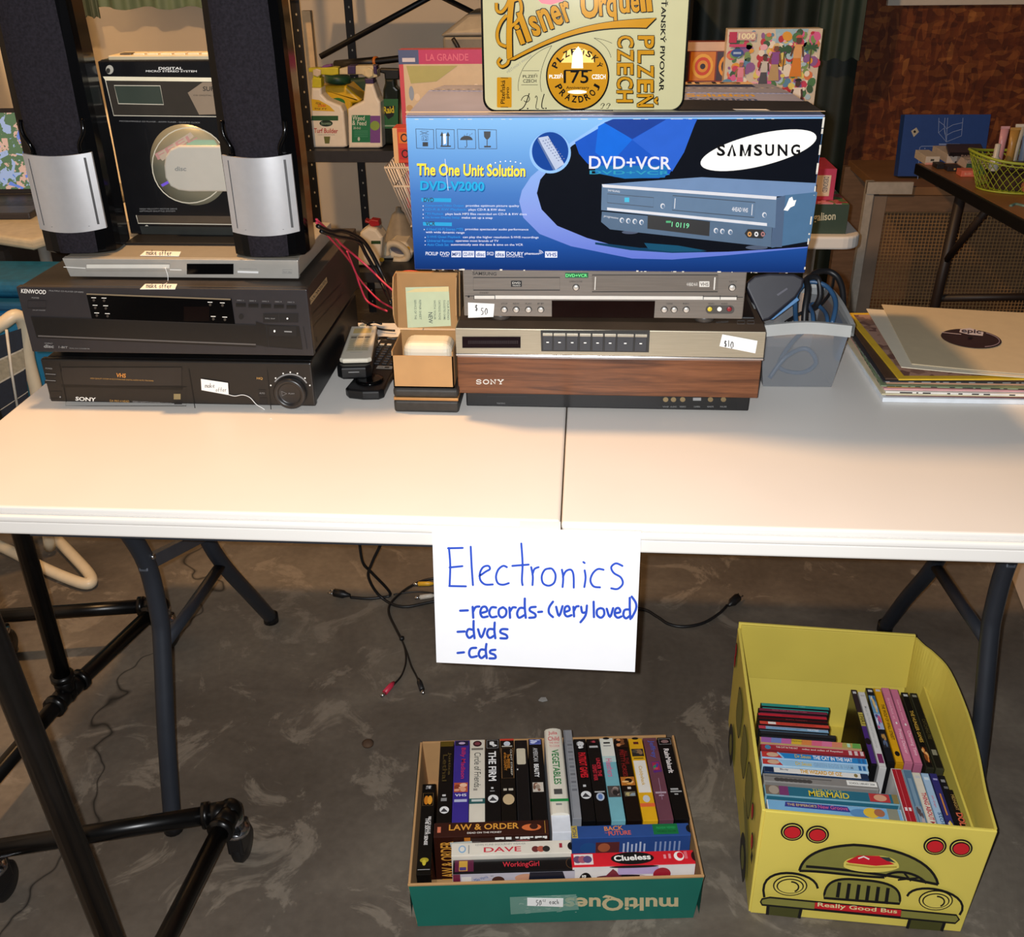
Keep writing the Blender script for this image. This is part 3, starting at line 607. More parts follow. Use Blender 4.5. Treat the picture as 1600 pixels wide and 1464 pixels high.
# --- two tall loudspeakers
CLOTHM = mat('1f1c22', 0.9, var=0.35, scale=260, bmp=0.15, spec=0.2); ALU = mat('bcbcbe', 0.36, 0.5, var=0.03, scale=80)
def speaker(cx, y, yaw, label):
    z0 = 0.9785; P = thing('loudspeaker', (cx, y + 0.06, z0), label, 'loudspeaker', 'tall black loudspeakers on the silver player')
    R = Matrix.Rotation(yaw, 4, 'Z'); O = Vector((cx, y, z0)); H = 0.46
    U = R @ Vector((1, 0, 0)); D = R @ Vector((0, 1, 0))
    def ring(hw, yf, yb, z):      # outline at one height: bulged front, tapered back
        o = []
        for i in range(9): t = -1 + i / 4; o.append(O + U * (hw * t) + D * (yf + 0.006 * t * t * t * t + 0.008 * t * t) + Vector((0, 0, z)))
        for t, yy in ((1.05, 0.03), (1.05, 0.075), (0.72, yb), (-0.72, yb), (-1.05, 0.075), (-1.05, 0.03)): o.append(O + U * (hw * t) + D * yy + Vector((0, 0, z)))
        return o
    b = MB(); st = [(0.0, 0.052, 0.004, 0.100), (0.004, 0.056, 0.0, 0.105), (0.15, 0.057, 0.0, 0.107), (0.30, 0.055, 0.0, 0.105), (H - 0.004, 0.052, 0.0, 0.1), (H, 0.048, 0.004, 0.095)]
    rings = [ring(h, f_, k, z) for z, h, f_, k in st]; n = len(rings[0]); vs = [p for r in rings for p in r]
    fs = [[i * n + j, i * n + (j + 1) % n, (i + 1) * n + (j + 1) % n, (i + 1) * n + j] for i in range(len(st) - 1) for j in range(n)] + [list(range(n))[::-1], [(len(st) - 1) * n + j for j in range(n)]]
    b.add(vs, fs, BLACKGL); b.build('cabinet', P)
    b = MB()                        # woven front, wide above and narrow below the shoulders
    def fr(t, z, e): return O + U * t + D * (0.008 * (t / 0.056) ** 2 - e) + Vector((0, 0, z))
    prof = [(0.003, 0.030), (0.05, 0.031), (0.158, 0.032), (0.168, 0.033), (0.182, 0.040), (0.192, 0.042), (0.30, 0.043), (H - 0.004, 0.041)]
    vs = []; fs = []
    for z, hw in prof:
        for i in range(9): t = hw * (-1 + i / 4); vs.append(fr(t, z, 0.004 if abs(t) < hw * 0.98 else 0.0005))
    for k in range(len(prof) - 1):
        for i in range(8): fs.append([k * 9 + i, k * 9 + i + 1, k * 9 + 10 + i, k * 9 + 9 + i])
    b.add(vs, fs, CLOTHM, True); b.build('grille', P)
    for s in (-1, 1):
        b = MB(); b.tube([fr(s * 0.036, 0.158, 0.004), fr(s * 0.037, 0.17, 0.005), fr(s * 0.044, 0.183, 0.005), fr(s * 0.0465, 0.194, 0.004), fr(s * 0.0465, 0.206, 0.001)], 0.0035, BLACKGL, 8, sub=3); b.build('shoulder', P)
    b = MB(); za, zb = 0.042, 0.158
    def pl(e): return [[fr(-0.052 + 0.104 * i / 12, za + (zb - za) * j / 6 - (0.004 * (1 - (2 * i / 12 - 1) ** 2) if j == 0 else -0.003 * (1 - (2 * i / 12 - 1) ** 2) * 0 if j < 6 else 0.003 * (1 - (2 * i / 12 - 1) ** 2)), e + 0.006 * (1 - (2 * i / 12 - 1) ** 2) + 0.004) for i in range(13)] for j in range(7)]
    g = pl(0.004); g2 = pl(-0.001); vs = [p for r in g for p in r] + [p for r in g2 for p in r]
    fs = [[j * 13 + i, j * 13 + i + 1, j * 13 + 14 + i, j * 13 + 13 + i] for j in range(6) for i in range(12)]
    q = 91; ed = [i for i in range(13)] + [13 * j + 12 for j in range(1, 7)] + [78 + i for i in range(11, -1, -1)] + [13 * j for j in range(5, 0, -1)]
    b.add(vs, fs, ALU, True); ne = len(ed); b.add([vs[i] for i in ed] + [vs[i + q] for i in ed], [[k, k + ne, (k + 1) % ne + ne, (k + 1) % ne] for k in range(ne)], ALU)
    for s, wd in ((-1, 0.0012), (1, 0.0035)):
        t = s * 0.0425; e = 0.008 + 0.006 * (1 - (t / 0.052) ** 2) + 0.0006
        b.add([fr(t - wd / 2, za + 0.007, e), fr(t + wd / 2, za + 0.007, e), fr(t + wd / 2, zb - 0.007, e), fr(t - wd / 2, zb - 0.007, e)], [[0, 1, 2, 3]], mat('3c3c3e', 0.5))
    e = 0.0125; b.add([fr(-0.03, za + 0.005, e), fr(0.03, za + 0.005, e), fr(0.03, za + 0.0058, e), fr(-0.03, za + 0.0058, e)], [[0, 1, 2, 3]], mat('6c6c6e', 0.5))
    b.build('silver_plate', P)
speaker(-0.785, 0.398, math.radians(6), 'tall black loudspeaker with silver plate, standing left of the micro stereo')
speaker(-0.470, 0.386, math.radians(4), 'tall black loudspeaker with silver plate, standing right of the micro stereo')

# ================================================================== middle stack
# --- wood-fronted tape machine
Bx = thing('video_recorder', (0.065, 0.52, 0.7403), 'vintage video recorder with walnut wood front and piano keys, bottom of the middle stack', 'video recorder')
x0, x1, Y = -0.1765, 0.3045, 0.35
CHAM = brushed('b3a892', 0.38, 0.5); BRN = mat('4b3d31', 0.35, var=0.12, scale=20)
b = MB(); b.box(x0 + 0.012, x1 - 0.012, Y + 0.012, 0.72, 0.7403, 0.769, mat('100f10', 0.4, var=0.1), 0.002)
F = Face((x0, Y + 0.012, 0.74), (1, 0, 0), (0, 0, 1)); I = Ink(b, F, K_A)
I.box(205, 626, 380, 665, 3, ink('2a2a2c'), 1); I.text('TRACKING', (246, 660), (284, 660), 6, GRY, 1); I.poly([(975, 630), (1315, 632), (1320, 682), (975, 676)], ink('050505'), 1)
for x, t in ((1000, 'VHF'), (1035, 'AUDIO'), (1076, 'VIDEO'), (1140, 'CAMERA'), (1200, 'REMOTE'), (1258, 'PAUSE')):
    I.text(t, (x - 14, 675), (x + 14, 675), 6, GRY, 2); I.ell(x, 640, 12, 11, mat('8d7a58', 0.3, 0.6), 2, n=14) if t != 'CAMERA' else I.rect(x - 18, 632, x + 18, 645, GRY, 2)
b.build('plinth', Bx)
WAL = walnut(); b = MB(); b.box(x0 + 0.001, x1 - 0.002, Y, 0.715, 0.7685, 0.8325, WAL, 0.0015)
F = Face((x0, Y, 0.768), (1, 0, 0), (0, 0, 1)); I = Ink(b, F, K_A); SLV = ink('d8d4cc', 0.3)
def outl(I, ch, p0, p1, h, bold=1.6, g=5, sh=(7, 8)):     # gold letter with a dark edge and drop
    for dx, dy in ((g, g), (-g, g), (g, -g), (-g, -g), sh, (g, 0), (0, -g)): I.text(ch, (p0[0] + dx, p0[1] + dy), (p1[0] + dx, p1[1] + dy), h, INK_, 4, bold)
    I.text(ch, p0, p1, h, GLD, 6, bold)
def slab_sony(I, x, y, w_, h, m):     # wide slab-serif letters as line strokes
    t = h * 0.24; a = w_ / 4.6
    def L(pts): I.line(pts, t, m, 2)
    sx = x; L([(sx + a * .82, y - h * .72), (sx + a * .6, y - h), (sx + a * .2, y - h), (sx + a * .04, y - h * .75), (sx + a * .2, y - h * .54), (sx + a * .65, y - h * .45), (sx + a * .82, y - h * .22), (sx + a * .62, y), (sx + a * .2, y), (sx, y - h * .26)])
    sx = x + a * 1.18; I.ring(sx + a * .46, y - h * .5, a * .44, h * .5, t, m, 2)
    sx = x + a * 2.36; L([(sx, y), (sx + a * .3, y)]); L([(sx, y - h), (sx + a * .2, y - h)]); L([(sx + a * .14, y), (sx + a * .14, y - h), (sx + a * .82, y), (sx + a * .82, y - h)]); L([(sx + a * .66, y - h), (sx + a * 1.0, y - h)])
    sx = x + a * 3.6; L([(sx + a * .1, y - h), (sx + a * .5, y - h * .48), (sx + a * .5, y)]); L([(sx + a * .5, y - h * .48), (sx + a * .9, y - h)]); L([(sx - a * .06, y - h), (sx + a * .34, y - h)]); L([(sx + a * .66, y - h), (sx + a * 1.02, y - h)]); L([(sx + a * .3, y), (sx + a * .7, y)])
slab_sony(I, 155, 570, 122, 18, SLV); b.build('wood_front', Bx)
b = MB(); b.box(x0 - 0.0005, x1, Y - 0.001, 0.71, 0.8328, 0.8365, CHROME, 0.0008); b.build('chrome_trim', Bx)
b = MB(); F = Face((x0, Y, 0.8367), (1, 0, 0), (0, 0, 1))
b.hexa([(x0, Y + 0.0, 0.8367), (x1, Y + 0.0, 0.8367), (x1, 0.41, 0.8367), (x0, 0.41, 0.8367), (x0, Y + 0.002, 0.8785), (x1, Y + 0.002, 0.8785), (x1, 0.41, 0.8785), (x0, 0.41, 0.8785)], CHAM, 0.001)
F = Face((x0, Y, 0.8367), (1, 0, 0), (0, 0.05, 1)); I = Ink(b, F, K_A)
I.poly([(92, 358), (353, 360), (353, 412), (93, 410)], mat('1a0f12', 0.12, coat=0.3), 1); I.box(92, 358, 353, 411, 3, ink('8a8270'), 2)
for i in range(24): I.text('8', (118 + i * 9.4, 392), (125 + i * 9.4, 392), 16, ink('24161a'), 2)
I.poly([(442, 330), (930, 332), (925, 430), (445, 425)], mat('2c2a28', 0.5), 1); Bxm = b.build('metal_front', Bx)
b = MB(); b.box(x0, x1, 0.411, 0.70, 0.8367, 0.874, BRN, 0.002)
b.hexa([(x0 + 0.001, Y + 0.003, 0.8787), (x1, Y + 0.003, 0.8787), (x1, 0.44, 0.8787), (x0 + 0.001, 0.44, 0.8787), (x0 + 0.004, Y + 0.02, 0.886), (x1 - 0.002, Y + 0.02, 0.886), (x1 - 0.004, 0.44, 0.886), (x0 + 0.004, 0.44, 0.886)], BRN, 0.001)
b.box(x0 + 0.012, x1 - 0.012, 0.392, 0.70, 0.8745, 0.8885, BLACKPL, 0.002)
I = Ink(b, Face((0, 0, 0.8885), (1, 0, 0), (0, 1, 0)), K_A); I.text('AUTO PROGRAM', (1225, 302), (1280, 298), 8, GRY, 1)
I.box(1320, 290, 1352, 304, 2, GRY, 1); I.box(1365, 290, 1395, 304, 2, GRY, 1); b.build('top_deck', Bx)
keys = [(452, 495), (500, 553), (558, 608), (616, 665), (672, 720), (727, 777), (783, 856), (862, 915)]
KEY = mat('33363c', 0.35, var=0.06); KEYT = mat('c9c0ae', 0.3, 0.6)
for i, (a, c) in enumerate(keys):
    ua = F.uv(*K_A(a, 390))[0]; uc = F.uv(*K_A(c, 390))[0]; b = MB()
    b.hexa([F.at(ua, 0.008, 0.001), F.at(uc, 0.008, 0.001), F.at(uc, 0.008, -0.02), F.at(ua, 0.008, -0.02), F.at(ua, 0.036, 0.004), F.at(uc, 0.036, 0.004), F.at(uc, 0.036, -0.02), F.at(ua, 0.036, -0.02)][0:4] + [F.at(ua, 0.036, 0.004), F.at(uc, 0.036, 0.004), F.at(uc, 0.036, -0.02), F.at(ua, 0.036, -0.02)], KEY, 0.0006)
    b.hexa([F.at(ua, 0.0325, 0.0045), F.at(uc, 0.0325, 0.0045), F.at(uc, 0.0325, -0.01), F.at(ua, 0.0325, -0.01), F.at(ua, 0.0365, 0.0045), F.at(uc, 0.0365, 0.0045), F.at(uc, 0.0365, -0.01), F.at(ua, 0.0365, -0.01)], KEYT, 0.0003)
    um = (ua + uc) / 2; f4 = Face(F.at(0, 0, 0.0035), F.U, F.V); I = Ink(b, f4)
    I.line([(um - .002, .022), (um + .002, .022)], 0.0018, WHT, 1); b.build('piano_key', Bxm)
def taped(par, F, pts, conv, txt, label, d=0.0008):
    b = MB(); uv = [F.uv(*conv(*p)) for p in pts]; b.prism(F, uv, 0.0003, d, TAGPAPER); I = Ink(b, Face(F.at(0, 0, d), F.U, F.V), conv, 0.0002)
    for (x, y, s, t) in txt: tagstroke(I, x, y, s, t, l=1.5, w=0.12)
    b.build('price_tag', par, label=label)
taped(Bx, Face(F.at(0, 0, 0.001), F.U, F.V), [(1240, 402), (1400, 434), (1410, 378), (1253, 349)], K_A, [(1262, 388, 17, '$1'), (1290, 394, 19, '0')], 'white price tag reading ten dollars')
b = MB()
I = Ink(b, Face((0, 0, 0.8862), (1, 0, 0), (0, 1, 0)), K_A)
for x in (x0 + 0.05, x1 - 0.05):
    for y in (0.40, 0.66): pass

# --- silver combination player
Sm = thing('disc_and_tape_player', (0.052, 0.50, 0.889), 'silver disc and tape combination player on the wood-fronted recorder, under the blue carton', 'DVD and video player')
x0, x1, Y, z0, z1 = -0.1615, 0.2665, 0.352, 0.899, 0.9775
SM = brushed('8f877f', 0.36, 0.55); SM2 = brushed('847c74', 0.36, 0.55); LN = ink('2a2725')
b = MB(); b.box(x0 + 0.003, x1 - 0.003, Y + 0.012, 0.62, z0 + 0.002, z1, mat('6f6962', 0.4, 0.4), 0.0015); b.build('body', Sm)
F = Face((x0, Y, z0), (1, 0, 0), (0, 0, 1)); b = MB(); b.box(x0, x1, Y, Y + 0.013, z0, z1, SM, 0.0015); I = Ink(b, F, K_A)
I.text('SAMSUNG', (138, 84), (245, 87), 15, ink('3b3734'), 2, 1.2)
I.box(142, 96, 528, 152, 4, LN, 1); I.rect(310, 110, 358, 137, BLK, 2); I.text('DVD', (316, 124), (352, 124), 9, SLV, 3, 0.5); I.text('VIDEO', (316, 134), (352, 134), 6, SLV, 3)
I.rect(552, 74, 655, 97, ink('0c5a34'), 2); I.text('DVD+VCR', (554, 93), (650, 93), 14, ink('6ef08a'), 3, 1)
I.poly([(672, 82), (1237, 84), (1228, 160), (675, 157)], SM2, 1); I.box(672, 84, 1232, 159, 4, LN, 2); I.line([(687, 92), (684, 150)], 4, SLV, 3); I.line([(1220, 94), (1216, 150)], 6, SLV, 3)
I.text('4 HEAD Hi-Fi', (1094, 133), (1142, 133), 15, SLV, 3, 0.5); I.rect(1150, 112, 1195, 137, SLV, 3); I.text('VHS', (1154, 133), (1191, 133), 16, SM2, 4, 1.2)
I.line([(105, 178), (1345, 184)], 3, LN, 1)
I.poly([(145, 175), (1318, 180), (1316, 195), (145, 190)], SLV, 2); 
for x in (145, 238, 1168, 1243, 1318): I.line([(x, 175), (x, 193)], 3, LN, 3)
I.line([(145, 175), (238, 175)], 2, LN, 3); I.line([(1168, 180), (1318, 181)], 3, LN, 3)
I.poly([(492, 198), (953, 200), (948, 276), (492, 273)], mat('120404', 0.1, coat=0.5), 2)
I.ell(121, 180, 5, 5, BLK, 2, n=10); I.text('STANDBY', (170, 167), (210, 167), 7, LN, 2); I.text('OPEN/CLOSE', (570, 117), (628, 117), 7, LN, 2); I.text('EJECT', (1284, 119), (1318, 119), 8, LN, 2)
for x, t in ((280, 'STOP'), (333, 'REW'), (388, 'PLAY'), (443, 'FF'), (1018, 'CHANNEL'), (1092, 'REC'), (1203, 'VIDEO'), (1262, 'AUDIO')): I.text(t, (x - 14, 216), (x + 14, 216), 7, LN, 2)
I.rrect(1178, 220, 1307, 257, 18, ink('4a4643'), 2); Smp = b.build('front_panel', Sm)
def button(par, x, y, r, m, nm='button', dep=0.003):
    u, v = F.uv(*K_A(x, y)); c = F.at(u, v); b = MB(); R90 = Matrix.Rotation(math.pi / 2, 4, 'X')
    b.lathe(c, [(r * 1.25, 0.0003), (r * 1.25, 0.0006), (r * 1.02, 0.0007)], LN, 20, R90); b.lathe(c, [(r, 0.0004), (r, dep * .8), (r * .85, dep), (0.0002, dep)], m, 20, R90); b.build(nm, Smp)
for x in (280, 333, 388, 443, 994, 1038, 1092): button(Sm, x, 239, 0.0042, mat('cfcac2', 0.3, 0.4))
button(Sm, 600, 140, 0.0042, mat('cfcac2', 0.3, 0.4)); button(Sm, 1297, 141, 0.0045, mat('cfcac2', 0.3, 0.4))
for x, c in ((1197, 'd8c23a'), (1240, 'e8e6e0'), (1284, '8c1f28')): button(Sm, x, 236, 0.0036, mat(c, 0.4), 'jack', 0.002)
for x in (x0 + 0.055, x1 - 0.055):
    for y in (0.375, 0.59): b = MB(); b.cyl((x, y, 0.8888), (x, y, 0.8998), 0.016, mat('3a3633', 0.4), 24, bev=0.002); b.build('foot', Sm)
taped(Sm, F, [(119, 275), (231, 271), (236, 213), (118, 207)], K_A, [(150, 228, 17, '$'), (176, 244, 18, '50')], 'white price tag reading fifty dollars')

# --- the blue carton
Ct = thing('carton', (0.055, 0.5, 0.978), 'large blue and black printed carton standing on the silver player', 'box')
x0, x1, Y, z0, z1 = -0.2315, 0.3465, 0.33, 0.9785, 1.197
BB = 0.655
BLUEGR = gradient_mat('printed_blue', [(0, '0d2b66'), (0.18, '1f4b94'), (0.5, '4473b6'), (0.75, '679ad2'), (1, '86b8e4')], -0.0, 0.228, 0.13)
EDGEW = mat('cfc9bd', 0.7, var=0.06)
def faceprint(b):
    F = Face((x0, Y, z0), (1, 0, 0), (0, 0, 1)); W_ = x1 - x0; H = z1 - z0
    I = Ink(b, F, None, 0.00012)
    Ik = Ink(b, F, K_B1, 0.00012); Ir = Ink(b, F, K_B2, 0.00012)
    def U1(x, y): return F.uv(*K_B1(x, y))
    def U2(x, y): return F.uv(*K_B2(x, y))
    def clampuv(p): return (min(max(p[0], 0.001), W_ - 0.001), min(max(p[1], 0.0012), H - 0.002))
    NAVY = ink('0d1018', 0.13); DEEP = ink('15387f', 0.13); LB = ink('8ab6e6', 0.13); PER = ink('6f86cf', 0.13); PER2 = ink('5568c2', 0.13)
    # pale crescent, then the dark oval, then the blue light cone
    cres = [U1(1525, 85), U1(1275, 250), U1(1100, 400), U1(985, 500), U1(920, 600), U1(900, 680), U1(930, 800), U1(1050, 920), U1(1280, 1010), U1(1600, 1075), U2(250, 968), U2(520, 975), U2(900, 945), U2(1440, 895), (W_ - 0.001, H - 0.002)]
    I.poly([clampuv(p) for p in cres], gradient_mat('crescent_blue', [(0, '5163c0'), (0.4, '7d93d6'), (1, '8ebbe9')], 0.0, 0.228, 0.13), 1)
    dark = [U1(1600, 80), U1(1290, 270), U1(1130, 430), U1(1055, 520), U1(1030, 620), U1(1065, 740), U1(1180, 860), U1(1400, 950), U1(1600, 1005), U2(240, 912), U2(520, 930), U2(900, 922), U2(1200, 905), U2(1430, 888), (W_ - 0.001, U2(1430, 888)[1]), (W_ - 0.001, H - 0.002)]
    I.poly([clampuv(p) for p in dark], NAVY, 2)
    I.poly([clampuv(p) for p in (U2(0, 858), U2(300, 895), U2(640, 905), U2(760, 925), U2(520, 930), U2(240, 912), U2(0, 872))], ink('123a58', 0.13), 3)
    I.poly([clampuv(p) for p in (U2(330, 862), U2(560, 880), U2(755, 915), U2(520, 922), U2(360, 905))], ink('174a66', 0.13), 4)
    cone = [U1(1600, 75), U1(1310, 245), U1(1340, 330), U1(1400, 400), U1(1500, 470), U1(1600, 500), U2(200, 425), U2(430, 425), U2(500, 400), U2(560, 290), U2(640, 130), U2(690, 25)]
    I.poly([clampuv(p) for p in cone], ink('1b50b4', 0.13), 3)
    I.poly([clampuv(p) for p in (U2(20, 75), U2(75, 45), U2(250, 165), U2(100, 330), U2(0, 250))], ink('1763cc', 0.13), 4)
    I.poly([clampuv(p) for p in (U2(480, 28), U2(685, 28), U2(600, 250), U2(520, 380), U2(250, 165))], ink('2a5cc0', 0.13), 4)
    I.poly([clampuv(p) for p in (U2(60, 50), U2(120, 26), U2(480, 28), U2(250, 160))], ink('1d3c8c', 0.13), 5)
    I.poly([clampuv(p) for p in (U2(0, 340), U2(500, 340), U2(470, 420), U2(200, 428), U2(0, 390))], ink('1f6aa8', 0.13), 5)
    # ellipse logo
    Ir.ell(1103, 236, 402, 108, ink('f2f0ea', 0.13), 6, rot=-13.5, n=48); 
    for ch, x, x2 in (('S', 822, 878), ('S', 1072, 1128), ('U', 1148, 1208), ('N', 1232, 1298), ('G', 1322, 1384)): Ir.text(ch, (x, 275), (x2, 275), 79, ink('101012', 0.13), 7, 2)
    Ir.line([(898, 276), (925, 202), (944, 276)], 19, ink('101012', 0.13), 7); Ir.line([(984, 277), (988, 197)], 19, ink('101012', 0.13), 7); Ir.line([(1040, 277), (1046, 197)], 19, ink('101012', 0.13), 7); Ir.line([(990, 200), (1012, 272), (1044, 200)], 15, ink('101012', 0.13), 7)
    Ir.text('DVD+VCR', (-42, 362), (512, 367), 88, ink('d6d6e0', 0.13), 7, 0.8)
    Ik.rect(1598, 300, 1600, 301, SLV, 1)
    Ir.text('DVD+VCR', (-38, 398), (505, 402), 26, ink('2f8fae', 0.13), 6, 0.8)
    # printed picture of the player
    CB = ink('5f7690', 0.13); CB2 = ink('54687f', 0.13); CBT = ink('6a84a8', 0.13); CS = ink('496a8a', 0.13); BAR = ink('cfd0d6', 0.13)
    Ir.poly([(50, 465), (720, 418), (1492, 458), (1490, 520), (1280, 545), (1220, 548)], CBT, 6)
    Ir.poly([(1280, 540), (1500, 518), (1450, 850), (1190, 895), (1240, 700)], CS, 6); Ir.poly([(1215, 560), (1285, 540), (1260, 890), (1185, 890)], ink('4c5e78', 0.13), 7)
    Ir.poly([(45, 465), (1225, 548), (1215, 760), (40, 640)], CB, 7); Ir.poly([(45, 650), (1195, 755), (1185, 890), (100, 770), (40, 720)], CB2, 7)
    Ir.poly([(45, 465), (1225, 548), (1222, 570), (52, 486)], BAR, 8); Ir.poly([(80, 622), (1160, 728), (1160, 748), (80, 640)], BAR, 8)
    Ir.line([(82, 530), (395, 556), (392, 620), (82, 590)], 4, ink('27313f'), 8, True); Ir.rect(198, 555, 230, 586, ink('2aa6c8'), 9); Ir.text('SAMSUNG', (85, 512), (165, 522), 13, BAR, 8, .5)
    Ir.line([(524, 542), (1080, 588), (1072, 690), (520, 640)], 5, ink('27313f'), 8, True); Ir.line([(540, 560), (535, 630)], 5, BAR, 8); Ir.line([(1062, 600), (1056, 675)], 5, BAR, 8); Ir.text('4HEAD VHS', (922, 648), (1030, 656), 30, BAR, 8, 1)
    Ir.poly([(355, 672), (775, 718), (770, 816), (352, 765)], BLK, 8); Ir.text('1 0119', (515, 752), (632, 764), 34, ink('6fd89a'), 9, .3); Ir.rect(478, 712, 512, 726, ink('3c9a66'), 9)
    for x, y in ((180, 708), (223, 712), (267, 716), (312, 722), (815, 778), (858, 783), (912, 788), (1142, 672), (455, 612)): Ir.ell(x, y, 15, 18, BAR, 9, n=14); Ir.ell(x + 3, y + 3, 10, 13, CB, 10, n=12)
    Ir.poly([(1030, 768), (1130, 772), (1152, 800), (1130, 832), (1030, 826), (1008, 798)], BLK, 9)
    for x, c in ((1042, 'c28a4a'), (1088, 'cfcfcf'), (1132, '9a6a6a')): Ir.ell(x, 802, 14, 17, ink(c), 10, n=14); Ir.ell(x, 802, 6, 7, BLK, 11, n=10)
    Ir.text('progressive', (58, 690), (155, 706), 18, BAR, 8); Ir.ell(235, 790, 55, 12, ink('33405a'), 6); Ir.ell(1090, 893, 75, 14, ink('3d4a60'), 6)
    Ir.poly([(1272, 640), (1290, 610), (1310, 560), (1330, 550), (1338, 575), (1358, 572), (1345, 610), (1318, 622), (1300, 645)], WHT, 8)
    # left half
    for i, (a, c) in enumerate(((140, 270), (288, 422), (445, 578), (598, 732))): Ik.line([(a, 148 + i), (c, 152 + i), (c + 3, 294), (a + 6, 290 + i)], 5, ink('10202e'), 2, True)
    Ik.rect(190, 245, 230, 276, BLK, 2); Ik.box(185, 200, 228, 232, 3, BLK, 2); Ik.text('12', (195, 230), (222, 230), 24, BLK, 3); Ik.line([(170, 165), (235, 190)], 3, BLK, 2); Ik.line([(235, 165), (170, 190)], 3, BLK, 2); Ik.line([(180, 160), (225, 160), (215, 190), (190, 190)], 2, BLK, 2, True)
    for x in (332, 376): Ik.line([(x, 270), (x + 1, 185)], 9, BLK, 2); Ik.poly([(x - 14, 200), (x, 168), (x + 15, 200)], BLK, 2)
    Ik.rect(322, 270, 398, 280, BLK, 2); Ik.poly([(340, 185), (360, 180), (362, 255), (345, 262)], WHT, 2)
    Ik.ell(512, 230, 46, 32, BLK, 2, a0=180, a1=360); Ik.line([(513, 225), (516, 275), (508, 284), (500, 278)], 5, BLK, 2)
    for x, y in ((500, 190), (520, 180), (540, 188), (555, 178)): Ik.line([(x, y), (x - 6, y + 12)], 3, BLK, 2)
    Ik.poly([(640, 166), (690, 166), (688, 205), (672, 224), (656, 224), (642, 205)], BLK, 2); Ik.rect(661, 222, 667, 272, BLK, 2); Ik.rect(642, 272, 692, 284, BLK, 2)
    SHW = ink('28407c', 0.13)
    Ik.text('The One Unit Solution', (153, 502), (950, 506), 95, SHW, 2, 1.6); Ik.text('The One Unit Solution', (147, 490), (945, 500), 90, YEL, 3, 1.6)
    Ik.text('DVD-V2000', (178, 606), (650, 614), 72, ink('1d5a96', 0.13), 2, 1.6); Ik.text('DVD-V2000', (172, 598), (644, 606), 70, ink('2aa3d6', 0.13), 3, 1.6)
    for i in range(7): Ik.ell(688 + i * 37, 412 - 28 * math.sin(math.pi * (i + .4) / 7.4), 5, 5, WHT, 3, n=8)
    Ik.poly([(180, 655), (400, 658), (400, 686), (182, 682)], ink('2f9bd0', 0.13), 2); Ik.text('DVD', (198, 684), (272, 685), 30, BLK, 3, 1); Ik.poly([(192, 832), (405, 836), (405, 862), (194, 858)], ink('2f9bd0', 0.13), 2); Ik.text('VCR', (212, 858), (282, 859), 30, BLK, 3, 1)
    CY = ink('2f86d0', 0.13); FW = ink('d5daea', 0.13)
    for (x, xm, x2, y, a, t) in ((190, 500, 900, 724, 'Component Video Output', 'provides optimum picture quality'), (190, 520, 798, 753, 'CD-R & RW Playback', 'plays CD-R & RW discs'), (190, 350, 955, 785, 'MP3 Playback', 'plays back MP3 files recorded on CD-R & RW discs'), (190, 470, 704, 812, 'On Screen Display Setup', 'make set up a snap'),
                                 (198, 495, 968, 897, '4 Head Hi-Fi Stereo MTS', 'provides spectacular audio performance'), (205, 478, 1042, 955, 'S-VHS Quasi Playback', 'can play the higher resolution S-VHS recordings'), (205, 424, 748, 982, 'Universal Remote', 'operates most brands of TV'), (205, 390, 928, 1010, 'Auto Clock Set', 'automatically sets the date & time on the VCR')):
        Ik.ell(x + 4, y - 10, 4, 4, FW, 3, n=8); Ik.text(a, (x + 18, y - 3), (xm - 8, y - 1), 20, CY, 3, .8); Ik.text(t, (xm + 8, y), (x2, y + 2), 21, FW, 3, .4)
    Ik.text('with wide dynamic range', (213, 918), (498, 922), 20, FW, 3, .4)
    for (a, c, t) in ((212, 304, 'PICKUP'), (318, 388, 'DVD'), (402, 474, 'MP3'), (484, 570, 'CD-RW'), (580, 652, 'disc'), (662, 712, 'SVCD'), (724, 795, 'dts'), (806, 932, 'DOLBY'), (940, 1046, 'phantom'), (1090, 1180, 'VHS')):
        if t in ('MP3', 'CD-RW', 'disc', 'dts', 'VHS'):
            y0 = 1044 + (a - 200) * 0.004; Ik.rect(a, y0, c, y0 + 46, FW, 3); Ik.text(t, (a + 6, y0 + 38), (c - 6, y0 + 38), 28, ink('1d3f84'), 4, 1)
        else: Ik.text(t, (a, 1076), (c, 1078), 26 if t != 'phantom' else 22, FW, 3, .8)
    Ik.text('DIGITAL', (806, 1091), (932, 1092), 12, FW, 3, .3); Ik.text('VIDEO', (326, 1088), (382, 1088), 8, FW, 3)
    for r in (12, 22, 32): Ik.ring(1046, 1072, r, r, 4, FW, 3, a0=270, a1=340, n=8)
    Ik.line([(1272, 262), (1110, 395)], 1, LB, 1)
    Ik.ell(1128, 322, 152, 152, LB, 7, n=44); Ik.ell(1128, 312, 134, 142, ink('16408e', 0.13), 8, n=44)
    Ik.poly([(1040, 212), (1112, 198), (1232, 405), (1168, 448), (1135, 400)], ink('aeb9d0', 0.13), 9); Ik.poly([(1038, 214), (1036, 232), (1150, 450), (1168, 448)], ink('5a6f9a', 0.13), 9)
    for i in range(9):
        for j in range(3): x = 1072 + i * 14 + j * 20; y = 232 + i * 18 - j * 7; Ik.rect(x, y, x + 10, y + 7, ink('51608a'), 10)
    Ik.line([(355, 368), (378, 600)], 5, ink('b8c6e2'), 5)
    # rubbed white edges
    for i in range(26):
        x = random.random() * W_; I.rect(x, H - 0.0024, min(W_, x + 0.012 * random.random()), H - 0.0016 - 0.0004 * random.random(), EDGEW, 12)
        x = random.random() * W_; I.rect(x, 0.0002, min(W_, x + 0.006 * random.random()), 0.002 * random.random() + 0.0006, EDGEW, 12)
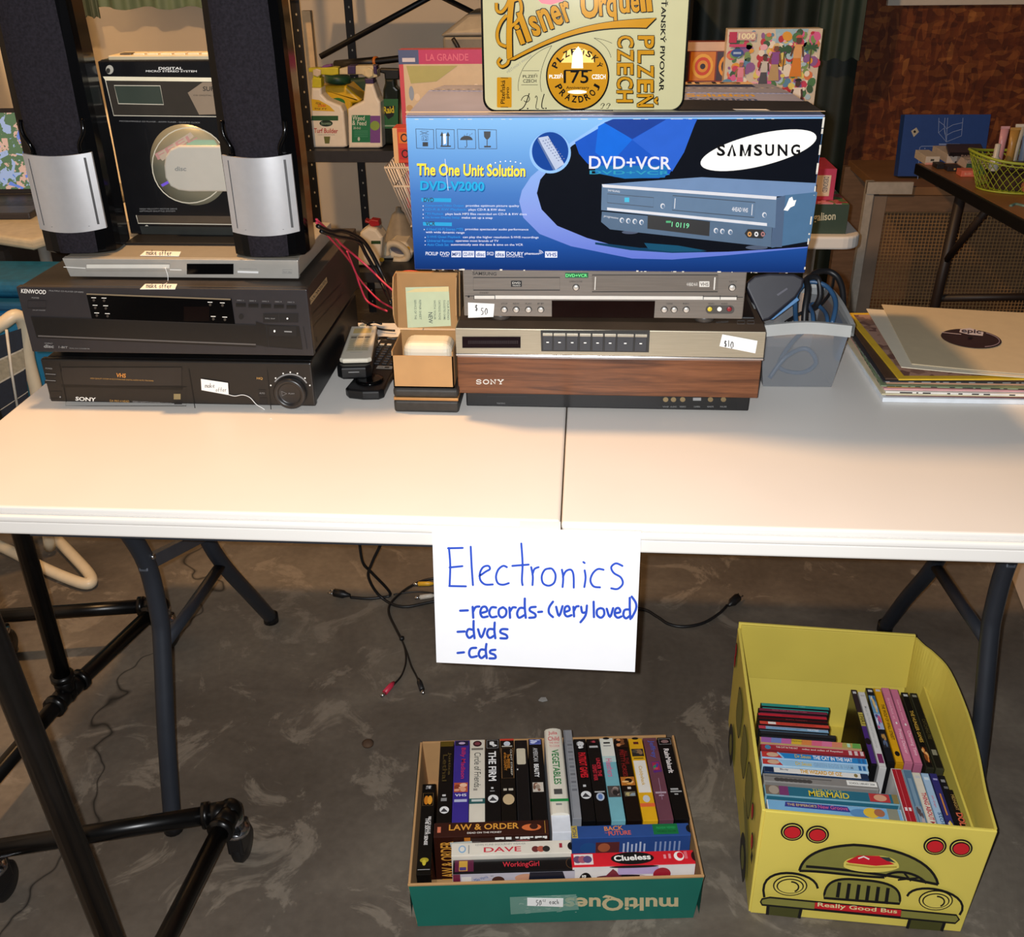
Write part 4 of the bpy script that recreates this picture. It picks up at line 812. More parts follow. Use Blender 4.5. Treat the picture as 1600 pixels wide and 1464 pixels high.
    for i in range(16): y = random.random() * H; I.rect(W_ - 0.002 - 0.001 * random.random(), y, W_ - 0.0003, min(H, y + 0.014 * random.random()), EDGEW, 12)
b = MB()
# body: front face is its own blue sheet, sides bow a little
b.hexa([(x0, Y, z0), (x1, Y, z0), (x1 - 0.004, BB, z0), (x0 + 0.004, BB, z0), (x0, Y, z1), (x1, Y, z1), (x1 - 0.02, BB, z1 - 0.002), (x0 + 0.012, BB, z1 - 0.002)], BLUEGR, 0.0015)
_bz = Vector((0, 0, 0))
faceprint(b); ob = b.build('body', Ct)
for me_m in ob.data.materials: pass
# flaps on top
TOPC = mat('9298b8', 0.35, var=0.14, scale=9); TOPD = mat('24242c', 0.3, var=0.15, scale=9)  # pale flap colour also carries the lamp's sheen on top
b = MB(); zt = z1 + 0.0005
b.hexa([(x0, Y + 0.001, zt), (x1, Y + 0.001, zt), (x1 - 0.012, 0.512, zt), (x0 + 0.006, 0.512, zt), (x0, Y + 0.001, zt + 0.002), (x1, Y + 0.001, zt + 0.002), (x1 - 0.012, 0.512, zt + 0.006), (x0 + 0.006, 0.512, zt + 0.012)], TOPC, 0.0006)
Ft = Face((x0, Y, zt + 0.003), (1, 0, 0), (0, 1, 0.03)); I = Ink(b, Ft, None, 0.0006)
I.poly([(0.29, 0.002), (0.576, 0.002), (0.57, 0.085), (0.40, 0.10), (0.29, 0.06)], TOPD, 4)
I.text('The One Unit Solution', (0.22, 0.118), (0.50, 0.118), 0.028, ink('c09a40'), 6, 1.5)
I.poly([(0.455, 0.018), (0.50, 0.016), (0.505, 0.006), (0.458, 0.007)], TAGPAPER, 6)
I.rect(0.0, 0.0, 0.578, 0.006, EDGEW, 5); b.build('flap', Ct)
b = MB(); b.hexa([(x0 + 0.006, 0.516, zt), (x1 - 0.012, 0.516, zt), (x1 - 0.021, BB, zt), (x0 + 0.012, BB, zt), (x0 + 0.006, 0.516, zt + 0.012), (x1 - 0.012, 0.516, zt + 0.006), (x1 - 0.021, BB, zt + 0.003), (x0 + 0.012, BB, zt + 0.003)], TOPC, 0.0006)
I = Ink(b, Face((x0, 0.516, zt + 0.0095), (1, 0, 0), (0, 1, -0.04)), None, 0.001); I.poly([(0.24, 0.085), (0.52, 0.085), (0.52, 0.13), (0.24, 0.13)], ink('d8b890'), 3); I.text('SAMSUNG', (0.27, 0.093), (0.50, 0.093), 0.024, BLK, 4, 1)
for i in range(70):   # raw corrugated edge between the flaps
    x = 0.012 + i * 0.0079; I.rect(x, -0.003, x + 0.004, 0.002, BLK if i % 2 else EDGEW, 4)
b.build('flap', Ct)

# --- embossed tin sign standing on the carton
Tn = thing('tin_sign', (0.014, 0.352, zt + 0.003), 'cream and gold embossed tin beer sign standing on the blue carton', 'sign')
zb = zt + 0.0034; Ft = Face((-0.124, 0.352, zb), (1, 0, 0), (0, 0.0, 1)); W_ = 0.281
CREAM = mat('bdb78e', 0.1, var=0.02, scale=20); GLD = mat('c48a1a', 0.1, 0.1, var=0.05, scale=20); INK_ = mat('0b0a08', 0.1)
b = MB(); b.prism(Ft, rr(0, 0, W_, 0.40, 0.018, 8), -0.003, 0.0, INK_, 0.0008); b.prism(Ft, rr(0.003, 0.003, W_ - 0.003, 0.397, 0.016, 8), 0.0, 0.001, CREAM, 0.0006); b.build('plate', Tn)
b = MB(); Fp = Face(Ft.at(0, 0, 0.001), Ft.U, Ft.V); I = Ink(b, Fp, K_T, 0.00025)
def emb(I, pts, wd, l=4):     # raised gold stroke with dark outline
    I.line([(x + 6, y + 7) for x, y in pts], wd + 8, INK_, l - 1); I.line(pts, wd + 6, INK_, l); I.line(pts, wd, GLD, l + 2)
def bz(*p, n=14):
    o = []
    for i in range(n + 1):
        t = i / n; q = [list(a) for a in p]
        while len(q) > 1: q = [[q[k][0] * (1 - t) + q[k + 1][0] * t, q[k][1] * (1 - t) + q[k + 1][1] * t] for k in range(len(q) - 1)]
        o.append(tuple(q[0]))
    return o
for pts, wd in (([(285, -40), (270, 100), (262, 250), (265, 430)], 40), ([(278, 10), (335, -5), (352, 70), (325, 150), (275, 195)], 22), ([(245, 110), (200, 165), (174, 245), (188, 315), (240, 342)], 22), ([(168, 20), (172, 75), (205, 88), (240, 50), (262, 0)], 22), ([(262, 400), (252, 462), (208, 488), (180, 458), (200, 425)], 20)): emb(I, sm2(pts), wd)
sw = bz((250, 440), (560, 270), (800, 150), (1090, 145), (1345, 130), n=20); lo = bz((1270, 205), (1050, 200), (830, 200), (600, 280), (300, 440), n=20)
I.poly([(x + 5, y + 8) for x, y in sw + lo], INK_, 3); I.poly(sw + lo, GLD, 5); I.line(sw + lo, 4, INK_, 6, True)
for (x, y, s, ch) in ((345, 330, 150, 'i'), (392, 312, 230, 'l'), (445, 272, 150, 's'), (515, 235, 165, 'n'), (600, 195, 150, 'e'), (680, 165, 150, 'r')):
    x2 = x + {'i': 38, 'l': 38, 's': 60, 'n': 78, 'e': 68, 'r': 58}[ch]; dy = -(x2 - x) * 0.36
    outl(I, ch, (x, y), (x2, y + dy), s)
for (x, y, s, ch, wd) in ((790, 135, 240, 'U', 130), (925, 118, 130, 'r', 60), (985, 190, 210, 'q', 72), (1075, 98, 130, 'u', 75), (1160, 92, 128, 'e', 62), (1232, 88, 125, 'l', 36), (1275, 86, 180, 'l', 40)):
    outl(I, ch, (x, y), (x + wd, y - 4), s)
I.poly([(450, -20), (500, 28), (570, 38), (660, 10), (690, -20)], mat('b02c3a', 0.4, 0.2), 3); I.line([(450, -20), (500, 28), (570, 38), (660, 10), (690, -20)], 7, CREAM, 4)
b.build('lettering', Tn)
b = MB(); I = Ink(b, Fp, K_T, 0.00025)
I.ell(765, 560, 233, 252, INK_, 3, n=56); I.ell(765, 558, 222, 240, GLD, 5, n=56); I.ell(765, 460, 120, 110, mat('b8862a', 0.35, 0.3), 6, a0=180, a1=360)
I.arc_text('PLZEŇSKÝ', 765, 560, 160, 162, 18, 46, INK_, 7, 2); 
for i, ch in enumerate('PRAZDROJ'):
    a = math.radians(200 + 140 * (i + .5) / 8); cx, cy = 765 + 182 * math.cos(a), 558 - 196 * math.sin(a); tx, ty = -math.sin(a), -math.cos(a)
    I.text(ch, (cx - tx * 19 + 0, cy - ty * 19), (cx + tx * 19, cy + ty * 19), 50, INK_, 7, 2)
I.text('PLZEŇ', (556, 575), (655, 575), 36, WHT, 7, 1); I.text('CZECH', (870, 580), (970, 580), 34, WHT, 7, 1); I.text('175', (662, 612), (845, 612), 95, INK_, 7, 0.6); I.text('Anniversary', (680, 660), (850, 660), 28, INK_, 7, 0.6)
I.rect(668, 512, 870, 522, INK_, 7); I.poly([(720, 500), (730, 390), (770, 340), (800, 390), (805, 500)], mat('efe0b0', 0.35, 0.3), 7); I.ell(762, 675, 70, 14, mat('efe0b0', 0.35, 0.3), 6)
b.build('medallion', Tn); b = MB(); I = Ink(b, Fp, K_T, 0.00025); I.rrect(172, 568, 280, 790, 8, GLD, 3); I.text('Plzeňská', (230, 762), (232, 590), 34, INK_, 4, .6); I.text('pivo', (268, 722), (268, 640), 30, INK_, 4, .6); I.line([(200, 572), (255, 574)], 4, INK_, 4); I.line([(200, 785), (255, 787)], 4, INK_, 4)
b.build('plaque', Tn)
b = MB(); I = Ink(b, Fp, K_T, 0.00025)
for t, x, ya, yb_, h in (('PLZEŇ', 1208, 262, 800, 118), ('CZECH', 1058, 262, 765, 118)):
    k = len(t)
    for i, ch in enumerate(t):
        y0 = ya + (yb_ - ya) * i / k; y1 = y0 + (yb_ - ya) / k * 0.86; xx = x - 8 * i / k; hh = h if ch != 'Ň' else h * 1.28
        outl(I, ch, (xx, y0), (xx, y1), hh, 1.2, 4)
b.build('lettering', Tn); b = MB(); I = Ink(b, Fp, K_T, 0.00025); I.text('MĚŠŤANSKÝ PIVOVAR', (1385, -150), (1362, 672), 48, INK_, 4, 1.2)
b.build('lettering', Tn); b = MB(); I = Ink(b, Fp, K_T, 0.00025); I.text('MĚŠŤANSKÝ PIVOVAR', (252, 540), (432, 412), 24, ink('6a6656'), 3); I.text('PLZEŇ', (362, 572), (468, 570), 28, INK_, 3, .6); I.text('CZECH', (364, 608), (462, 606), 24, INK_, 3, .6)
I.line([(360, 520), (482, 520)], 3, INK_, 3); I.line([(350, 624), (472, 624)], 3, INK_, 3); I.line(bz((575, 335), (430, 380), (310, 520), (330, 668)), 3, INK_, 3); I.line(bz((575, 335), (510, 450), (470, 560), (500, 675)), 3, INK_, 3)
b.build('lettering', Tn); b = MB(); I = Ink(b, Fp, K_T, 0.00025); I.line(bz((885, 280), (960, 320), (1000, 370), (1010, 422)), 3, INK_, 3); I.line(bz((885, 280), (940, 285), (980, 300), (1018, 318)), 3, INK_, 3)
b.build('arc_ornament', Tn); b = MB(); I = Ink(b, Fp, K_T, 0.00025); I.line(bz((350, 740), (360, 690), (430, 670), (430, 740), (400, 770), (370, 740)), 5, INK_, 3); I.line(bz((410, 685), (390, 740), (380, 800), (335, 806)), 7, INK_, 3); I.ell(398, 798, 6, 6, INK_, 3, n=8)
I.line(bz((455, 720), (450, 690), (490, 690), (470, 760), (430, 810), (480, 800)), 5, INK_, 3); I.line(bz((520, 690), (500, 750), (490, 810), (520, 795)), 7, INK_, 3); I.ell(532, 796, 6, 6, INK_, 3, n=8)
for dx in (0, 42): I.line(bz((935 + dx, 775), (940 + dx, 750), (975 + dx, 755), (965 + dx, 780), (950 + dx, 775)), 4, INK_, 3); I.line([(962 + dx, 762), (945 + dx, 798), (934 + dx, 796)], 4, INK_, 3)
b.build('monogram', Tn)

# ================================================================== small things on the table
# black case with a gold stripe
b = MB(); CASE = mat('2b2926', 0.5, var=0.2, scale=120, bmp=0.08)
b.box(-0.279, -0.173, 0.332, 0.44, 0.7425, 0.7625, CASE, 0.005, 3); b.box(-0.2785, -0.1735, 0.3325, 0.4395, 0.7615, 0.7665, mat('b98a55', 0.3, 0.5), 0.0008); b.box(-0.279, -0.173, 0.332, 0.44, 0.7655, 0.7835, CASE, 0.006, 3)
cs = MB(); cs.box(-0.279, -0.173, 0.332, 0.44, 0.7403, 0.7625, CASE, 0.005, 3)
P = thing('hard_case', (-0.226, 0.386, 0.7403), 'low black hard case with a gold stripe under the open cardboard box', 'case'); cs.build('base', P)
m = MB(); m.box(-0.2785, -0.1735, 0.3325, 0.4395, 0.7620, 0.7668, mat('b98a55', 0.3, 0.5), 0.0008); m.build('gold_stripe', P)
m = MB(); m.box(-0.279, -0.173, 0.332, 0.44, 0.7663, 0.7835, CASE, 0.006, 3); m.build('lid', P)
# open cardboard box
CB = thing('cardboard_box', (-0.228, 0.38, 0.784), 'small open brown cardboard box with raised lid, standing on the black case', 'box')
bx0, bx1, by0, by1, bz0, bz1 = -0.277, -0.1795, 0.334, 0.42, 0.784, 0.838
m = MB(); t = 0.002
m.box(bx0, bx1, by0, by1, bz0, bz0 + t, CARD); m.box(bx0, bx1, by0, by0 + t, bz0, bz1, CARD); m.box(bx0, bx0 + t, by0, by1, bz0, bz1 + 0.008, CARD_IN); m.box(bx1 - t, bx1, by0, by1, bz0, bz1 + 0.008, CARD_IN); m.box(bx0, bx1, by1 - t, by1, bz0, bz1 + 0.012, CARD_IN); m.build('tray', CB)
m = MB(); Fl = Face((bx0 - 0.004, by1 + 0.004, bz1 + 0.014), (1, 0, 0), (0, 0.22, 1)); wL = bx1 - bx0 + 0.006; hL = 0.092
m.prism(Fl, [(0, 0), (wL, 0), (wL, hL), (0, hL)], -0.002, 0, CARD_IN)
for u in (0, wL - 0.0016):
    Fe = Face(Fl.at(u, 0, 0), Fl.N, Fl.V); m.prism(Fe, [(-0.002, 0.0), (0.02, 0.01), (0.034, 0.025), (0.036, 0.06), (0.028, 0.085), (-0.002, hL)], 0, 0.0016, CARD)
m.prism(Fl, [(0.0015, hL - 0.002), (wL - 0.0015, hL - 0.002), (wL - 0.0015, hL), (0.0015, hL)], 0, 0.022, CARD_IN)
I = Ink(m, Fl, None, 0.0006); I.poly([(0.016, 0.0), (0.014, 0.066), (0.085, 0.068), (0.088, 0.004)], ink('bfc9a4', 0.7), 1); I.poly([(0.014, 0.058), (0.03, 0.064), (0.085, 0.068), (0.085, 0.060)], ink('d9c68e', 0.7), 2)
for i, (x, t_) in enumerate(((0.028, 'SERVICE OF THE'), (0.036, 'REPAIR SHEET'), (0.060, 'WITH YOUR'), (0.068, 'CARTRIDGE PHONE'), (0.076, 'SUGGESTED OHMS'), (0.082, 'YOUR PHONO'))): I.text(t_, (x, 0.046), (x, 0.014), 0.0035, ink('4a5648'), 3, .4)
I.text('NEW', (0.051, 0.026), (0.051, 0.008), 0.007, ink('2a3430'), 3, .6); m.build('lid', CB)
m = MB(); m.box(-0.263, -0.1835, 0.352, 0.405, 0.787, 0.851, mat('ddd3bd', 0.45, var=0.03), 0.014, 4)
o = tag(m.build('plastic_case'), 'cream rounded plastic case sitting inside the open cardboard box', 'case')
# remotes
R1 = thing('remote_control', (-0.335, 0.5, 0.741), 'black remote control lying on the table beside the cardboard box', 'remote control')
def rc(pts, z, h): return [Vector(onz(*K_R(x, y), z)) for x, y in pts]
m = MB(); o = Vector((-0.338, 0.382, 0.741)); d = Vector((0.06, 1, 0)).normalized(); Fr = Face(o, Vector((d.y, -d.x, 0)), d)
m.prism(Fr, [(-0.033, 0.006), (-0.026, -0.003), (0, -0.007), (0.026, -0.003), (0.033, 0.006), (0.030, 0.06), (0.031, 0.235), (-0.031, 0.235), (-0.030, 0.06)], 0, 0.017, BLACKPL, 0.004, 3)
I = Ink(m, Face(Fr.at(0, 0, 0.017), Fr.U, Fr.V), None, 0.0004); I.rect(-0.002, 0.09, 0.026, 0.104, ink('9a948a'), 1); I.rect(0.012, 0.094, 0.02, 0.1, BLK, 2); I.text('VCR', (0.001, 0.095), (0.009, 0.095), 0.004, BLK, 2); R1b = m.build('body', R1)
m = MB(); m.lathe(Fr.at(0, 0.04, 0.0165), [(0.024, 0), (0.024, 0.003), (0.018, 0.004), (0.012, 0.0035), (0.002, 0.005)], BLACKGL, 30); m.build('dial', R1b)
for i in range(9):
    for j in range(4):
        m = MB(); u, v = -0.02 + j * 0.0135, 0.115 + i * 0.0115; c = 'd6c0a0' if i == 8 and j < 2 else ('3e8a52' if i == 8 and j == 2 else '2b2b2e'); m.obox(Face(Fr.at(0, 0, 0.0168), Fr.U, Fr.V), u - 0.0042, u + 0.0042, v - 0.003, v + 0.003, 0, 0.002, mat(c, 0.5), 0.0006); m.build('button', R1b)
R2 = thing('remote_control', (-0.37, 0.5, 0.7592), 'thick black remote turned back up, stacked between the black and the cream remotes', 'remote control')
d2 = Vector((-0.11, 1, 0)).normalized(); F2 = Face((-0.362, 0.425, 0.7592), Vector((d2.y, -d2.x, 0)), d2)
m = MB(); m.prism(F2, [(-0.029, 0.006), (-0.02, -0.004), (0.02, -0.004), (0.029, 0.006), (0.027, 0.16), (-0.027, 0.16)], 0, 0.0225, BLACKPL, 0.004, 3); I = Ink(m, Face(F2.at(0, -0.0042, 0), F2.U, (0, 0, 1)), None, 0.0004); I.rect(-0.009, 0.013, 0.009, 0.0145, GRY, 1); m.build('body', R2)
R3 = thing('remote_control', (-0.37, 0.52, 0.782), 'cream remote control lying on top of the pile of remotes', 'remote control')
F3 = Face((-0.361, 0.436, 0.7822), Vector((d2.y, -d2.x, 0)), d2)
m = MB(); m.prism(F3, [(-0.027, 0.006), (-0.021, 0), (0.021, 0), (0.027, 0.006), (0.0235, 0.165), (-0.0235, 0.165)], 0, 0.0085, mat('d6cfbd', 0.4, var=0.03), 0.003, 3)
I = Ink(m, Face(F3.at(0, 0, 0.0085), F3.U, F3.V), None, 0.0003); I.rect(-0.019, 0.035, 0.019, 0.115, ink('c4bca4'), 1); I.line([(-0.012, 0.03), (0.010, 0.03)], 0.001, GRY, 1)
for k, x in enumerate((-0.012, 0.0, 0.012)):
    I.rect(x - 0.005, 0.098, x + 0.005, 0.107, ink('7a7264'), 2)
    for i in range(6): I.line([(x - 0.005, 0.088 - i * 0.009), (x + 0.005, 0.088 - i * 0.009)], 0.0022, ink('9a8c58'), 2)
I.rect(-0.016, 0.125, 0.016, 0.15, ink('cdb87c'), 1); m.build('body', R3)
m = MB(); m.obox(F3, -0.008, 0.004, 0.160, 0.172, 0.006, 0.0095, mat('e0cfa6', 0.6), 0.001); m.build('tape', R3)
# white sheet and cable things behind
m = MB(); m.box(-0.335, -0.29, 0.625, 0.75, 0.7405, 0.743, mat('e9e4da', 0.6), 0.0005)
m.box(-0.30, -0.262, 0.52, 0.70, 0.7405, 0.742, mat('e9e4da', 0.6), 0.0003); tag(m.build('paper_sheet'), 'white folded paper lying on the table behind the remotes', 'paper')
for pts, r, lab in (([(600, 325, .76), (680, 322, .752), (760, 330, .75), (850, 320, .75)], .0032, 'thick black lead lying right of the cream remote'), ([(430, 140, .746), (520, 190, .747), (640, 230, .747), (780, 245, .7465)], .0022, 'thin black lead sloping down over the white paper behind the remotes'), ([(480, 185, .7475), (560, 155, .7475), (640, 175, .7475)], .0022, 'short black lead arched over the white paper behind the remotes')):
    m = MB(); m.tube([onz(*K_R(x, y), z_) for x, y, z_ in pts], r, BLACKPL, 8, sub=4); tag(m.build('cord'), lab, 'cord')
# speaker wires and black cables behind the left stack
def wire(name, pts, r, m_, label, cat='wire', sub=5, group=None):
    m = MB(); m.tube(pts, r, m_, 8, sub=sub); return tag(m.build(name), label, cat, group)
WR = mat('c0324a', 0.4)
def J(x, y, Y): return ony(*K_J(x, y), Y)
def JX(pts): return [onx(*K_J(x, y), X) for x, y, X in pts]
wire('speaker_wire', JX([(85, 625, -.402), (250, 780, -.395), (330, 870, -.390), (450, 970, -.38), (600, 1100, -.355), (720, 1220, -.33), (810, 1300, -.312), (900, 1380, -.295)]), 0.0019, WR, 'upper red speaker wire running from the left stack down to the cardboard box')
wire('speaker_wire', JX([(85, 655, -.402), (230, 820, -.396), (330, 930, -.393), (440, 1080, -.391), (500, 1250, -.387), (560, 1390, -.38), (640, 1450, -.36), (760, 1500, -.325)]), 0.0019, WR, 'lower red speaker wire sagging closest to the black player side')
wire('speaker_wire', JX([(380, 930, -.388), (420, 1030, -.388), (470, 1150, -.384), (560, 1270, -.375), (690, 1400, -.345), (830, 1480, -.31)]), 0.0017, WR, 'middle red speaker wire between two others behind the remotes')
wire('speaker_wire', [J(870, 1220, .62), J(850, 1180, .62), J(900, 1130, .62), J(1000, 1120, .62), J(1120, 1140, .62), J(1230, 1170, .62)], 0.0016, mat('d0352e', 0.4), 'orange red wire curling over the raised cardboard lid')
BC = mat('0f0f11', 0.4)
wire('power_cord', JX([(100, 690, -.399), (220, 740, -.39), (330, 735, -.38), (440, 770, -.37), (540, 840, -.36), (620, 960, -.35), (690, 1100, -.34), (760, 1250, -.325), (815, 1400, -.305)]), 0.0036, BC, 'thick black cable arching from the left stack down behind the cardboard box')
wire('power_cord', JX([(130, 740, -.398), (280, 790, -.385), (400, 810, -.375), (500, 850, -.366), (560, 960, -.36), (640, 1100, -.35), (720, 1260, -.335), (800, 1430, -.31)]), 0.0032, BC, 'second black cable just inside the thick arching one')


# clear bin with cables
Bn = thing('plastic_bin', (0.39, 0.56, 0.7385), 'clear plastic bin full of cables, beside the wood-fronted recorder', 'bin')
CLR = clear_plastic('8d9196', 0.45, 0.35); CLR2 = clear_plastic('b6b8b6', 0.9, 0.35)
m = MB(); zb_, zt_ = 0.738, 0.846
lo = [(0.332, 0.47), (0.447, 0.472), (0.447, 0.66), (0.332, 0.66)]; hi = [(0.316, 0.462), (0.462, 0.466), (0.464, 0.68), (0.316, 0.68)]
def lerp(a, c, t): return a + (c - a) * t
vs = []
for k in range(7):
    t = k / 6
    for (a, c) in zip(lo, hi): vs.append((lerp(a[0], c[0], t), lerp(a[1], c[1], t), lerp(zb_, zt_, t)))
fs = [[k * 4 + j, k * 4 + (j + 1) % 4, (k + 1) * 4 + (j + 1) % 4, (k + 1) * 4 + j] for k in range(6) for j in range(4)] + [[3, 2, 1, 0]]
m.add(vs, fs, CLR); m.build('tub', Bn)
m = MB()
for k in range(4):
    a, c = Vector((*hi[k], zt_)), Vector((*hi[(k + 1) % 4], zt_)); mid = (a + c) / 2 + Vector((0, 0, 0.006)); out = Vector((a.y - c.y, c.x - a.x, 0)).normalized() * -1
    P8 = smooth_path([a, mid, c], 8); vs = []
    for p in P8: vs += [p + Vector((0, 0, -0.014)), p + Vector((0, 0, 0.006)), p + out * 0.007 + Vector((0, 0, 0.006)), p + out * 0.007 + Vector((0, 0, -0.014))]
    n = len(P8); m.add(vs, [[i * 4 + j, i * 4 + (j + 1) % 4, (i + 1) * 4 + (j + 1) % 4, (i + 1) * 4 + j] for i in range(n - 1) for j in range(4)], CLR2)
m.build('rim', Bn)
m = MB(); m.hexa([(0.453, 0.500, 0.776), (0.462, 0.500, 0.772), (0.462, 0.52, 0.772), (0.453, 0.52, 0.776), (0.466, 0.494, 0.85), (0.474, 0.496, 0.85), (0.474, 0.60, 0.852), (0.466, 0.60, 0.852)], mat('4f7aa8', 0.35), 0.002); m.build('latch', Bn, label='blue latch')
rt = thing('router', (0.36, 0.56, 0.83), 'dark wireless box with a blue edge, tilted up out of the clear bin', 'router')
Fr = Face(Vector(ony(*K_BIN(405, 682), 0.53)), (1, 0, 0), (0, 0.35, 1))
pts = [Fr.uv(*K_BIN(x, y)) for x, y in ((405, 682), (240, 330), (250, 275), (330, 205), (480, 178), (740, 185), (845, 235), (830, 320), (760, 430), (480, 660))]
m = MB(); m.prism(Fr, pts, -0.022, 0, mat('2c2b33', 0.45, var=0.08), 0.004, 3); I = Ink(m, Fr, K_BIN, 0.0004); I.poly([(555, 400), (660, 330), (672, 345), (570, 415)], ink('5a5862'), 1); m.build('body', rt)
m = MB(); ed = [Fr.uv(*K_BIN(x, y)) for x, y in ((490, 664), (765, 428), (790, 458), (520, 660))]; m.prism(Fr, ed, -0.008, 0.003, mat('5f8fc0', 0.35), 0.001); m.build('blue_edge', rt)
def B(x, y, Y): return ony(*K_BIN(x, y), Y)
CBL = mat('2f5276', 0.4); CBK = mat('17171a', 0.45)
wire('network_cable', [B(760, 700, .52), B(750, 560, .55), B(760, 400, .57), B(850, 290, .58), B(950, 268, .58), B(1080, 320, .57), B(1160, 440, .55), B(1165, 560, .53), B(1130, 700, .51)], 0.0042, CBL, 'blue cable looping high out of the clear bin', 'cable')
wire('network_cable', [B(940, 720, .51), B(930, 600, .53), B(900, 520, .56), B(960, 500, .57), B(1040, 560, .55), B(1080, 640, .52), B(1085, 760, .50)], 0.0036, CBL, 'small blue cable loop low inside the clear bin', 'cable')
wire('power_cord', [B(840, 760, .52), B(850, 560, .53), B(880, 350, .55), B(870, 240, .57), B(980, 230, .58), B(1010, 400, .57), B(960, 520, .56), B(890, 560, .55)], 0.0055, CBK, 'flat black cord standing up in the middle of the clear bin', 'cord')
wire('power_cord', [B(900, 230, .63), B(960, 175, .64), B(1080, 158, .65), B(1180, 210, .645), B(1235, 330, .63), B(1250, 500, .61), B(1250, 680, .58)], 0.0055, CBK, 'black cord forming the tall outer loop at the right of the clear bin', 'cord')
wire('power_cord', [B(1150, 220, .66), B(1130, 330, .63), B(1080, 430, .60), B(980, 530, .57), B(890, 560, .56), B(760, 620, .55), B(650, 690, .53)], 0.003, CBK, 'thin black cord slanting across the opening of the clear bin', 'cord')
wire('power_cord', [(0.345, 0.49, 0.745), (0.37, 0.50, 0.78), (0.40, 0.49, 0.80), (0.42, 0.49, 0.775), (0.40, 0.50, 0.752), (0.365, 0.52, 0.755), (0.39, 0.55, 0.79), (0.43, 0.6, 0.80)], 0.004, CBL, 'bluish cable coiled at the bottom of the clear bin', 'cable')

# ================================================================== records
lpcol = [('dfe4ea', 0.0085, 'pale blue white boxed record set at the bottom of the pile'), ('6d3a34', 0.0028, 'record in a dark red sleeve just above the white boxed set'), ('cfc3a2', 0.003, 'record in a cream sleeve low in the pile'), ('e8e2d8', 0.0038, 'record in a white sleeve with black marks along its edge'), ('d8a0a0', 0.003, 'record in a pink sleeve in the pile'),
         ('caa23c', 0.0028, 'record in a mustard sleeve in the pile'), ('7c8a6a', 0.0028, 'record in a mossy green sleeve in the pile'), ('b98c70', 0.003, 'record in a tan sleeve in the middle of the pile'), ('2e2f34', 0.003, 'record in a charcoal sleeve under the dark brown one'), ('4a3426', 0.0035, 'record in a dark brown sleeve showing at the left of the pile'), ('d8b02e', 0.003, 'record in a yellow bordered sleeve under the plain ones')]
z = 0.7378; random.seed(11); LPG = 'record pile on the right end of the table'
for i, (c, th, lab) in enumerate(lpcol):
    dx = [0.0, 0.006, -0.002, 0.004, 0.002, 0.008, -0.004, 0.006, 0.0, 0.004, 0.022][i]; dy = [0, .006, .002, .004, .008, .012, .008, .014, .012, .016, .006][i]; rot = math.radians([2, 1.5, 2.5, 1, 2, 3, 1, 2.2, 3, 2.0, 4.5][i] - 2)
    o = Vector((0.5165 + dx, 0.413 + dy, z)); U = Vector((math.cos(rot), math.sin(rot), 0)); V = Vector((-math.sin(rot) + 0.03, math.cos(rot), 0)).normalized(); Fl = Face(o, U, Vector((-U.y, U.x, 0)))
    m = MB(); m.prism(Fl, [(0, 0), (0.33, 0), (0.33, 0.325), (0, 0.325)], 0, th * 0.93, mat(c, 0.5, var=0.08, scale=30), 0.0006)
    I = Ink(m, Face(Fl.at(0, 0, 0), Fl.U, (0, 0, 1)), None, 0.0003); Is = Ink(m, Face(Fl.at(0, 0.325, 0), -Fl.V, (0, 0, 1)), None, 0.0003)
    if i in (3, 6, 8):
        for k in range(26): a = random.random() * 0.31; I.rect(a, th * .2, a + 0.003 + 0.008 * random.random(), th * .75, BLK if i != 8 else GRY, 1); a = random.random() * 0.30; Is.rect(a, th * .2, a + 0.003 + 0.01 * random.random(), th * .75, BLK if i != 8 else GRY, 1)
    if i == 10:
        I = Ink(m, Face(Fl.at(0, 0, th * 0.93), Fl.U, Fl.V), None, 0.0003); I.rect(0.012, 0.012, 0.318, 0.313, blotch_mat('sleeve_picture', ['8a6a5c', 'a98676', '70504a', 'b89a86'], 60), 1)
    tag(m.build('record_sleeve'), lab, 'record', LPG); z += th
ztop = z
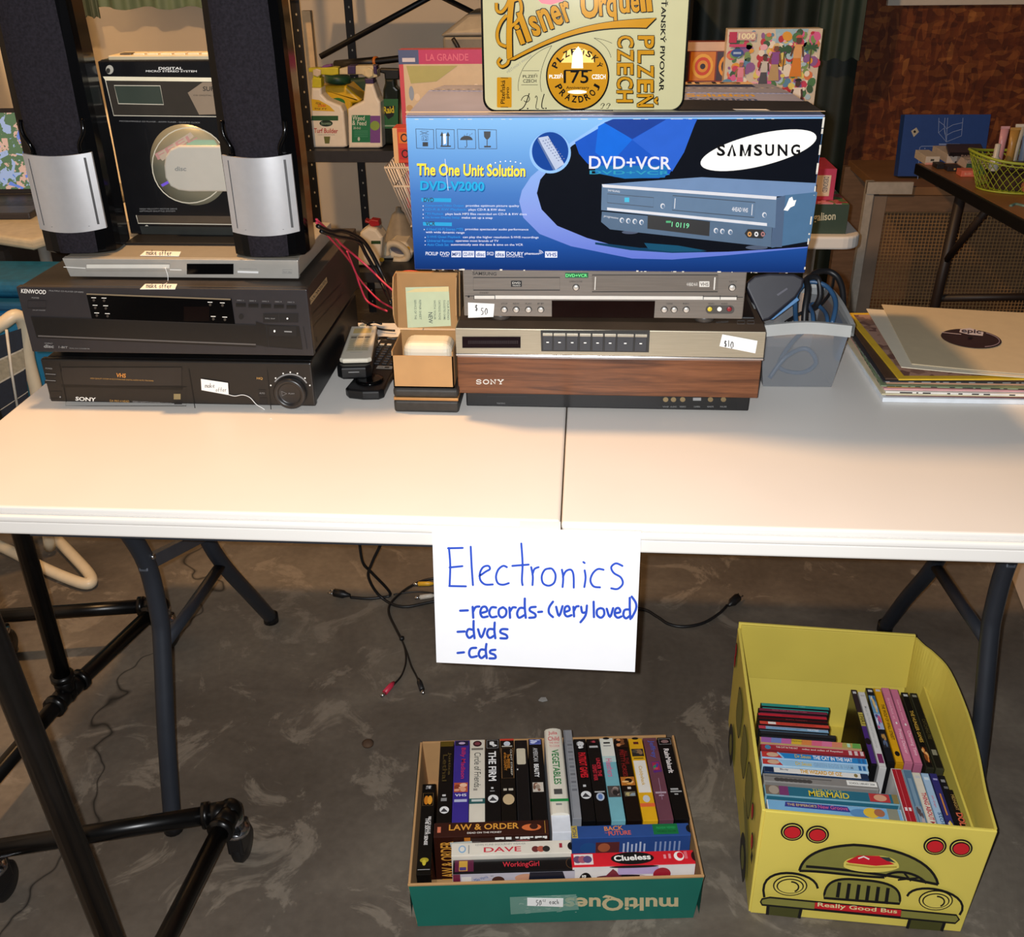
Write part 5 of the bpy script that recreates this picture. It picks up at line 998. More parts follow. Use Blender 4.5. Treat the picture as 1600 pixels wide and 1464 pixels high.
# white inner sleeve, curled, then the cream one with the hole showing a black label
def bent(name, o, U, w_, d_, z0, lift, mt, label, hole=None):
    m = MB(); U = Vector(U).normalized(); V = Vector((-U.y, U.x, 0)); o = Vector(o)
    def fn(e):
        def f(i, j): return o + U * (w_ * i) + V * (d_ * j) + Vector((0, 0, lift * ((1 - i) ** 2) * (1 - 0.5 * j) + e))
        return f
    m.grid(fn(0), 16, 16, mt); m.grid(fn(0.0012), 16, 16, mt); e = 0.0012
    edge = [fn(0)(i / 16, 0) for i in range(17)]; eu = [fn(e)(i / 16, 0) for i in range(17)]; m.add(edge + eu, [[i, i + 1, 18 + i, 17 + i] for i in range(16)], mt)
    edge = [fn(0)(0, i / 16) for i in range(17)]; eu = [fn(e)(0, i / 16) for i in range(17)]; m.add(edge + eu, [[i + 1, i, 17 + i, 18 + i] for i in range(16)], mt)
    if hole:
        Fh = Face(o + Vector((0, 0, 0.0012 + 0.003)), U, V); Fh.at = lambda u, v, e2=0.0: fn(0.0012)(u / w_, v / d_) + Vector((0, 0, e2)); I = Ink(m, Fh, K_LP, 0.0007); I.ell(1306, 711, 170, 53, ink('2a1c22', 0.3), 1, rot=5, n=48); I.ring(1306, 711, 158, 46, 5, ink('8a7a86'), 2, rot=5, a0=-60, a1=60); I.ell(1300, 708, 14, 5, BLK, 3)
        I.poly([(1245, 660), (1300, 652), (1375, 675), (1370, 696), (1290, 690), (1240, 678)], ink('c9bfc4'), 2); I.line([(1140, 682), (1250, 690)], 4, ink('b8a8ae'), 2); I.text('epic', (1250, 686), (1360, 692), 28, ink('3a2a30'), 3, 1)
    return tag(m.build(name), label, 'record', LPG)
q = onz(1400, 586, ztop + 0.004); rot = 0.02
bent('record_sleeve', (0.545, 0.437, ztop + 0.0005), (1, -0.06, 0), 0.315, 0.31, 0, 0.012, mat('dcd2bc', 0.6, var=0.02), 'white paper record sleeve with a curled corner, just under the topmost one')
bent('record_sleeve', (0.566, 0.452, ztop + 0.0025), (1, -0.10, 0), 0.33, 0.32, 0, 0.010, mat('c7b594', 0.6, var=0.03), 'topmost cream paper record sleeve with a black label showing in its hole', (0, 0, 0, 0.0045))

# ================================================================== green box of tapes on the floor
uG = Vector((0.9953, 0.0965, 0)); vG = Vector((-0.0965, 0.9953, 0)); oG = Vector((-0.221, -0.05, 0.0)); ZT = 0.112
def G(a, c, z): return oG + uG * a + vG * c + Vector((0, 0, z))
GREEN = mat('12685a', 0.5, var=0.05, scale=14)
Gb = thing('cardboard_tray', G(0.22, 0.16, 0), 'green shallow cardboard box of video tapes on the floor under the sign', 'box')
m = MB(); m.hexa([G(0, 0, 0.001), G(0.445, 0, 0.001), G(0.445, 0.306, 0.001), G(0, 0.306, 0.001), G(0, 0, 0.005), G(0.445, 0, 0.005), G(0.445, 0.306, 0.005), G(0, 0.306, 0.005)], CARD); m.build('bottom', Gb)
def wallq(p, name='wall', par=Gb, mt_out=GREEN, mt_in=CARD):
    m = MB(); m.hexa(p, mt_in, 0.0008); m.build(name, par); return m
HG = 0.102; m = MB()
m.hexa([G(0, -0.004, 0.001), G(0.445, -0.004, 0.001), G(0.445, 0.0, 0.001), G(0, 0.0, 0.001), G(-0.0125, -0.007, HG), G(0.4575, -0.007, HG), G(0.4575, -0.003, HG), G(-0.0125, -0.003, HG)], CARD, 0.0008)
Fg = Face(G(0, -0.0045, 0.0), uG, Vector((0, 0, 1)) - vG * 0.03); I = Ink(m, Fg, None, 0.0003); I.poly([(-0.002, 0.002), (0.447, 0.002), (0.456, 0.100), (-0.011, 0.100)], GREEN, 1)
I = Ink(m, Fg, K_G, 0.0003)
I.text('multiQuest', (1432, 926), (790, 926), 82, ink('c8b68c'), 2, 1.6)
I.poly([(555, 935), (900, 920), (915, 1000), (560, 1025)], clear_plastic('8fb8a8', 0.5, 0.2), 4)
for k in range(30): x = 560 + random.random() * 350; y = 925 + random.random() * 95; I.line([(x, y), (x + 30 * random.random(), y + 12 * (random.random() - .5))], 3, clear_plastic('c0d4c8', 0.4, 0.2), 5)
m.build('front_wall', Gb)
m = MB(); F_ = Face(G(0, -0.0075, 0.0), uG, Vector((0, 0, 1)) - vG * 0.03); pts = [F_.uv(*K_G(x, y)) for x, y in ((646, 982), (832, 988), (834, 945), (646, 942))]; m.prism(F_, pts, 0, 0.0007, TAGPAPER)
I = Ink(m, Face(F_.at(0, 0, 0.0007), F_.U, F_.V), K_G, 0.0003); tagstroke(I, 692, 965, 17, '50', l=1, w=.12); tagstroke(I, 728, 952, 9, 'c|', l=1, w=.14); tagstroke(I, 762, 960, 14, 'each', l=1, w=.12); m.build('price_tag', Gb, label='white price tag reading fifty cents each')
def leanwall(p, nm, face, uvs):
    m = MB(); m.hexa(p, CARD, 0.0008); I = Ink(m, face, None, 0.0004); I.poly(uvs, GREEN, 1); m.build(nm, Gb)
leanwall([G(-0.004, 0, 0.001), G(0, 0, 0.001), G(0, 0.306, 0.001), G(-0.004, 0.306, 0.001), G(-0.012, -0.003, HG), G(-0.008, -0.003, HG), G(-0.006, 0.310, HG), G(-0.01, 0.310, HG)], 'side_wall', Face(G(-0.0125, 0.32, 0), -vG, (0, 0, 1)), [(0.002, 0.001), (0.306, 0.001), (0.306, 0.09), (0.002, 0.09)])
leanwall([G(0.445, 0, 0.001), G(0.449, 0, 0.001), G(0.4575, 0.306, 0.001), G(0.4545, 0.306, 0.001), G(0.453, -0.003, HG), G(0.457, -0.003, HG), G(0.463, 0.310, HG), G(0.459, 0.310, HG)], 'side_wall', Face(G(0.4575, 0.0, 0), vG, (0, 0, 1)), [(0.002, 0.001), (0.306, 0.001), (0.306, 0.09), (0.002, 0.09)])
leanwall([G(0, 0.306, 0.001), G(0.445, 0.306, 0.001), G(0.445, 0.310, 0.001), G(0, 0.310, 0.001), G(-0.006, 0.308, HG), G(0.448, 0.308, HG), G(0.448, 0.312, HG), G(-0.006, 0.312, HG)], 'back_wall', Face(G(0.445, 0.3105, 0), -uG, (0, 0, 1)), [(0.002, 0.001), (0.44, 0.001), (0.44, 0.09), (0.002, 0.09)])

def ab(x, y, z, K_): p = onz(*K_(x, y), z) - oG; return p.dot(uG), p.dot(vG)
TG = 'video tapes in the green box'
def tape(x0, x1, y, col, label, ln=0.194, z=ZT, dep=0.106, lean=0.0, K_=K_G, name='video_tape', rough=0.3, draw=None):
    """an upright tape: far end of its spine runs from crop x0 to x1 at height y; spine on top"""
    a0, c = ab(x0, y, z, K_); a1, _ = ab(x1, y, z, K_); a0 += 0.0004; a1 -= 0.0004; c = min(c, 0.3045); a1 = min(a1, .4555)
    m = MB(); z0 = z - dep
    m.hexa([G(a0, c - ln, z0), G(a1, c - ln, z0), G(a1, c, z0), G(a0, c, z0), G(a0, c - ln, z), G(a1, c - ln, z), G(a1, c, z), G(a0, c, z)], mat(col, rough, var=0.06, scale=30), 0.0008)
    # printing: local frame with (0..w across, 0 = far end .. 1 = near end)
    Ft = Face(G(a0, c, z), uG, vG); I = Ink(m, Ft, None, 0.0003); w_ = a1 - a0
    if draw: draw(I, w_, ln, m)
    o = m.build(name); return tag(o, label, 'video tape', TG)
def R_(I, x0, x1, t0, t1, c, l=1): I.rect(x0, -t1, x1, -t0, ink(c) if isinstance(c, str) else c, l)
def TX(I, s, x, t0, t1, h, c, bold=.8, l=3): I.text(s, (x, -t0), (x, -t1), h, ink(c), l, bold)
def Hz(I, s, x0, x1, t, h, c, bold=.8, l=3): I.text(s, (x0, -t), (x1, -t), h, ink(c), l, bold)
def mount(I, x, t, r, c='e8e8e8'): I.ell(x, -t, r, r, ink(c), 2, n=18); I.poly([(x - r * .8, -t - r * .55), (x - r * .1, -t + r * .5), (x + r * .8, -t - r * .55)], ink('3a3a3e'), 3)
def blob(I, x0, x1, t0, t1, cols, l=2):
    I.rect(x0, -t1, x1, -t0, ink(cols[0]), l)
    for k in range(7):
        c = cols[1 + k % (len(cols) - 1)]; rx = (x1 - x0) * (.12 + .16 * random.random()); ry = (t1 - t0) * (.1 + .18 * random.random())
        I.ell(x0 + rx + (x1 - x0 - 2 * rx) * random.random(), -(t0 + ry + (t1 - t0 - 2 * ry) * random.random()), rx, ry, ink(c), l + 1, n=14)
random.seed(5)
def d1(I, w_, L, m): R_(I, .001, w_ - .001, .001, .014, '5c4a12'); TX(I, 'Lethal', w_ * .25, .035, .10, .008, '4a3c1c'); TX(I, 'Justice', w_ * .6, .03, .085, .006, '5a4a26'); R_(I, .008, .014, .13, .134, 'd0d0d0'); R_(I, .006, .016, .138, .145, '8a8a8a'); mount(I, w_ / 2, .165, .008)
tape(193, 266, 128, '0c0b0b', 'black tape spine with dull gold lettering, leftmost upright tape of the row', draw=d1)
def d2(I, w_, L, m): R_(I, .002, w_ - .002, .002, .014, '1c1a3a'); I.ell(w_ / 2, -.008, .006, .003, ink('c0a8c8'), 2); TX(I, 'Billy Madison', w_ * .4, .02, .096, .010, 'c42a56'); blob(I, .002, w_ - .002, .105, .127, ['b8563a', 'e0a080', '8a3a28', 'f0c0a0']); Hz(I, 'VHS', .004, w_ - .004, .137, .006, 'e8e8f0'); R_(I, .003, w_ - .003, .143, .149, 'b8bcd8')
tape(266, 347, 124, '3a2d8a', 'purple tape spine with red lettering and a small face, beside the gold lettered one', draw=d2)
def d3(I, w_, L, m): I.ell(w_ / 2, -.011, .008, .0075, ink('3a1a20'), 1); I.ell(w_ / 2, -.011, .005, .004, ink('7a3a44'), 2); R_(I, .003, w_ - .003, .022, .027, '7a746c'); TX(I, 'Circle of Friends', w_ * .3, .034, .118, .012, '4a4a46', .3); R_(I, .007, .014, .12, .125, '9a948a'); R_(I, .0, w_, .143, .155, '2a5a5a'); R_(I, .004, w_ - .004, .145, .15, 'c8d0cc')
tape(347, 426, 120, 'ddd6c6', 'white tape spine with thin grey lettering and a dark oval at its top', draw=d3)
def d4(I, w_, L, m): I.box(.003, -.003, w_ - .003, -.023, .0006, ink('c8c8c8'), 1); blob(I, .005, w_ - .005, .005, .021, ['1a1a1c', 'e8e8e8', '9a9aa0', 'd0d0d0']); TX(I, 'THE FIRM', w_ * .22, .032, .104, .0135, 'f0f0f0', 1.5); R_(I, .010, .014, .118, .122, 'd0d0d0'); R_(I, .008, .016, .126, .128, '9a9a9a'); mount(I, w_ / 2, .145, .009)
tape(426, 503, 118, '0d0d0f', 'black tape spine with large white serif capitals, left half of the green box', draw=d4)
def d5(I, w_, L, m): R_(I, 0, w_, .0, .005, 'c8402e'); I.ell(w_ / 2, -.013, .006, .006, ink('c8d0dc'), 1); R_(I, .003, w_ - .003, .018, .021, 'b8b4a8'); I.box(.002, -.024, w_ - .002, -.098, .0007, ink('a87a4a'), 1); TX(I, 'The BRIDGES', w_ * .48, .04, .075, .005, 'd0862e'); TX(I, 'of the COUNTY', w_ * .25, .036, .08, .005, 'd0862e'); TX(I, 'CLINT STREEP', w_ * .72, .028, .092, .003, 'd8d0c0', .4); R_(I, .004, .010, .122, .127, 'c0b8a8'); R_(I, .013, .021, .122, .127, 'c0b8a8'); I.ell(w_ / 2, -.147, .010, .012, ink('c8b088'), 1)
tape(503, 576, 116, '0e0c0b', 'black tape spine with a red top strip and small orange lettering in a frame', draw=d5)
def d6(I, w_, L, m): I.poly(rr(.003, -.062, w_ - .004, -.022, .003), ink('cfc6ae'), 1); I.ell(.0035, -.074, .0012, .002, WHT, 1, n=8); I.box(.001, -.07, w_ - .001, -.19, .0006, ink('2a2a2c'), 1)
tape(578, 645, 122, '131214', 'bare black cassette with a blank cream label and no sleeve', draw=d6, z=0.108, dep=0.102)
def d7(I, w_, L, m): R_(I, .002, w_ - .002, .002, .015, '6a74b8'); blob(I, .003, w_ - .003, .003, .013, ['4a56a0', 'c8d0f0', '8a94d0']); TX(I, 'AMERICAN ', w_ * .3, .024, .058, .0085, 'b8b8ba', 1); TX(I, 'BEAUTY', w_ * .3, .064, .096, .0085, 'f4f4f4', 1.4); blob(I, .003, w_ - .003, .108, .130, ['c8c0b4', '7a5a4a', 'e0c0a8', '9a8a7a'])
tape(650, 722, 116, '0d0c0e', 'black tape spine with grey and white capitals, touching the tall white book', draw=d7)
# tall white book and grey case
a0, c0 = ab(735, 62, 0.137, K_G); a1, _ = ab(824, 62, 0.137, K_G); c0 = min(c0, 0.3045); m = MB(); L = 0.235
m.hexa([G(a0, c0 - L, 0.006), G(a1, c0 - L, 0.006), G(a1, c0, 0.006), G(a0, c0, 0.006), G(a0, c0 - L, 0.131), G(a1, c0 - L, 0.131), G(a1, c0, 0.131), G(a0, c0, 0.131)], mat('d8dce4', 0.6), 0.0008)
Fb = Face(G(a0, c0, 0.1312), uG, vG); w_ = a1 - a0; pr = [(0.0, 0.0), (w_ * .08, .0035), (w_ * .3, .0058), (w_ * .5, .0064), (w_ * .7, .0058), (w_ * .92, .0035), (w_, 0.0)]
for (p, q) in zip(pr, pr[1:]): m.add([Fb.at(p[0], 0.0, p[1]), Fb.at(q[0], 0.0, q[1]), Fb.at(q[0], -L + .035, q[1]), Fb.at(p[0], -L + .035, p[1])], [[3, 2, 1, 0]], mat('e2dccc', 0.4, var=0.02))
m.add([Fb.at(p[0], 0, p[1]) for p in pr], [list(range(7))[::-1]], mat('e2dccc', 0.4, var=0.02)); m.add([Fb.at(p[0], -L + .035, p[1]) for p in pr], [list(range(7))], mat('e2dccc', 0.4, var=0.02))
I = Ink(m, Face(Fb.at(0, 0, 0.0066), uG, vG), None, 0.0002)
Hz(I, 'Julia', w_ * .2, w_ * .72, .0195, .011, 'c83848', .5); Hz(I, 'Child', w_ * .16, w_ * .8, .033, .011, 'c83848', .5); Hz(I, 'THE WAY', w_ * .2, w_ * .8, .041, .0055, 'd06a70', .3); Hz(I, 'TO COOK', w_ * .2, w_ * .8, .049, .0055, 'd06a70', .3)
TX(I, 'VEGETABLES', w_ * .30, .055, .138, .0125, '1f7a3c', 1.2); R_(I, w_ * .25, w_ * .7, .148, .16, '4a4a48'); R_(I, 0, w_, .170, .176, '1f8a44'); R_(I, w_ * .3, w_ * .62, .180, .184, '8a8a88')
tag(m.build('book'), 'tall white hardcover with green capitals standing above the tapes', 'book')
def d8(I, w_, L, m): 
    for k in range(14): I.line([(w_ * .3, -.03 - k * .009), (w_ * .85, -.03 - k * .009)], .005, ink('6c6e74' if k % 2 else '84868c'), 1)
    I.line([(w_ * .12, -.002), (w_ * .12, -L)], .0008, ink('5a5c60'), 2)
tape(832, 878, 66, '8f9196', 'grey translucent plastic case squeezed between the white book and the black tapes', draw=d8, z=0.127, dep=0.12, ln=0.21)
def d9(I, w_, L, m): blob(I, .004, w_ - .004, .003, .026, ['141418', 'd8d8d8', '9a9a9a', 'f0f0f0']); TX(I, 'PATRIOT GAMES', w_ * .26, .036, .097, .0135, 'd8202e', 1.6); R_(I, .008, .013, .113, .118, 'd0d0d0'); mount(I, w_ / 2, .137, .009)
tape(884, 950, 116, '0d0d0f', 'black tape spine with tall red capitals and a grey face on top', draw=d9)
def d10(I, w_, L, m): blob(I, .005, w_ - .005, .003, .012, ['1a0c0e', 'a83a48', '6a2a30']); R_(I, .004, w_ - .004, .018, .023, 'b8b8b8'); TX(I, 'UNDER THE', w_ * .55, .05, .094, .007, 'c82a3c', 1.4); TX(I, 'DEEPEST RIVER', w_ * .2, .066, .104, .007, 'c82a3c', 1.2); R_(I, .003, w_ - .003, .128, .131, 'b8b8b8'); I.ell(w_ / 2, -.141, .007, .009, ink('b8c4d8'), 1); I.ell(w_ / 2, -.141, .004, .006, ink('5a78b0'), 2)
tape(951, 1020, 116, '100e0f', 'black tape spine with small staggered red lettering and a pale blue shield', draw=d10)
GH = gradient_mat('pale_to_teal', [(0, '63a5b5'), (0.55, '9cc8cc'), (1, 'e8e6dc')], -0.19, -0.0, 0.35, 'Y')
def d11(I, w_, L, m): R_(I, .0, w_, .0, .045, 'dfe0d6'); I.ell(w_ / 2, -.0005, .006, .003, BLK, 2); R_(I, .006, w_ - .006, .01, .014, '2a2a2a', 2); R_(I, .005, w_ - .005, .018, .021, '9a9a98', 2); R_(I, .0, w_, .045, .06, 'b8d2d0'); TX(I, 'Heathers', w_ * .22, .052, .096, .011, 'd85a8a', .4); blob(I, .001, w_ - .001, .117, .143, ['4a4442', '2a2626', '9a8a82', '6a5c58'])
tape(1021, 1091, 114, '74b0bc', 'pale teal tape spine with pink script lettering, middle of the right half', draw=d11)
def d12(I, w_, L, m): blob(I, .001, w_ - .001, .001, .024, ['241208', 'd08a5a', '7a4a2a', '100a08']); TX(I, 'ALL THE', w_ * .58, .032, .066, .006, '7a1a1a', .8); TX(I, 'PRETTY HORSES', w_ * .25, .03, .095, .008, '8a1c1c', .8); blob(I, .0005, w_ - .0005, .096, .116, ['b8702a', 'e0a050', '1c100a', 'f0c080']); R_(I, .010, .016, .119, .124, 'd0c8c0'); blob(I, .003, w_ - .003, .13, .141, ['6a6450', 'b8a870', '8a9aa8'])
tape(1095, 1168, 114, '160d0a', 'black tape spine with dark red lettering and an orange sunset picture', draw=d12)
def d13(I, w_, L, m): I.ell(w_ / 2, -.0005, .006, .003, BLK, 2); R_(I, .008, w_ - .008, .009, .015, '5a1c1c'); blob(I, .002, w_ - .002, .027, .046, ['2a2624', '8a6a4a', '4a443e']); R_(I, .004, w_ - .004, .049, .052, '7a6218'); R_(I, .002, w_ - .002, .056, .132, 'e6e2da'); TX(I, 'Caddyshack', w_ * .3, .07, .116, .008, 'caa028', .8); I.ell(w_ / 2, -.146, .006, .008, ink('c8ccd0'), 1); R_(I, 0, w_, .156, .164, 'e06838')
tape(1170, 1244, 114, 'dfa91c', 'bright yellow tape spine with a white panel, right half of the green box', draw=d13)
def d14(I, w_, L, m): TX(I, 'Jeffrey', w_ * .3, .008, .052, .012, '4a58a8', .8); I.poly([(w_ * .25, -.062), (w_ * .85, -.06), (w_ * .9, -.085), (w_ * .3, -.088)], ink('5a2a78'), 1); blob(I, w_ * .3, w_ * .8, .063, .082, ['a02a4a', '2a8a5a', 'c83a5a', '4a3a98']); R_(I, .003, w_ - .003, .132, .136, 'b09aa8'); R_(I, .008, w_ - .008, .139, .142, 'b09aa8'); I.line([(w_ * .55, -.1), (w_ * .5, -.15)], .0008, ink('a888a0'), 1)
tape(1246, 1318, 110, '6a3f4c', 'mauve tape spine with blue lettering, second from the right end of the green box', draw=d14)
def d15(I, w_, L, m): I.box(.002, -.004, w_ - .002, -.018, .0006, ink('b8b8b8'), 1); I.ell(w_ / 2, -.011, .007, .004, ink('8a6a6a'), 1); TX(I, 'RainMakerIt', w_ * .28, .03, .09, .0095, 'ece4e4', 1.2); R_(I, .004, w_ - .008, .125, .129, 'a8a8a8'); R_(I, .003, w_ - .003, .131, .134, 'a8a8a8'); R_(I, .009, w_ - .01, .137, .14, 'a8a8a8')
tape(1320, 1394, 108, '0c0b0d', 'black tape spine with white script lettering at the far right end of the green box', draw=d15)

# tapes lying along the front, spine up and cover towards the camera
def ftape(xl, xr, yb, col, label, z, wd=0.0262, dep=0.1, cover=None, draw=None, drawc=None, K_=K_G, cat='video tape', ln=None):
    """front edge of the spine runs from crop (xl, yb); lies along the box"""
    a0, c = ab(xl, yb, z, K_); a1, _ = ab(xr, yb, z, K_); a1 = a0 + ln if ln else a1; c = max(c, .0008)
    m = MB(); z0 = max(0.006, z - dep)
    m.hexa([G(a0, c, z0), G(a1, c, z0), G(a1, c + wd, z0), G(a0, c + wd, z0), G(a0, c, z), G(a1, c, z), G(a1, c + wd, z), G(a0, c + wd, z)], mat(col, 0.28, var=0.06, scale=30), 0.0008)
    Fc = Face(G(a0, c, 0), uG, (0, 0, 1)); Ic = Ink(m, Fc, None, 0.0003)
    if cover: Ic.rect(0.0008, z0 + 0.001, a1 - a0 - 0.0008, z - 0.0008, ink(cover, 0.25), 1)
    if drawc: drawc(Ic, a1 - a0, z)
    I = Ink(m, Face(G(a0, c, z), uG, vG), None, 0.0003)
    if draw: draw(I, a1 - a0, wd)
    return tag(m.build('video_tape'), label, cat, TG)
def e1(I, L, w_): I.text('LAW & ORDER', (L * .13, w_ * .42), (L * .74, w_ * .42), w_ * .42, ink('dc9a3c'), 2, 1); I.text('DEAD ON THE MONEY', (L * .29, w_ * .16), (L * .59, w_ * .16), w_ * .12, ink('e8e0d8'), 2, 1); I.ell(L * .85, w_ * .5, .016, .007, ink('d8703c'), 1); I.ell(L * .87, w_ * .55, .007, .006, ink('3a1a14'), 2); I.rect(L * .965, .002, L * .97, w_ - .002, ink('b88a3c'), 1); I.rect(L * .03, w_ * .3, L * .06, w_ * .7, ink('d87858'), 1)
def e1c(I, L, z): 
    I.text('LAW & ORDER', (.032, z - .1), (.032, z - .01), .022, ink('dc9a3c'), 2, 1); I.rect(L * .28, z - .09, L * .98, z - .004, ink('3a2a26', 0.15), 2)
    for k in range(26): x = L * (.52 + .45 * random.random()); I.rect(x, z - .006 - .003 * random.random(), x + .004, z - .003, WHT, 3)
    for k in range(20): x = L * (.3 + .62 * random.random()); y = z - .012 - .02 * random.random(); I.ell(x, y, .008 + .01 * random.random(), .0016, ink(['6a605c', '8a8480', 'a85a58', '50505a'][k % 4], 0.15), 3, n=10)
    I.poly([(.026, z - .012), (.062, z - .010), (.066, z - .034), (.03, z - .036)], ink('c4ccc4'), 3); I.rect(.038, z - .028, .054, z - .018, ink('3a3234'), 4); I.rect(.041, z - .026, .054, z - .020, ink('b8a8b0'), 5); I.rect(.05, z - .01, .06, z - .002, ink('c87828'), 3)
ftape(158, 762, 628, '371a14', 'dark brown boxed tape set with gold capitals lying across the green box', 0.121, 0.030, cover='32160f', draw=e1, drawc=e1c)
def e2(I, L, w_): I.text('DAVE', (L * .27, w_ * .2), (L * .58, w_ * .2), w_ * .38, ink('c83040'), 2, .8); I.text('KEVIN KLINE SIGOURNEY WEAVER', (L * .2, w_ * .72), (L * .62, w_ * .72), w_ * .14, ink('8a8a86'), 2); I.ell(L * .09, w_ * .5, .006, .0075, ink('8ab0d0'), 1); I.ell(L * .09, w_ * .5, .004, .005, ink('e4e0d6'), 2); I.rect(L * .14, w_ * .15, L * .15, w_ * .8, ink('9a9a96'), 1); [I.ell(L * (.70 + .045 * k), w_ * .35, .006, .006, ink(c), 1) for k, c in enumerate(('6a3030', 'b05a48', '2a2a28'))]; I.rect(L * .9, w_ * .4, L * .925, w_ * .75, ink('a02a38'), 1); I.ell(L, w_ * .5, .006, .008, BLK, 1, a0=90, a1=270)
ftape(250, 858, 726, 'e0d9ca', 'white tape with widely spaced red capitals on its spine, front left of the green box', 0.124, 0.0258, draw=e2, ln=0.193)
def e3(I, L, w_): I.rect(L * .015, .002, L * .17, w_ - .001, ink('5a1a3a'), 1); I.rect(L * .05, .003, L * .12, w_ - .003, ink('c89a3c'), 2); I.rect(L * .055, .004, L * .11, w_ * .4, ink('4a3a78'), 3); I.text('WorkingGirl', (L * .41, w_ * .22), (L * .71, w_ * .22), w_ * .5, ink('d83040'), 2, .4); I.ring(L * .975, w_ * .5, .008, .01, .0006, ink('6a4a2a'), 1)
def e3c(I, L, z): I.rect(0, z - .06, L, z - .002, ink('b8b4c0'), 2); I.rect(0, z - .06, L * .06, z - .002, ink('6a1a38'), 3); I.rect(L * .07, z - .06, L * .15, z - .008, ink('d8d4d0'), 3); I.ell(L * .37, z - .018, .010, .009, ink('4a2a22'), 3); I.ell(L * .6, z - .014, .018, .009, ink('c89478'), 3); I.poly([(L * .63, z - .002), (L * .9, z - .002), (L * .98, z - .06), (L * .6, z - .06)], ink('141828'), 3); I.text('Mike Harris', (L * .18, z - .02), (L * .29, z - .012), .007, ink('3a5a98'), 3); I.text('Melanie Griffith', (L * .31, z - .009), (L * .33, z - .009), .003, ink('4a4a58'), 3)
ftape(258, 868, 815, '121012', 'black tape with thin red lettering and a purple end, in front of the white one', 0.1165, 0.0255, dep=0.095, draw=e3, drawc=e3c, ln=0.193)
def e4(I, L, w_): I.rect(L * .0, 0, L * .05, w_, ink('b8a04a'), 1); I.text('MCA', (L * .04, w_ * .1), (L * .04, w_ * .9), .006, ink('2a3a6a'), 2); I.text('BACK', (L * .28, w_ * .5), (L * .44, w_ * .55), w_ * .36, ink('e08a4a'), 2, 1.2); I.text('TO THE', (L * .28, w_ * .3), (L * .33, w_ * .3), w_ * .1, ink('d85a5a'), 2); I.text('FUTURE', (L * .31, w_ * .12), (L * .5, w_ * .16), w_ * .34, ink('d8604a'), 2, 1.2); I.rect(L * .69, w_ * .12, L * .9, w_ * .95, ink('14703c'), 1); I.text('PREVIEW VIEWED', (L * .72, w_ * .55), (L * .88, w_ * .55), w_ * .18, ink('2aa05a'), 2, 1); I.text('VIDEO CLUB', (L * .72, w_ * .28), (L * .88, w_ * .28), w_ * .14, ink('0e5028'), 2, 1); I.ell(L, w_ * .5, .006, .008, BLK, 2, a0=90, a1=270)
def e4c(I, L, z): I.ell(L * .14, z - .022, .014, .012, ink('24508a'), 2); I.rect(L * .2, z - .06, L * .4, z - .010, ink('5a2a2a'), 2); I.ell(L * .27, z - .022, .01, .01, ink('a85a3a'), 3); [I.rect(L * (.43 + .035 * k), z - .05, L * (.445 + .035 * k), z - .014 + .003 * math.sin(k * 2), ink('b8c4dc'), 2) for k in range(6)]; [I.rect(L * (.70 + .04 * k), z - .05, L * (.715 + .04 * k), z - .012, ink('8a9cc4'), 2) for k in range(6)]
ftape(880, 1462, 634, '2c4d8c', 'blue tape with orange lettering and a green sticker, front right of the green box', 0.124, 0.0255, draw=e4, drawc=e4c, cover='2a4a88', ln=0.194)
def e5(I, L, w_): I.rect(L * .02, w_ * .12, L * .175, w_ * .9, ink('e4d8d4'), 1); [I.ell(L * (.05 + .04 * k), w_ * .5, .007, .007, ink(c), 2) for k, c in enumerate(('6a4a6a', 'a85a6a', '5a4a78'))]; I.ell(L * .495, w_ * .5, L * .175, w_ * .46, BLK, 1, n=36); I.text('Clueless', (L * .345, w_ * .3), (L * .645, w_ * .36), w_ * .42, WHT, 2, 2.2); I.rect(L * .75, w_ * .4, L * .77, w_ * .7, ink('e89098'), 1); I.rect(L * .79, w_ * .4, L * .81, w_ * .75, ink('e89098'), 1); I.ell(L * .875, w_ * .55, .008, .009, WHT, 1); I.ell(L * .885, w_ * .6, .005, .006, RED, 2); I.rect(L * .92, w_ * .35, L * .945, w_ * .9, ink('e06a74'), 1); I.ell(L, w_ * .5, .005, .009, ink('2a1012'), 2, a0=90, a1=270)
def e5c(I, L, z): I.ell(L * .11, z - .035, .011, .022, BLK, 2); I.text('Clueless', (L * .115, z - .06), (L * .115, z - .018), .01, WHT, 3, 2); I.ell(L * .4, z - .024, L * .2, .004, ink('5a2a34'), 2); I.poly([(L * .19, z - .034), (L * .25, z - .028), (L * .33, z - .006), (L * .36, z - .012), (L * .4, z - .028), (L * .33, z - .036)], ink('7a2a38'), 3); I.ell(L * .225, z - .03, .006, .005, ink('d8a088'), 4); I.poly([(L * .4, z - .02), (L * .55, z - .022), (L * .56, z - .036), (L * .41, z - .034)], ink('1a1618'), 3); I.rect(L * .37, z - .02, L * .7, z - .004, ink('b8a4d0'), 2); I.poly([(L * .55, z - .022), (L * .78, z - .026), (L * .78, z - .03), (L * .56, z - .033)], ink('e0c8b8'), 3); I.ell(L * .73, z - .021, .014, .015, ink('a01c30'), 4); I.ell(L * .5, z - .002, L * .2, .003, BLK, 3)
ftape(880, 1482, 782, 'd3222e', 'red tape with white bubbly letters in a black oval, at front right', 0.122, 0.0262, draw=e5, drawc=e5c, cover='e2dedc', ln=0.196)
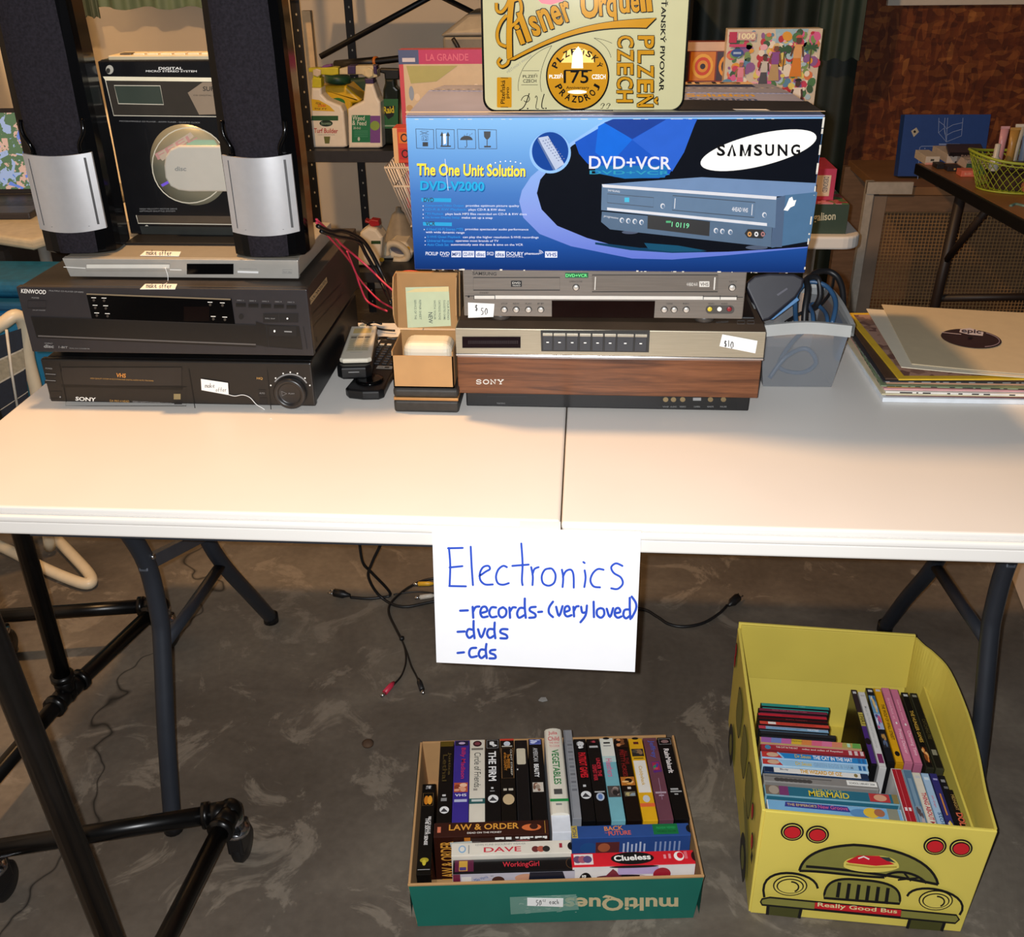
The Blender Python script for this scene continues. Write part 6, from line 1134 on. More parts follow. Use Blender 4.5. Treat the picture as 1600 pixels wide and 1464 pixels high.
# slanted tape against the left wall
m = MB(); sa, sc_ = ab(143, 350, 0.104, K_G); sb, sd = ab(98, 850, 0.104, K_G); L = 0.193; a0, c0 = max(0.0, sa - .0115), sc_
m.hexa([G(a0, c0 - L, 0.006), G(a0 + .023, c0 - L, 0.006), G(a0 + .023, c0, 0.006), G(a0, c0, 0.006), G(a0 - .003, c0 - L, 0.1045), G(a0 + .0205, c0 - L, 0.1045), G(a0 + .0205, c0, 0.1045), G(a0 - .003, c0, 0.1045)], mat('0e0d0c', 0.15, var=0.1, coat=0.4), 0.0008)
I = Ink(m, Face(G(a0 - .003, c0, 0.1045), uG, vG), None, 0.0003); w_ = .0235
blob(I, .006, w_ - .006, .004, .014, ['1a1a1c', 'b8b8b8', '6a6a6c']); I.box(.003, -.022, w_ - .003, -.05, .0006, ink('8a6a3c'), 1); I.ell(w_ * .38, -.038, .004, .010, ink('c87a20'), 2); I.ell(w_ * .64, -.038, .004, .010, ink('e09a30'), 2); TX(I, 'BRUCE WILLIS', w_ * .62, .075, .112, .0045, 'e4e0dc'); TX(I, 'THE SIXTH SENSE', w_ * .40, .078, .135, .006, 'f0ece8', 1); I.ell(w_ * .5, -.165, .007, .005, ink('a89a2a'), 1); I.ell(w_ * .5, -.17, .003, .006, ink('c8b83a'), 2); R_(I, .002, w_ - .002, .183, .184, 'b8b8b8')
tag(m.build('video_tape'), 'shrink-wrapped black tape with two orange faces, leaning on the left wall of the green box', 'video tape', TG)

# ================================================================== yellow bus box
uY = Vector((0.9988, -0.048, 0)); vY = Vector((0.048, 0.9988, 0)); oY = Vector((0.319, 0.006, 0))
def Yp(a, c, z): return oY + uY * a + vY * c + Vector((0, 0, z))
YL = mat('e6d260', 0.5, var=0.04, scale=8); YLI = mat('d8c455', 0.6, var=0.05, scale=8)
Yb = thing('bus_box', Yp(0.165, 0.23, 0), 'yellow cardboard box printed like a bus, full of discs, on the floor at the right', 'box')
YW, YD, YH = 0.331, 0.455, 0.236
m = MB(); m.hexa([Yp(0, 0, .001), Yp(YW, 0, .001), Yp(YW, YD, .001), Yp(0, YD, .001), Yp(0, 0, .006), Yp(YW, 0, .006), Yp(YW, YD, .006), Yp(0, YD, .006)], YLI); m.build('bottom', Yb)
m = MB(); m.hexa([Yp(0, -.002, .001), Yp(YW, -.002, .001), Yp(YW, .004, .001), Yp(0, .004, .001), Yp(-.001, -.006, YH), Yp(YW + .008, -.006, YH - .004), Yp(YW + .008, .0, YH - .004), Yp(-.001, 0, YH)], YL, 0.0015)
FY = Face(Yp(0, -.0045, 0), uY, (0, 0, 1)); FY = Face(FY.O, uY, Vector((0, 0, 1)) - vY * 0.017); I = Ink(m, FY, K_Y, 0.00045); OLV = ink('8a8640', 0.5); YLD = ink('e8d564', 0.5); REDL = ink('d0202a', 0.4)
def lampy(x, y, r): I.ell(x, y, r * 1.0, r * .77, BLK, 2); I.ell(x, y, r * .84, r * .64, YLD, 3); I.ell(x, y, r * .78, r * .58, BLK, 4); I.ell(x, y, r * .68, r * .48, REDL, 5)
for x, y in ((342, 984), (456, 996), (989, 1048), (1107, 1058)): lampy(x, y, 53)
ws = bz((374, 1160), (390, 1090), (470, 1050), (620, 1042)) + bz((620, 1042), (800, 1050), (980, 1110), (1003, 1222))
I.poly(ws + [(800, 1190), (560, 1170)], OLV, 2); I.line(ws, 12, BLK, 3); I.line(bz((404, 1140), (560, 1150), (800, 1180), (1003, 1222)), 12, BLK, 3); I.line(bz((374, 1160), (480, 1160), (620, 1185), (760, 1190)), 11, BLK, 3)
I.line(bz((760, 1185), (800, 1150), (900, 1160), (950, 1215)), 11, BLK, 4); I.line([(850, 1170), (880, 1205)], 9, BLK, 4); I.line([(820, 1200), (920, 1190)], 8, BLK, 4)
I.poly(bz((575, 1125), (580, 1100), (640, 1090), (720, 1090)) + bz((720, 1090), (800, 1090), (830, 1120), (825, 1145)) + bz((825, 1145), (760, 1180), (600, 1165), (575, 1140)), YLD, 4)
I.poly([(585, 1115), (640, 1088), (735, 1090), (805, 1128), (720, 1135), (600, 1122)], RED, 5); I.line([(640, 1100), (665, 1092), (690, 1104)], 6, WHT, 6); I.poly([(735, 1092), (780, 1096), (810, 1120), (770, 1112)], ink('2a3a3c'), 6); I.line([(585, 1128), (700, 1142), (815, 1140)], 7, ink('b8a040'), 5)
for cx, cy, s in ((332, 1226, 1), (992, 1292, 1)):
    I.ell(cx, cy, 78, 46, BLK, 4); I.ell(cx, cy, 72, 41, YLD, 5); I.ell(cx, cy, 62, 34, BLK, 6); I.ell(cx, cy, 56, 30, YLD, 7); I.line(bz((cx + 4, cy - 22), (cx + 40, cy - 20), (cx + 50, cy + 10), (cx + 20, cy + 22)), 7, BLK, 8)
I.line(bz((215, 1280), (190, 1180), (260, 1150), (360, 1160), (450, 1180), (458, 1240)), 11, BLK, 3); I.line(bz((862, 1275), (880, 1230), (960, 1225), (1080, 1240), (1150, 1300), (1100, 1360)), 11, BLK, 3)
gp = bz((485, 1282), (490, 1190), (560, 1190), (660, 1200)) + bz((660, 1200), (800, 1210), (840, 1240), (828, 1308)); I.poly(gp, OLV, 3); I.line(gp, 11, BLK, 4, True)
for k in range(6): x = 548 + k * 44; I.line([(x + 8, 1210 + k * 5), (x - 2, 1278 + k * 6)], 16, BLK, 5)
bp = [(205, 1285), (240, 1278), (1085, 1358), (1098, 1378), (1080, 1395), (240, 1315), (205, 1312), (198, 1298)]; I.poly(bp, OLV, 4); I.line(bp, 8, BLK, 5, True)
I.poly([(445, 1296), (836, 1330), (832, 1364), (441, 1328)], REDL, 6); I.line([(445, 1296), (836, 1330), (832, 1364), (441, 1328)], 5, BLK, 7, True); I.text('Really Good Bus', (455, 1322), (815, 1354), 24, ink('f0e4a8'), 7, .8)
I.poly([(232, 1315), (382, 1330), (372, 1374), (228, 1358)], ink('4a4a20'), 3); I.poly([(875, 1376), (1032, 1392), (1018, 1432), (862, 1420)], ink('4a4a20'), 3)
for p in ([(232, 1315), (228, 1358)], [(382, 1330), (372, 1374)], [(875, 1376), (862, 1420)], [(1032, 1392), (1018, 1432)]): I.line(p, 14, BLK, 4)
m.build('front_wall', Yb)
m = MB(); m.hexa([Yp(-.003, 0, .001), Yp(.003, 0, .001), Yp(.003, YD, .001), Yp(-.003, YD, .001), Yp(-.006, -.004, YH), Yp(0, -.004, YH), Yp(0, YD, YH), Yp(-.006, YD, YH)], YL, 0.0015)
Fl = Face(Yp(-.0075, YD, 0), -vY, (0, 0, 1)); I = Ink(m, Fl, None, 0.0004)
for u, v in ((.40, .17), (.43, .135), (.03, .205), (.03, .18)): I.ell(u, v, .012, .016, BLK, 1); I.ell(u, v, .0095, .013, REDL, 2)
for u in (.12, .22, .31): I.poly(rr(u, .12, u + .07, .2, .02), OLV, 1); I.line(rr(u, .12, u + .07, .2, .02), .003, BLK, 2, True)
I.ell(.1, .03, .04, .04, BLK, 1); I.ell(.1, .03, .02, .02, OLV, 2); I.ell(.37, .03, .04, .04, BLK, 1); I.ell(.37, .03, .02, .02, OLV, 2); I.rect(.435, .105, .45, .125, BLK, 1); I.poly(bz((.30, .10), (.36, .13), (.42, .1), (.43, .05)), OLV, 1)
m.build('side_wall', Yb)
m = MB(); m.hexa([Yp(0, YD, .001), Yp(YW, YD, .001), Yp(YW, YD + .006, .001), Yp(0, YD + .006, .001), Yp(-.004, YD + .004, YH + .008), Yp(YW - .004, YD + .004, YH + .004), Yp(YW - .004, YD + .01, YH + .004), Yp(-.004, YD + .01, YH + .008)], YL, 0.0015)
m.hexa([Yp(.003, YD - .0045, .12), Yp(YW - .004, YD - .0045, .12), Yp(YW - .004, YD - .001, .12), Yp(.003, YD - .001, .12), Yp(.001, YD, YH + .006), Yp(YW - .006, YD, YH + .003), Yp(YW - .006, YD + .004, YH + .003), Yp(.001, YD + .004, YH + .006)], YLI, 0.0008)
Fk = Face(Yp(0, YD - .0028, 0), uY, Vector((0, 0, 1)) + vY * .036); I = Ink(m, Fk, K_Y, 0.0006); hp = rr(422, 204, 604, 268, 30); I.poly(hp, ink('d6c878', 0.6), 1); I.poly([(405, 232), (420, 215), (422, 245)], BLK, 2)
for k in range(14): I.line([(432 + k * 12, 212), (434 + k * 12, 262)], 2, ink('c4b25c'), 2)
m.build('back_wall', Yb)
# bowed right wall
top = [onz(*K_Y(x, y), YH) for x, y in ((1245, 985), (1225, 800), (1190, 620), (1140, 440), (1060, 255), (990, 175), (945, 140))]
top[0] = Yp(YW + .007, -.004, YH - .002); top.append(Yp(YW - .002, YD + .004, YH + .002)); top = smooth_path(top, 4); n = len(top); m = MB()
vs = []; fs = []
for i, p in enumerate(top):
    t = i / (n - 1); bt = Yp(YW, YD * t, .001)
    for k in range(7):
        s = k / 6; q = bt.lerp(p, s ** 1.2); q = Vector((q.x, bt.y + (p.y - bt.y) * s, .001 + (YH - .001) * s)); vs.append(q)
    for k in range(6, -1, -1):
        vs.append(vs[i * 14 + k] + uY * -0.004)
for i in range(n - 1):
    for k in range(14): fs.append([i * 14 + k, i * 14 + (k + 1) % 14, (i + 1) * 14 + (k + 1) % 14, (i + 1) * 14 + k])
fs += [list(range(14))[::-1], [(n - 1) * 14 + k for k in range(14)]]
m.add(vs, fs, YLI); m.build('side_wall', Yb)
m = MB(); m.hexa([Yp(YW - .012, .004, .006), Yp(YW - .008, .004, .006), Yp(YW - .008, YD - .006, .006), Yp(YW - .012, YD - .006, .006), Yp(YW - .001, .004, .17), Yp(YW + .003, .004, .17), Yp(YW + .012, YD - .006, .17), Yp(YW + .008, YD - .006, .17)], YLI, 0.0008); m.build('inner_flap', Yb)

DG = 'discs in the yellow bus box'
def yab(x, y, z, K_=K_Y2): p = onz(*K_(x, y), z) - oY; return p.dot(uY), p.dot(vY)
def hcase(xl, xr, yc, wd, col, label, z=0.196, dep=0.13, ln=None, draw=None, name='disc_case', cat='DVD case', edge='1a1a1c', rough=0.22):
    a0, c = yab(xl, yc, z); a1, _ = yab(xr, yc, z); a0 = max(a0, .006); a1 = a0 + ln if ln else a1; c0 = c - wd / 2; m = MB(); z0 = z - dep
    m.hexa([Yp(a0, c0, z0), Yp(a1, c0, z0), Yp(a1, c0 + wd, z0), Yp(a0, c0 + wd, z0), Yp(a0, c0, z), Yp(a1, c0, z), Yp(a1, c0 + wd, z), Yp(a0, c0 + wd, z)], mat(edge, 0.25, var=0.05), 0.0008)
    I = Ink(m, Face(Yp(a0, c0, z), uY, vY), None, 0.0003); I.rect(.0015, .0012, a1 - a0 - .0015, wd - .0012, ink(col, rough), 1)
    If = Ink(m, Face(Yp(a0, c0, 0), uY, (0, 0, 1)), None, 0.0003); If.rect(.003, z0 + .004, a1 - a0 - .003, z - .002, ink(col, rough), 1)
    if draw: draw(I, a1 - a0, wd, If, z)
    return tag(m.build(name), label, cat, DG)
CDL = 0.125
def tx(I, s, L, f0, f1, w_, v, h, c, b_=.8): I.text(s, (L * f0, w_ * v), (L * f1, w_ * v), w_ * h, ink(c), 3, b_)
hcase(85, 550, 185, .0098, '2f9a90', 'teal disc case at the back of the left row in the bus box', .152, .12, CDL, lambda I, L, w_, F_, z: tx(I, 'rasky', L, .55, .65, w_, .35, .3, '9ad8d0'), cat='CD case')
hcase(68, 540, 220, .0092, '7a2a44', 'maroon disc case just in front of the teal one', .154, .12, CDL, lambda I, L, w_, F_, z: tx(I, 'NOW THAT IS CALLED MUSIC', L, .2, .7, w_, .35, .3, 'b86a80'), cat='CD case')
hcase(62, 520, 254, .0086, 'c8283a', 'bright red disc case, third from the back of the left row', .156, .12, CDL, lambda I, L, w_, F_, z: tx(I, 'PARTY THINGS', L, .35, .6, w_, .35, .3, '7a0a18'), cat='CD case')
hcase(64, 522, 281, .0078, '4a1218', 'dark wine disc case between two red ones in the bus box', .154, .12, CDL, lambda I, L, w_, F_, z: tx(I, 'EMPTY GARDEN', L, .4, .7, w_, .35, .3, '8a3a40'), cat='CD case')
hcase(72, 535, 313, .0098, 'dc4a3c', 'orange red disc case with a white patch, in front of the dark wine one', .158, .12, CDL, lambda I, L, w_, F_, z: (I.rect(L * .13, w_ * .2, L * .24, w_ * .8, WHT, 2), tx(I, 'SELECTIONS FROM CAST RECORDING', L, .3, .8, w_, .35, .3, 'a01c18')), cat='CD case')
hcase(65, 530, 346, .0098, '8ab4d4', 'pale blue disc case with a pink end, behind the dark case', .158, .12, CDL, lambda I, L, w_, F_, z: (I.rect(.0015, .001, L * .11, w_ - .001, ink('c83a50'), 2), tx(I, 'NOTES', L, .7, .85, w_, .3, .45, 'e8eef4', 1.4), tx(I, 'sweet things', L, .2, .6, w_, .35, .3, '6a80b8')), cat='CD case')
hcase(78, 580, 382, .010, '2c2c30', 'dark smoky disc case behind the rainbow one', .158, .12, CDL + .008, None, cat='CD case')
RB = bpy.data.materials.new('rainbow_print')
def rainbow(I, L, w_, F_, z):
    for k, c in enumerate(('a86ab0', '7a8ac8', 'c86aa8', 'e0b83a', 'e08a4a', 'e06a8a', 'e07aa0', 'e08a6a', 'b8a85a', '6aa850')): I.poly([(L * k / 10 + .001, .0012), (L * (k + 1) / 10 + .001 if k < 9 else L - .0015, .0012), (L * (k + 1) / 10 if k == 9 else L * (k + 1) / 10 + .004, w_ - .0012) if k < 9 else (L - .0015, w_ - .0012), (L * k / 10 + .003, w_ - .0012)], ink(c, .22), 2)
    tx(I, 'Daydream', L, .31, .42, w_, .4, .35, '5a6a2a', .5); I.rect(L * .86, w_ * .2, L * .89, w_ * .8, ink('b8e0c8'), 3)
hcase(80, 790, 436, .0145, 'e07a8a', 'rainbow coloured disc case at the middle of the left row', draw=rainbow, edge='b89a6a')
hcase(84, 815, 488, .0142, 'a8323c', 'red disc case with white lettering and three white marks, in front of the rainbow one', draw=lambda I, L, w_, F_, z: (tx(I, 'THE CAT IN THE HAT', L, .15, .36, w_, .45, .3, 'e8d8d0', 1), tx(I, 'miles and miles of Reptiles!', L, .40, .79, w_, .35, .35, 'ecd8d4', 1), [I.rect(L * x, w_ * .15, L * (x + .03), w_ * .85, ink('e0c8c8'), 2) for x in (.845, .9, .955)], I.ell(L * .07, w_ * .5, .005, .005, ink('4a8ab0'), 2)), edge='7a2a30')
def cat(c, r, t): return lambda I, L, w_, F_, z: (I.poly([(.0015, .0012), (L * .20, .0012), (L * .15, w_ - .0012), (.0015, w_ - .0012)], ink('c83a34'), 2), I.ell(L * .11, w_ * .5, .010, .005, ink('d8b090'), 3), I.line([(L * .21, .0012), (L * .16, w_ - .0012)], .003, ink('9ad0f0'), 3), tx(I, 'Dr.Seuss', L, .32, .47, w_, .25, .55, 'd8b83a', 1), tx(I, t, L, .49, .86, w_, .2, .6, 'f0f4f8' if r else '8ab0d0', 1.6), [I.rect(L * x, w_ * .15, L * (x + .025), w_ * .85, ink('2a6aa8'), 2) for x in (.91, .95)])
hcase(86, 832, 540, .0148, '2a86cc', 'strong blue disc case with bold white capitals and a red end', draw=cat(0, 1, 'THE CAT IN THE HAT'), edge='a8c8e0')
hcase(92, 838, 592, .0148, '9cc8e8', 'light blue disc case with a red end, just in front of the strong blue one', draw=cat(0, 0, 'GREEN EGGS & HAM'), edge='b8d4e4')
hcase(104, 840, 647, .0135, 'e8e6e2', 'white disc case with yellow and red capitals and a dark blue end', draw=lambda I, L, w_, F_, z: (I.rect(.0015, .001, L * .10, w_ - .001, ink('16284a'), 2), tx(I, 'Blu-ray', L, .16, .24, w_, .4, .4, '2a3a5a', 1), tx(I, 'THE WIZARD OF OZ', L, .35, .75, w_, .2, .65, 'd8a018', 2), I.ell(L * .88, w_ * .5, .003, .004, ink('8a7a4a'), 2), I.rect(L * .925, .001, L - .0015, w_ - .001, ink('1c3050'), 2)), edge='223a5a')
hcase(104, 906, 703, .0175, '8a8682', 'grey silver disc case with a white printed label at its right end', draw=lambda I, L, w_, F_, z: (I.rect(L * .73, w_ * .25, L * .99, w_ * .85, WHT, 2), tx(I, 'SCHOOL LIBRARY 2004', L, .75, .97, w_, .4, .25, '5a5a5a'), [I.ell(L * (.12 + .04 * k), w_ * .3, .005, .004, ink('4a4644'), 2) for k in range(8)], I.rect(.002, w_ * .6, L * .6, w_ * .7, ink('5a5654'), 2)), edge='9a9692')
hcase(112, 1052, 792, .0215, '2c6a80', 'thick teal tape case with tall yellow capitals, second from the front of the bus box', z=.206, draw=lambda I, L, w_, F_, z: (I.rect(.0015, .001, L * .11, w_ - .001, ink('7a6a5a'), 2), I.rect(L * .11, .001, L * .18, w_ - .001, ink('7a3a6a'), 2), I.ell(L * .07, w_ * .5, .008, .009, ink('a89a8a'), 3), tx(I, 'THE LITTLE', L, .36, .58, w_, .72, .18, 'c8b84a', .6), tx(I, 'MERMAID', L, .33, .63, w_, .15, .55, 'e0c83a', 1), I.rect(L * .78, .002, L * .93, w_ - .002, ink('b83a3c'), 2), I.ell(L * .86, w_ * .5, .010, .007, ink('d8a080'), 3), I.rect(L * .95, .001, L - .0015, w_ - .001, ink('8a7a4a'), 2)), edge='7aa8b8')
hcase(132, 1078, 905, .0255, '7aaed4', 'thick pale blue tape case with a purple banner, at the front of the left row', z=.221, draw=lambda I, L, w_, F_, z: (I.poly([(L * .13, w_ * .5), (L * .62, w_ * .42), (L * .60, w_ * .85), (L * .14, w_ * .88)], ink('3a3a88'), 2), tx(I, 'THE EMPEROR\'S', L, .15, .37, w_, .58, .2, 'd8b878', .8), tx(I, 'New Groove', L, .38, .60, w_, .54, .3, 'c85a8a', .8), I.ell(L * .69, w_ * .4, .016, .009, ink('5a8ab8'), 2), I.ell(L * .77, w_ * .5, .012, .010, ink('e0b83a'), 3), I.ell(L * .83, w_ * .55, .008, .008, ink('a86a4a'), 3), I.rect(L * .89, .001, L * .97, w_ - .001, ink('8a8a78'), 2)), edge='dfe4e8')
def vcase(xa, xb, y, col, label, z=0.196, ln=0.19, dep=0.13, draw=None, edge='141416', rough=0.25):
    a0, c = yab(xa, y, z); a1, _ = yab(xb, y, z); a0 += .0003; a1 -= .0003; m = MB(); z0 = z - dep; w_ = a1 - a0
    m.hexa([Yp(a0, c - ln, z0), Yp(a1, c - ln, z0), Yp(a1, c, z0), Yp(a0, c, z0), Yp(a0, c - ln, z), Yp(a1, c - ln, z), Yp(a1, c, z), Yp(a0, c, z)], mat(edge, 0.25, var=0.05), 0.0008)
    I = Ink(m, Face(Yp(a0, c, z), uY, vY), None, 0.0003); R_(I, .001, w_ - .001, .002, ln - .003, ink(col, rough), 1)
    if draw: draw(I, w_, ln)
    return tag(m.build('disc_case'), label, 'DVD case', DG)
P2 = lambda I, w_, t: I.rect(w_ * .2, -t - .006, w_ * .8, -t, ink('c8c8c8'), 2)
vcase(727, 768, 78, '35292c', 'dark disc case with a yellow and purple lower spine, leftmost of the upright back row', draw=lambda I, w_, L: (R_(I, .001, w_ - .001, .062, .097, 'b8a84a', 2), TX(I, 'THAT', w_ * .2, .065, .095, .008, '5a4a1a'), R_(I, .001, w_ - .001, .097, L - .003, '4a2a78', 2), I.ell(w_ / 2, -.135, .005, .008, ink('1a1018'), 3), P2(I, w_, .006)))
vcase(778, 828, 94, 'd9d7d4', 'white disc case with fine grey lettering in the upright back row', draw=lambda I, w_, L: (TX(I, 'Meet the Parents and other stories', w_ * .3, .04, .145, .004, 'a8a8a8', .4), R_(I, w_ * .2, w_ * .8, .01, .013, 'b0aeac', 2), R_(I, w_ * .15, w_ * .85, .158, .180, '7a2a5a', 2)), edge='c8c6c4')
vcase(832, 884, 66, '1a1c22', 'black disc case with blue and pink picture strips, third in the upright back row', draw=lambda I, w_, L: (blob(I, .001, w_ - .001, .022, .07, ['6a9ac0', 'e0c080', '3a6a98', 'd8d8e0']), blob(I, .001, w_ - .001, .07, .11, ['a8b8d8', 'c85a8a', '5a5a98', 'e8e8f0']), blob(I, .002, w_ - .002, .12, .155, ['2a2a30', 'b88a4a', '5a6a88']), P2(I, w_, .006)))
vcase(888, 941, 68, 'e0a51a', 'yellow disc case with black capitals in the upright back row', draw=lambda I, w_, L: (TX(I, 'THE WOLF OF WALL STREET', w_ * .32, .045, .135, .0055, '3a2a0a', 1), P2(I, w_, .004), I.ell(w_ / 2, -.168, .004, .006, BLK, 2)), edge='b8860f')
vcase(944, 1000, 64, 'd8809c', 'left one of the two pink disc cases standing side by side', draw=lambda I, w_, L: (TX(I, 'Breakfast at', w_ * .3, .03, .085, .004, 'e8b0c0', .5), I.ell(w_ / 2, -.095, .0015, .003, WHT, 3), TX(I, 'Pretty Dancer', w_ * .3, .11, .17, .007, 'f0c8d4', .6)), edge='b86a84')
vcase(1006, 1062, 74, 'd27896', 'right one of the two pink disc cases, beside the black cases', draw=lambda I, w_, L: (TX(I, 'Sabrina story', w_ * .3, .03, .085, .004, 'e8b0c0', .5), I.ell(w_ / 2, -.095, .0015, .003, WHT, 3), TX(I, 'Charming Time', w_ * .3, .11, .17, .007, 'f0c8d4', .6)), edge='b06480')
vcase(1084, 1136, 97, '14120f', 'black disc case with gold capitals and an orange picture, right of the pink pair', draw=lambda I, w_, L: (TX(I, 'THE HUNGER GAMES', w_ * .3, .05, .13, .006, 'c8a040', 1), blob(I, .001, w_ - .001, .14, .178, ['2a140c', 'd8803a', '8a4a20', 'e8b070']), P2(I, w_, .006)), edge='2a2a20')
vcase(1147, 1200, 102, '1c1a12', 'dark olive disc case at the right end of the upright back row', draw=lambda I, w_, L: (TX(I, 'CATCHING FIRE', w_ * .35, .07, .12, .006, '4a4220', 1), R_(I, w_ * .2, w_ * .8, .006, .012, '8a8878', 2), R_(I, w_ * .2, w_ * .8, .145, .158, '8a8670', 2)), edge='3a3a2a')
vcase(1012, 1088, 640, 'a8222c', 'white edged disc case with a dark red spine, leftmost of the upright front row', ln=.135, dep=.15, draw=lambda I, w_, L: (I.line([(w_ * .42, -.003), (w_ * .42, -.13)], .0008, ink('d86a70'), 2), R_(I, w_ * .2, w_ * .42, .085, .092, 'e8d8d8', 2), R_(I, w_ * .55, w_ * .78, .085, .092, 'e8d8d8', 2)), edge='d8d4d0')
vcase(1092, 1158, 648, '5a7a92', 'steel blue disc case beside the dark red one in the front row', ln=.135, dep=.15, draw=lambda I, w_, L: (R_(I, w_ * .3, w_ * .7, .02, .12, '7a96aa', 2), blob(I, w_ * .2, w_ * .8, .08, .12, ['8a9aa8', '5a4a4a', 'b8a8a8'])), edge='8aa4b4')
vcase(1162, 1222, 668, 'dcd4c2', 'cream disc case with red capitals in the front row', ln=.135, dep=.15, draw=lambda I, w_, L: (P2(I, w_, .008), TX(I, 'THING ABOUT MARY', w_ * .3, .045, .128, .0075, 'b8283c', 1.4)), edge='c8c0ac')
vcase(1226, 1282, 673, 'a4c0da', 'pale blue disc case beside the cream one in the front row', ln=.135, dep=.15, draw=lambda I, w_, L: (R_(I, w_ * .2, w_ * .8, .01, .016, 'd0e0ec', 2), TX(I, 'John Grogan', w_ * .3, .05, .075, .004, 'c85a6a', .8), TX(I, 'story', w_ * .25, .085, .12, .009, '4a6a90', .6)), edge='8aa8c4')
vcase(1286, 1341, 675, '33306e', 'violet blue disc case in the front row', ln=.135, dep=.15, draw=lambda I, w_, L: (R_(I, w_ * .25, w_ * .8, .012, .016, '9a98c8', 2), R_(I, w_ * .4, w_ * .6, .045, .09, 'd08a3a', 2), blob(I, .001, w_ - .001, .1, .13, ['2a2a60', 'd8c8b8', 'e0c040'])), edge='2a2a58')
vcase(1346, 1396, 690, '16161a', 'black disc case with small grey marks, behind the one with orange letters', ln=.1, dep=.15, draw=lambda I, w_, L: (R_(I, w_ * .2, w_ * .8, .01, .016, '8a8a8a', 2), R_(I, w_ * .3, w_ * .9, .025, .03, '6a6a6a', 2)))
vcase(1402, 1454, 790, '1a1410', 'black disc case with large orange letters at the right front corner of the bus box', ln=.095, dep=.15, draw=lambda I, w_, L: (TX(I, 'DOLLS', w_ * .25, .05, .088, .010, 'd8684a', 1.6), TX(I, 'MIDNIGHT', w_ * .45, .012, .045, .005, 'a8884a', 1)))

# ================================================================== cables hanging below the table
def fl(x, y, z=0.004): return onz(*K_SG(x, y), z)
def hang(x, y, Y): return ony(*K_SG(x, y), Y)
CB_ = mat('121214', 0.45)
def plug(name_pts): pass
def cordthing(label, pts, r, cat='cord', plugs=(), name='power_cord'):
    P = thing(name, pts[-1], label, cat); m = MB(); m.tube(pts, r, CB_, 8, sub=6); m.build('cable', P)
    for q, d, c, nm in plugs:
        q = Vector(q); d = Vector(d).normalized(); m = MB()
        if nm == 'plug':
            m.tube([q - d * .012, q, q + d * .006, q + d * .03], [.004, .007, .0105, .0105], CB_, 10)
            s = d.cross(Vector((0, 0, 1))).normalized()
            for e in (-1, 1): m.tube([q + d * .03 + s * .006 * e, q + d * .045 + s * .006 * e], .002, CHROME, 6)
        else:
            m.tube([q - d * .01, q, q + d * .022], [.003, .0055, .0055], mat(c, .4), 10); m.tube([q + d * .022, q + d * .034], .004, CHROME, 8)
        m.build(nm, P)
    return P
e0 = fl(195, 266); e1_ = fl(140, 248)
cordthing('black power cord whose plug lies on the floor left of the paper sign', [hang(222, 60, .79) , hang(225, 110, .79), hang(235, 160, .80), hang(262, 190, .82), fl(320, 255, .01), fl(280, 268), fl(240, 270), e0], .0036, plugs=[(fl(180, 258, .013), Vector((-1, .25, 0)), '0', 'plug')])
cordthing('black power cord running on the floor behind the sign to a plug at its right', [hang(300, 60, .79), hang(290, 100, .79), hang(262, 160, .80), hang(252, 205, .82), fl(290, 265, .012), fl(360, 296), fl(480, 276), fl(700, 260), fl(950, 285), fl(1100, 302), fl(1150, 325), fl(1190, 350), fl(1240, 358), fl(1300, 346), fl(1350, 315), fl(1372, 292)], .0036, plugs=[(fl(1385, 285, .013), Vector((.6, .8, 0)), '0', 'plug')])
P = cordthing('black audio cable splitting into a red and a black plug on the floor', [fl(470, 205), fl(420, 215), fl(370, 240), fl(325, 280), fl(315, 315), fl(340, 370), fl(356, 400)], .0032, cat='cable', name='audio_cable')
m = MB(); m.tube([fl(356, 400), fl(366, 430), fl(368, 470), fl(355, 510), fl(330, 540)], .0022, CB_, 8, sub=5); m.tube([fl(356, 400), fl(372, 440), fl(385, 480), fl(400, 510), fl(410, 530)], .0022, CB_, 8, sub=5); m.lathe(fl(356, 400, .0), [(.002, 0), (.006, .002), (.006, .008), (.002, .01)], CB_, 10); m.build('cable', P)
for q, d, c, lab in ((fl(322, 542, .006), fl(296, 572, .006) - fl(322, 542, .006), 'c8304a', 'red plug'), (fl(411, 532, .006), fl(422, 565, .006) - fl(411, 532, .006), '1a1a1c', 'black plug'), (fl(440, 224, .006), Vector((-1, -.1, 0)), 'c8a02a', 'yellow plug'), (fl(445, 262, .006), Vector((-1, -.3, 0)), 'd8cfc0', 'white plug')):
    d = Vector(d).normalized(); m = MB(); m.tube([q + d * -.012, q, q + d * .026], [.003, .006, .006], mat(c, .4), 10); m.tube([q + d * .026, q + d * .038], .0042, CHROME, 8); m.build('plug', P, label=lab)
cordthing('thin black wire lying on the floor behind the sign at its left', [fl(330, 258), fl(380, 250), fl(430, 250), fl(500, 262)], .002, name='wire', cat='wire')
m = MB(); q = onz(575, 1164, 0.0); m.lathe(q + Vector((0, 0, .0005)), [(.002, 0), (.011, .001), (.012, .005), (.007, .009), (.001, .010)], mat('4a3524', .8, var=.3), 14); tag(m.build('pebble'), 'small brown lump on the floor left of the green box', 'pebble')
m = MB(); q = onz(848, 1094, 0.0); m.prism(Face(q + Vector((0, 0, .0005)), (1, 0, 0), (0, 1, 0)), [(-.009, -.003), (0, -.006), (.010, -.002), (.006, .007), (-.004, .006)], 0, .002, mat('9a9a98', .6)); tag(m.build('paper_scrap'), 'pale scrap on the floor between the sign and the box of tapes', 'scrap')

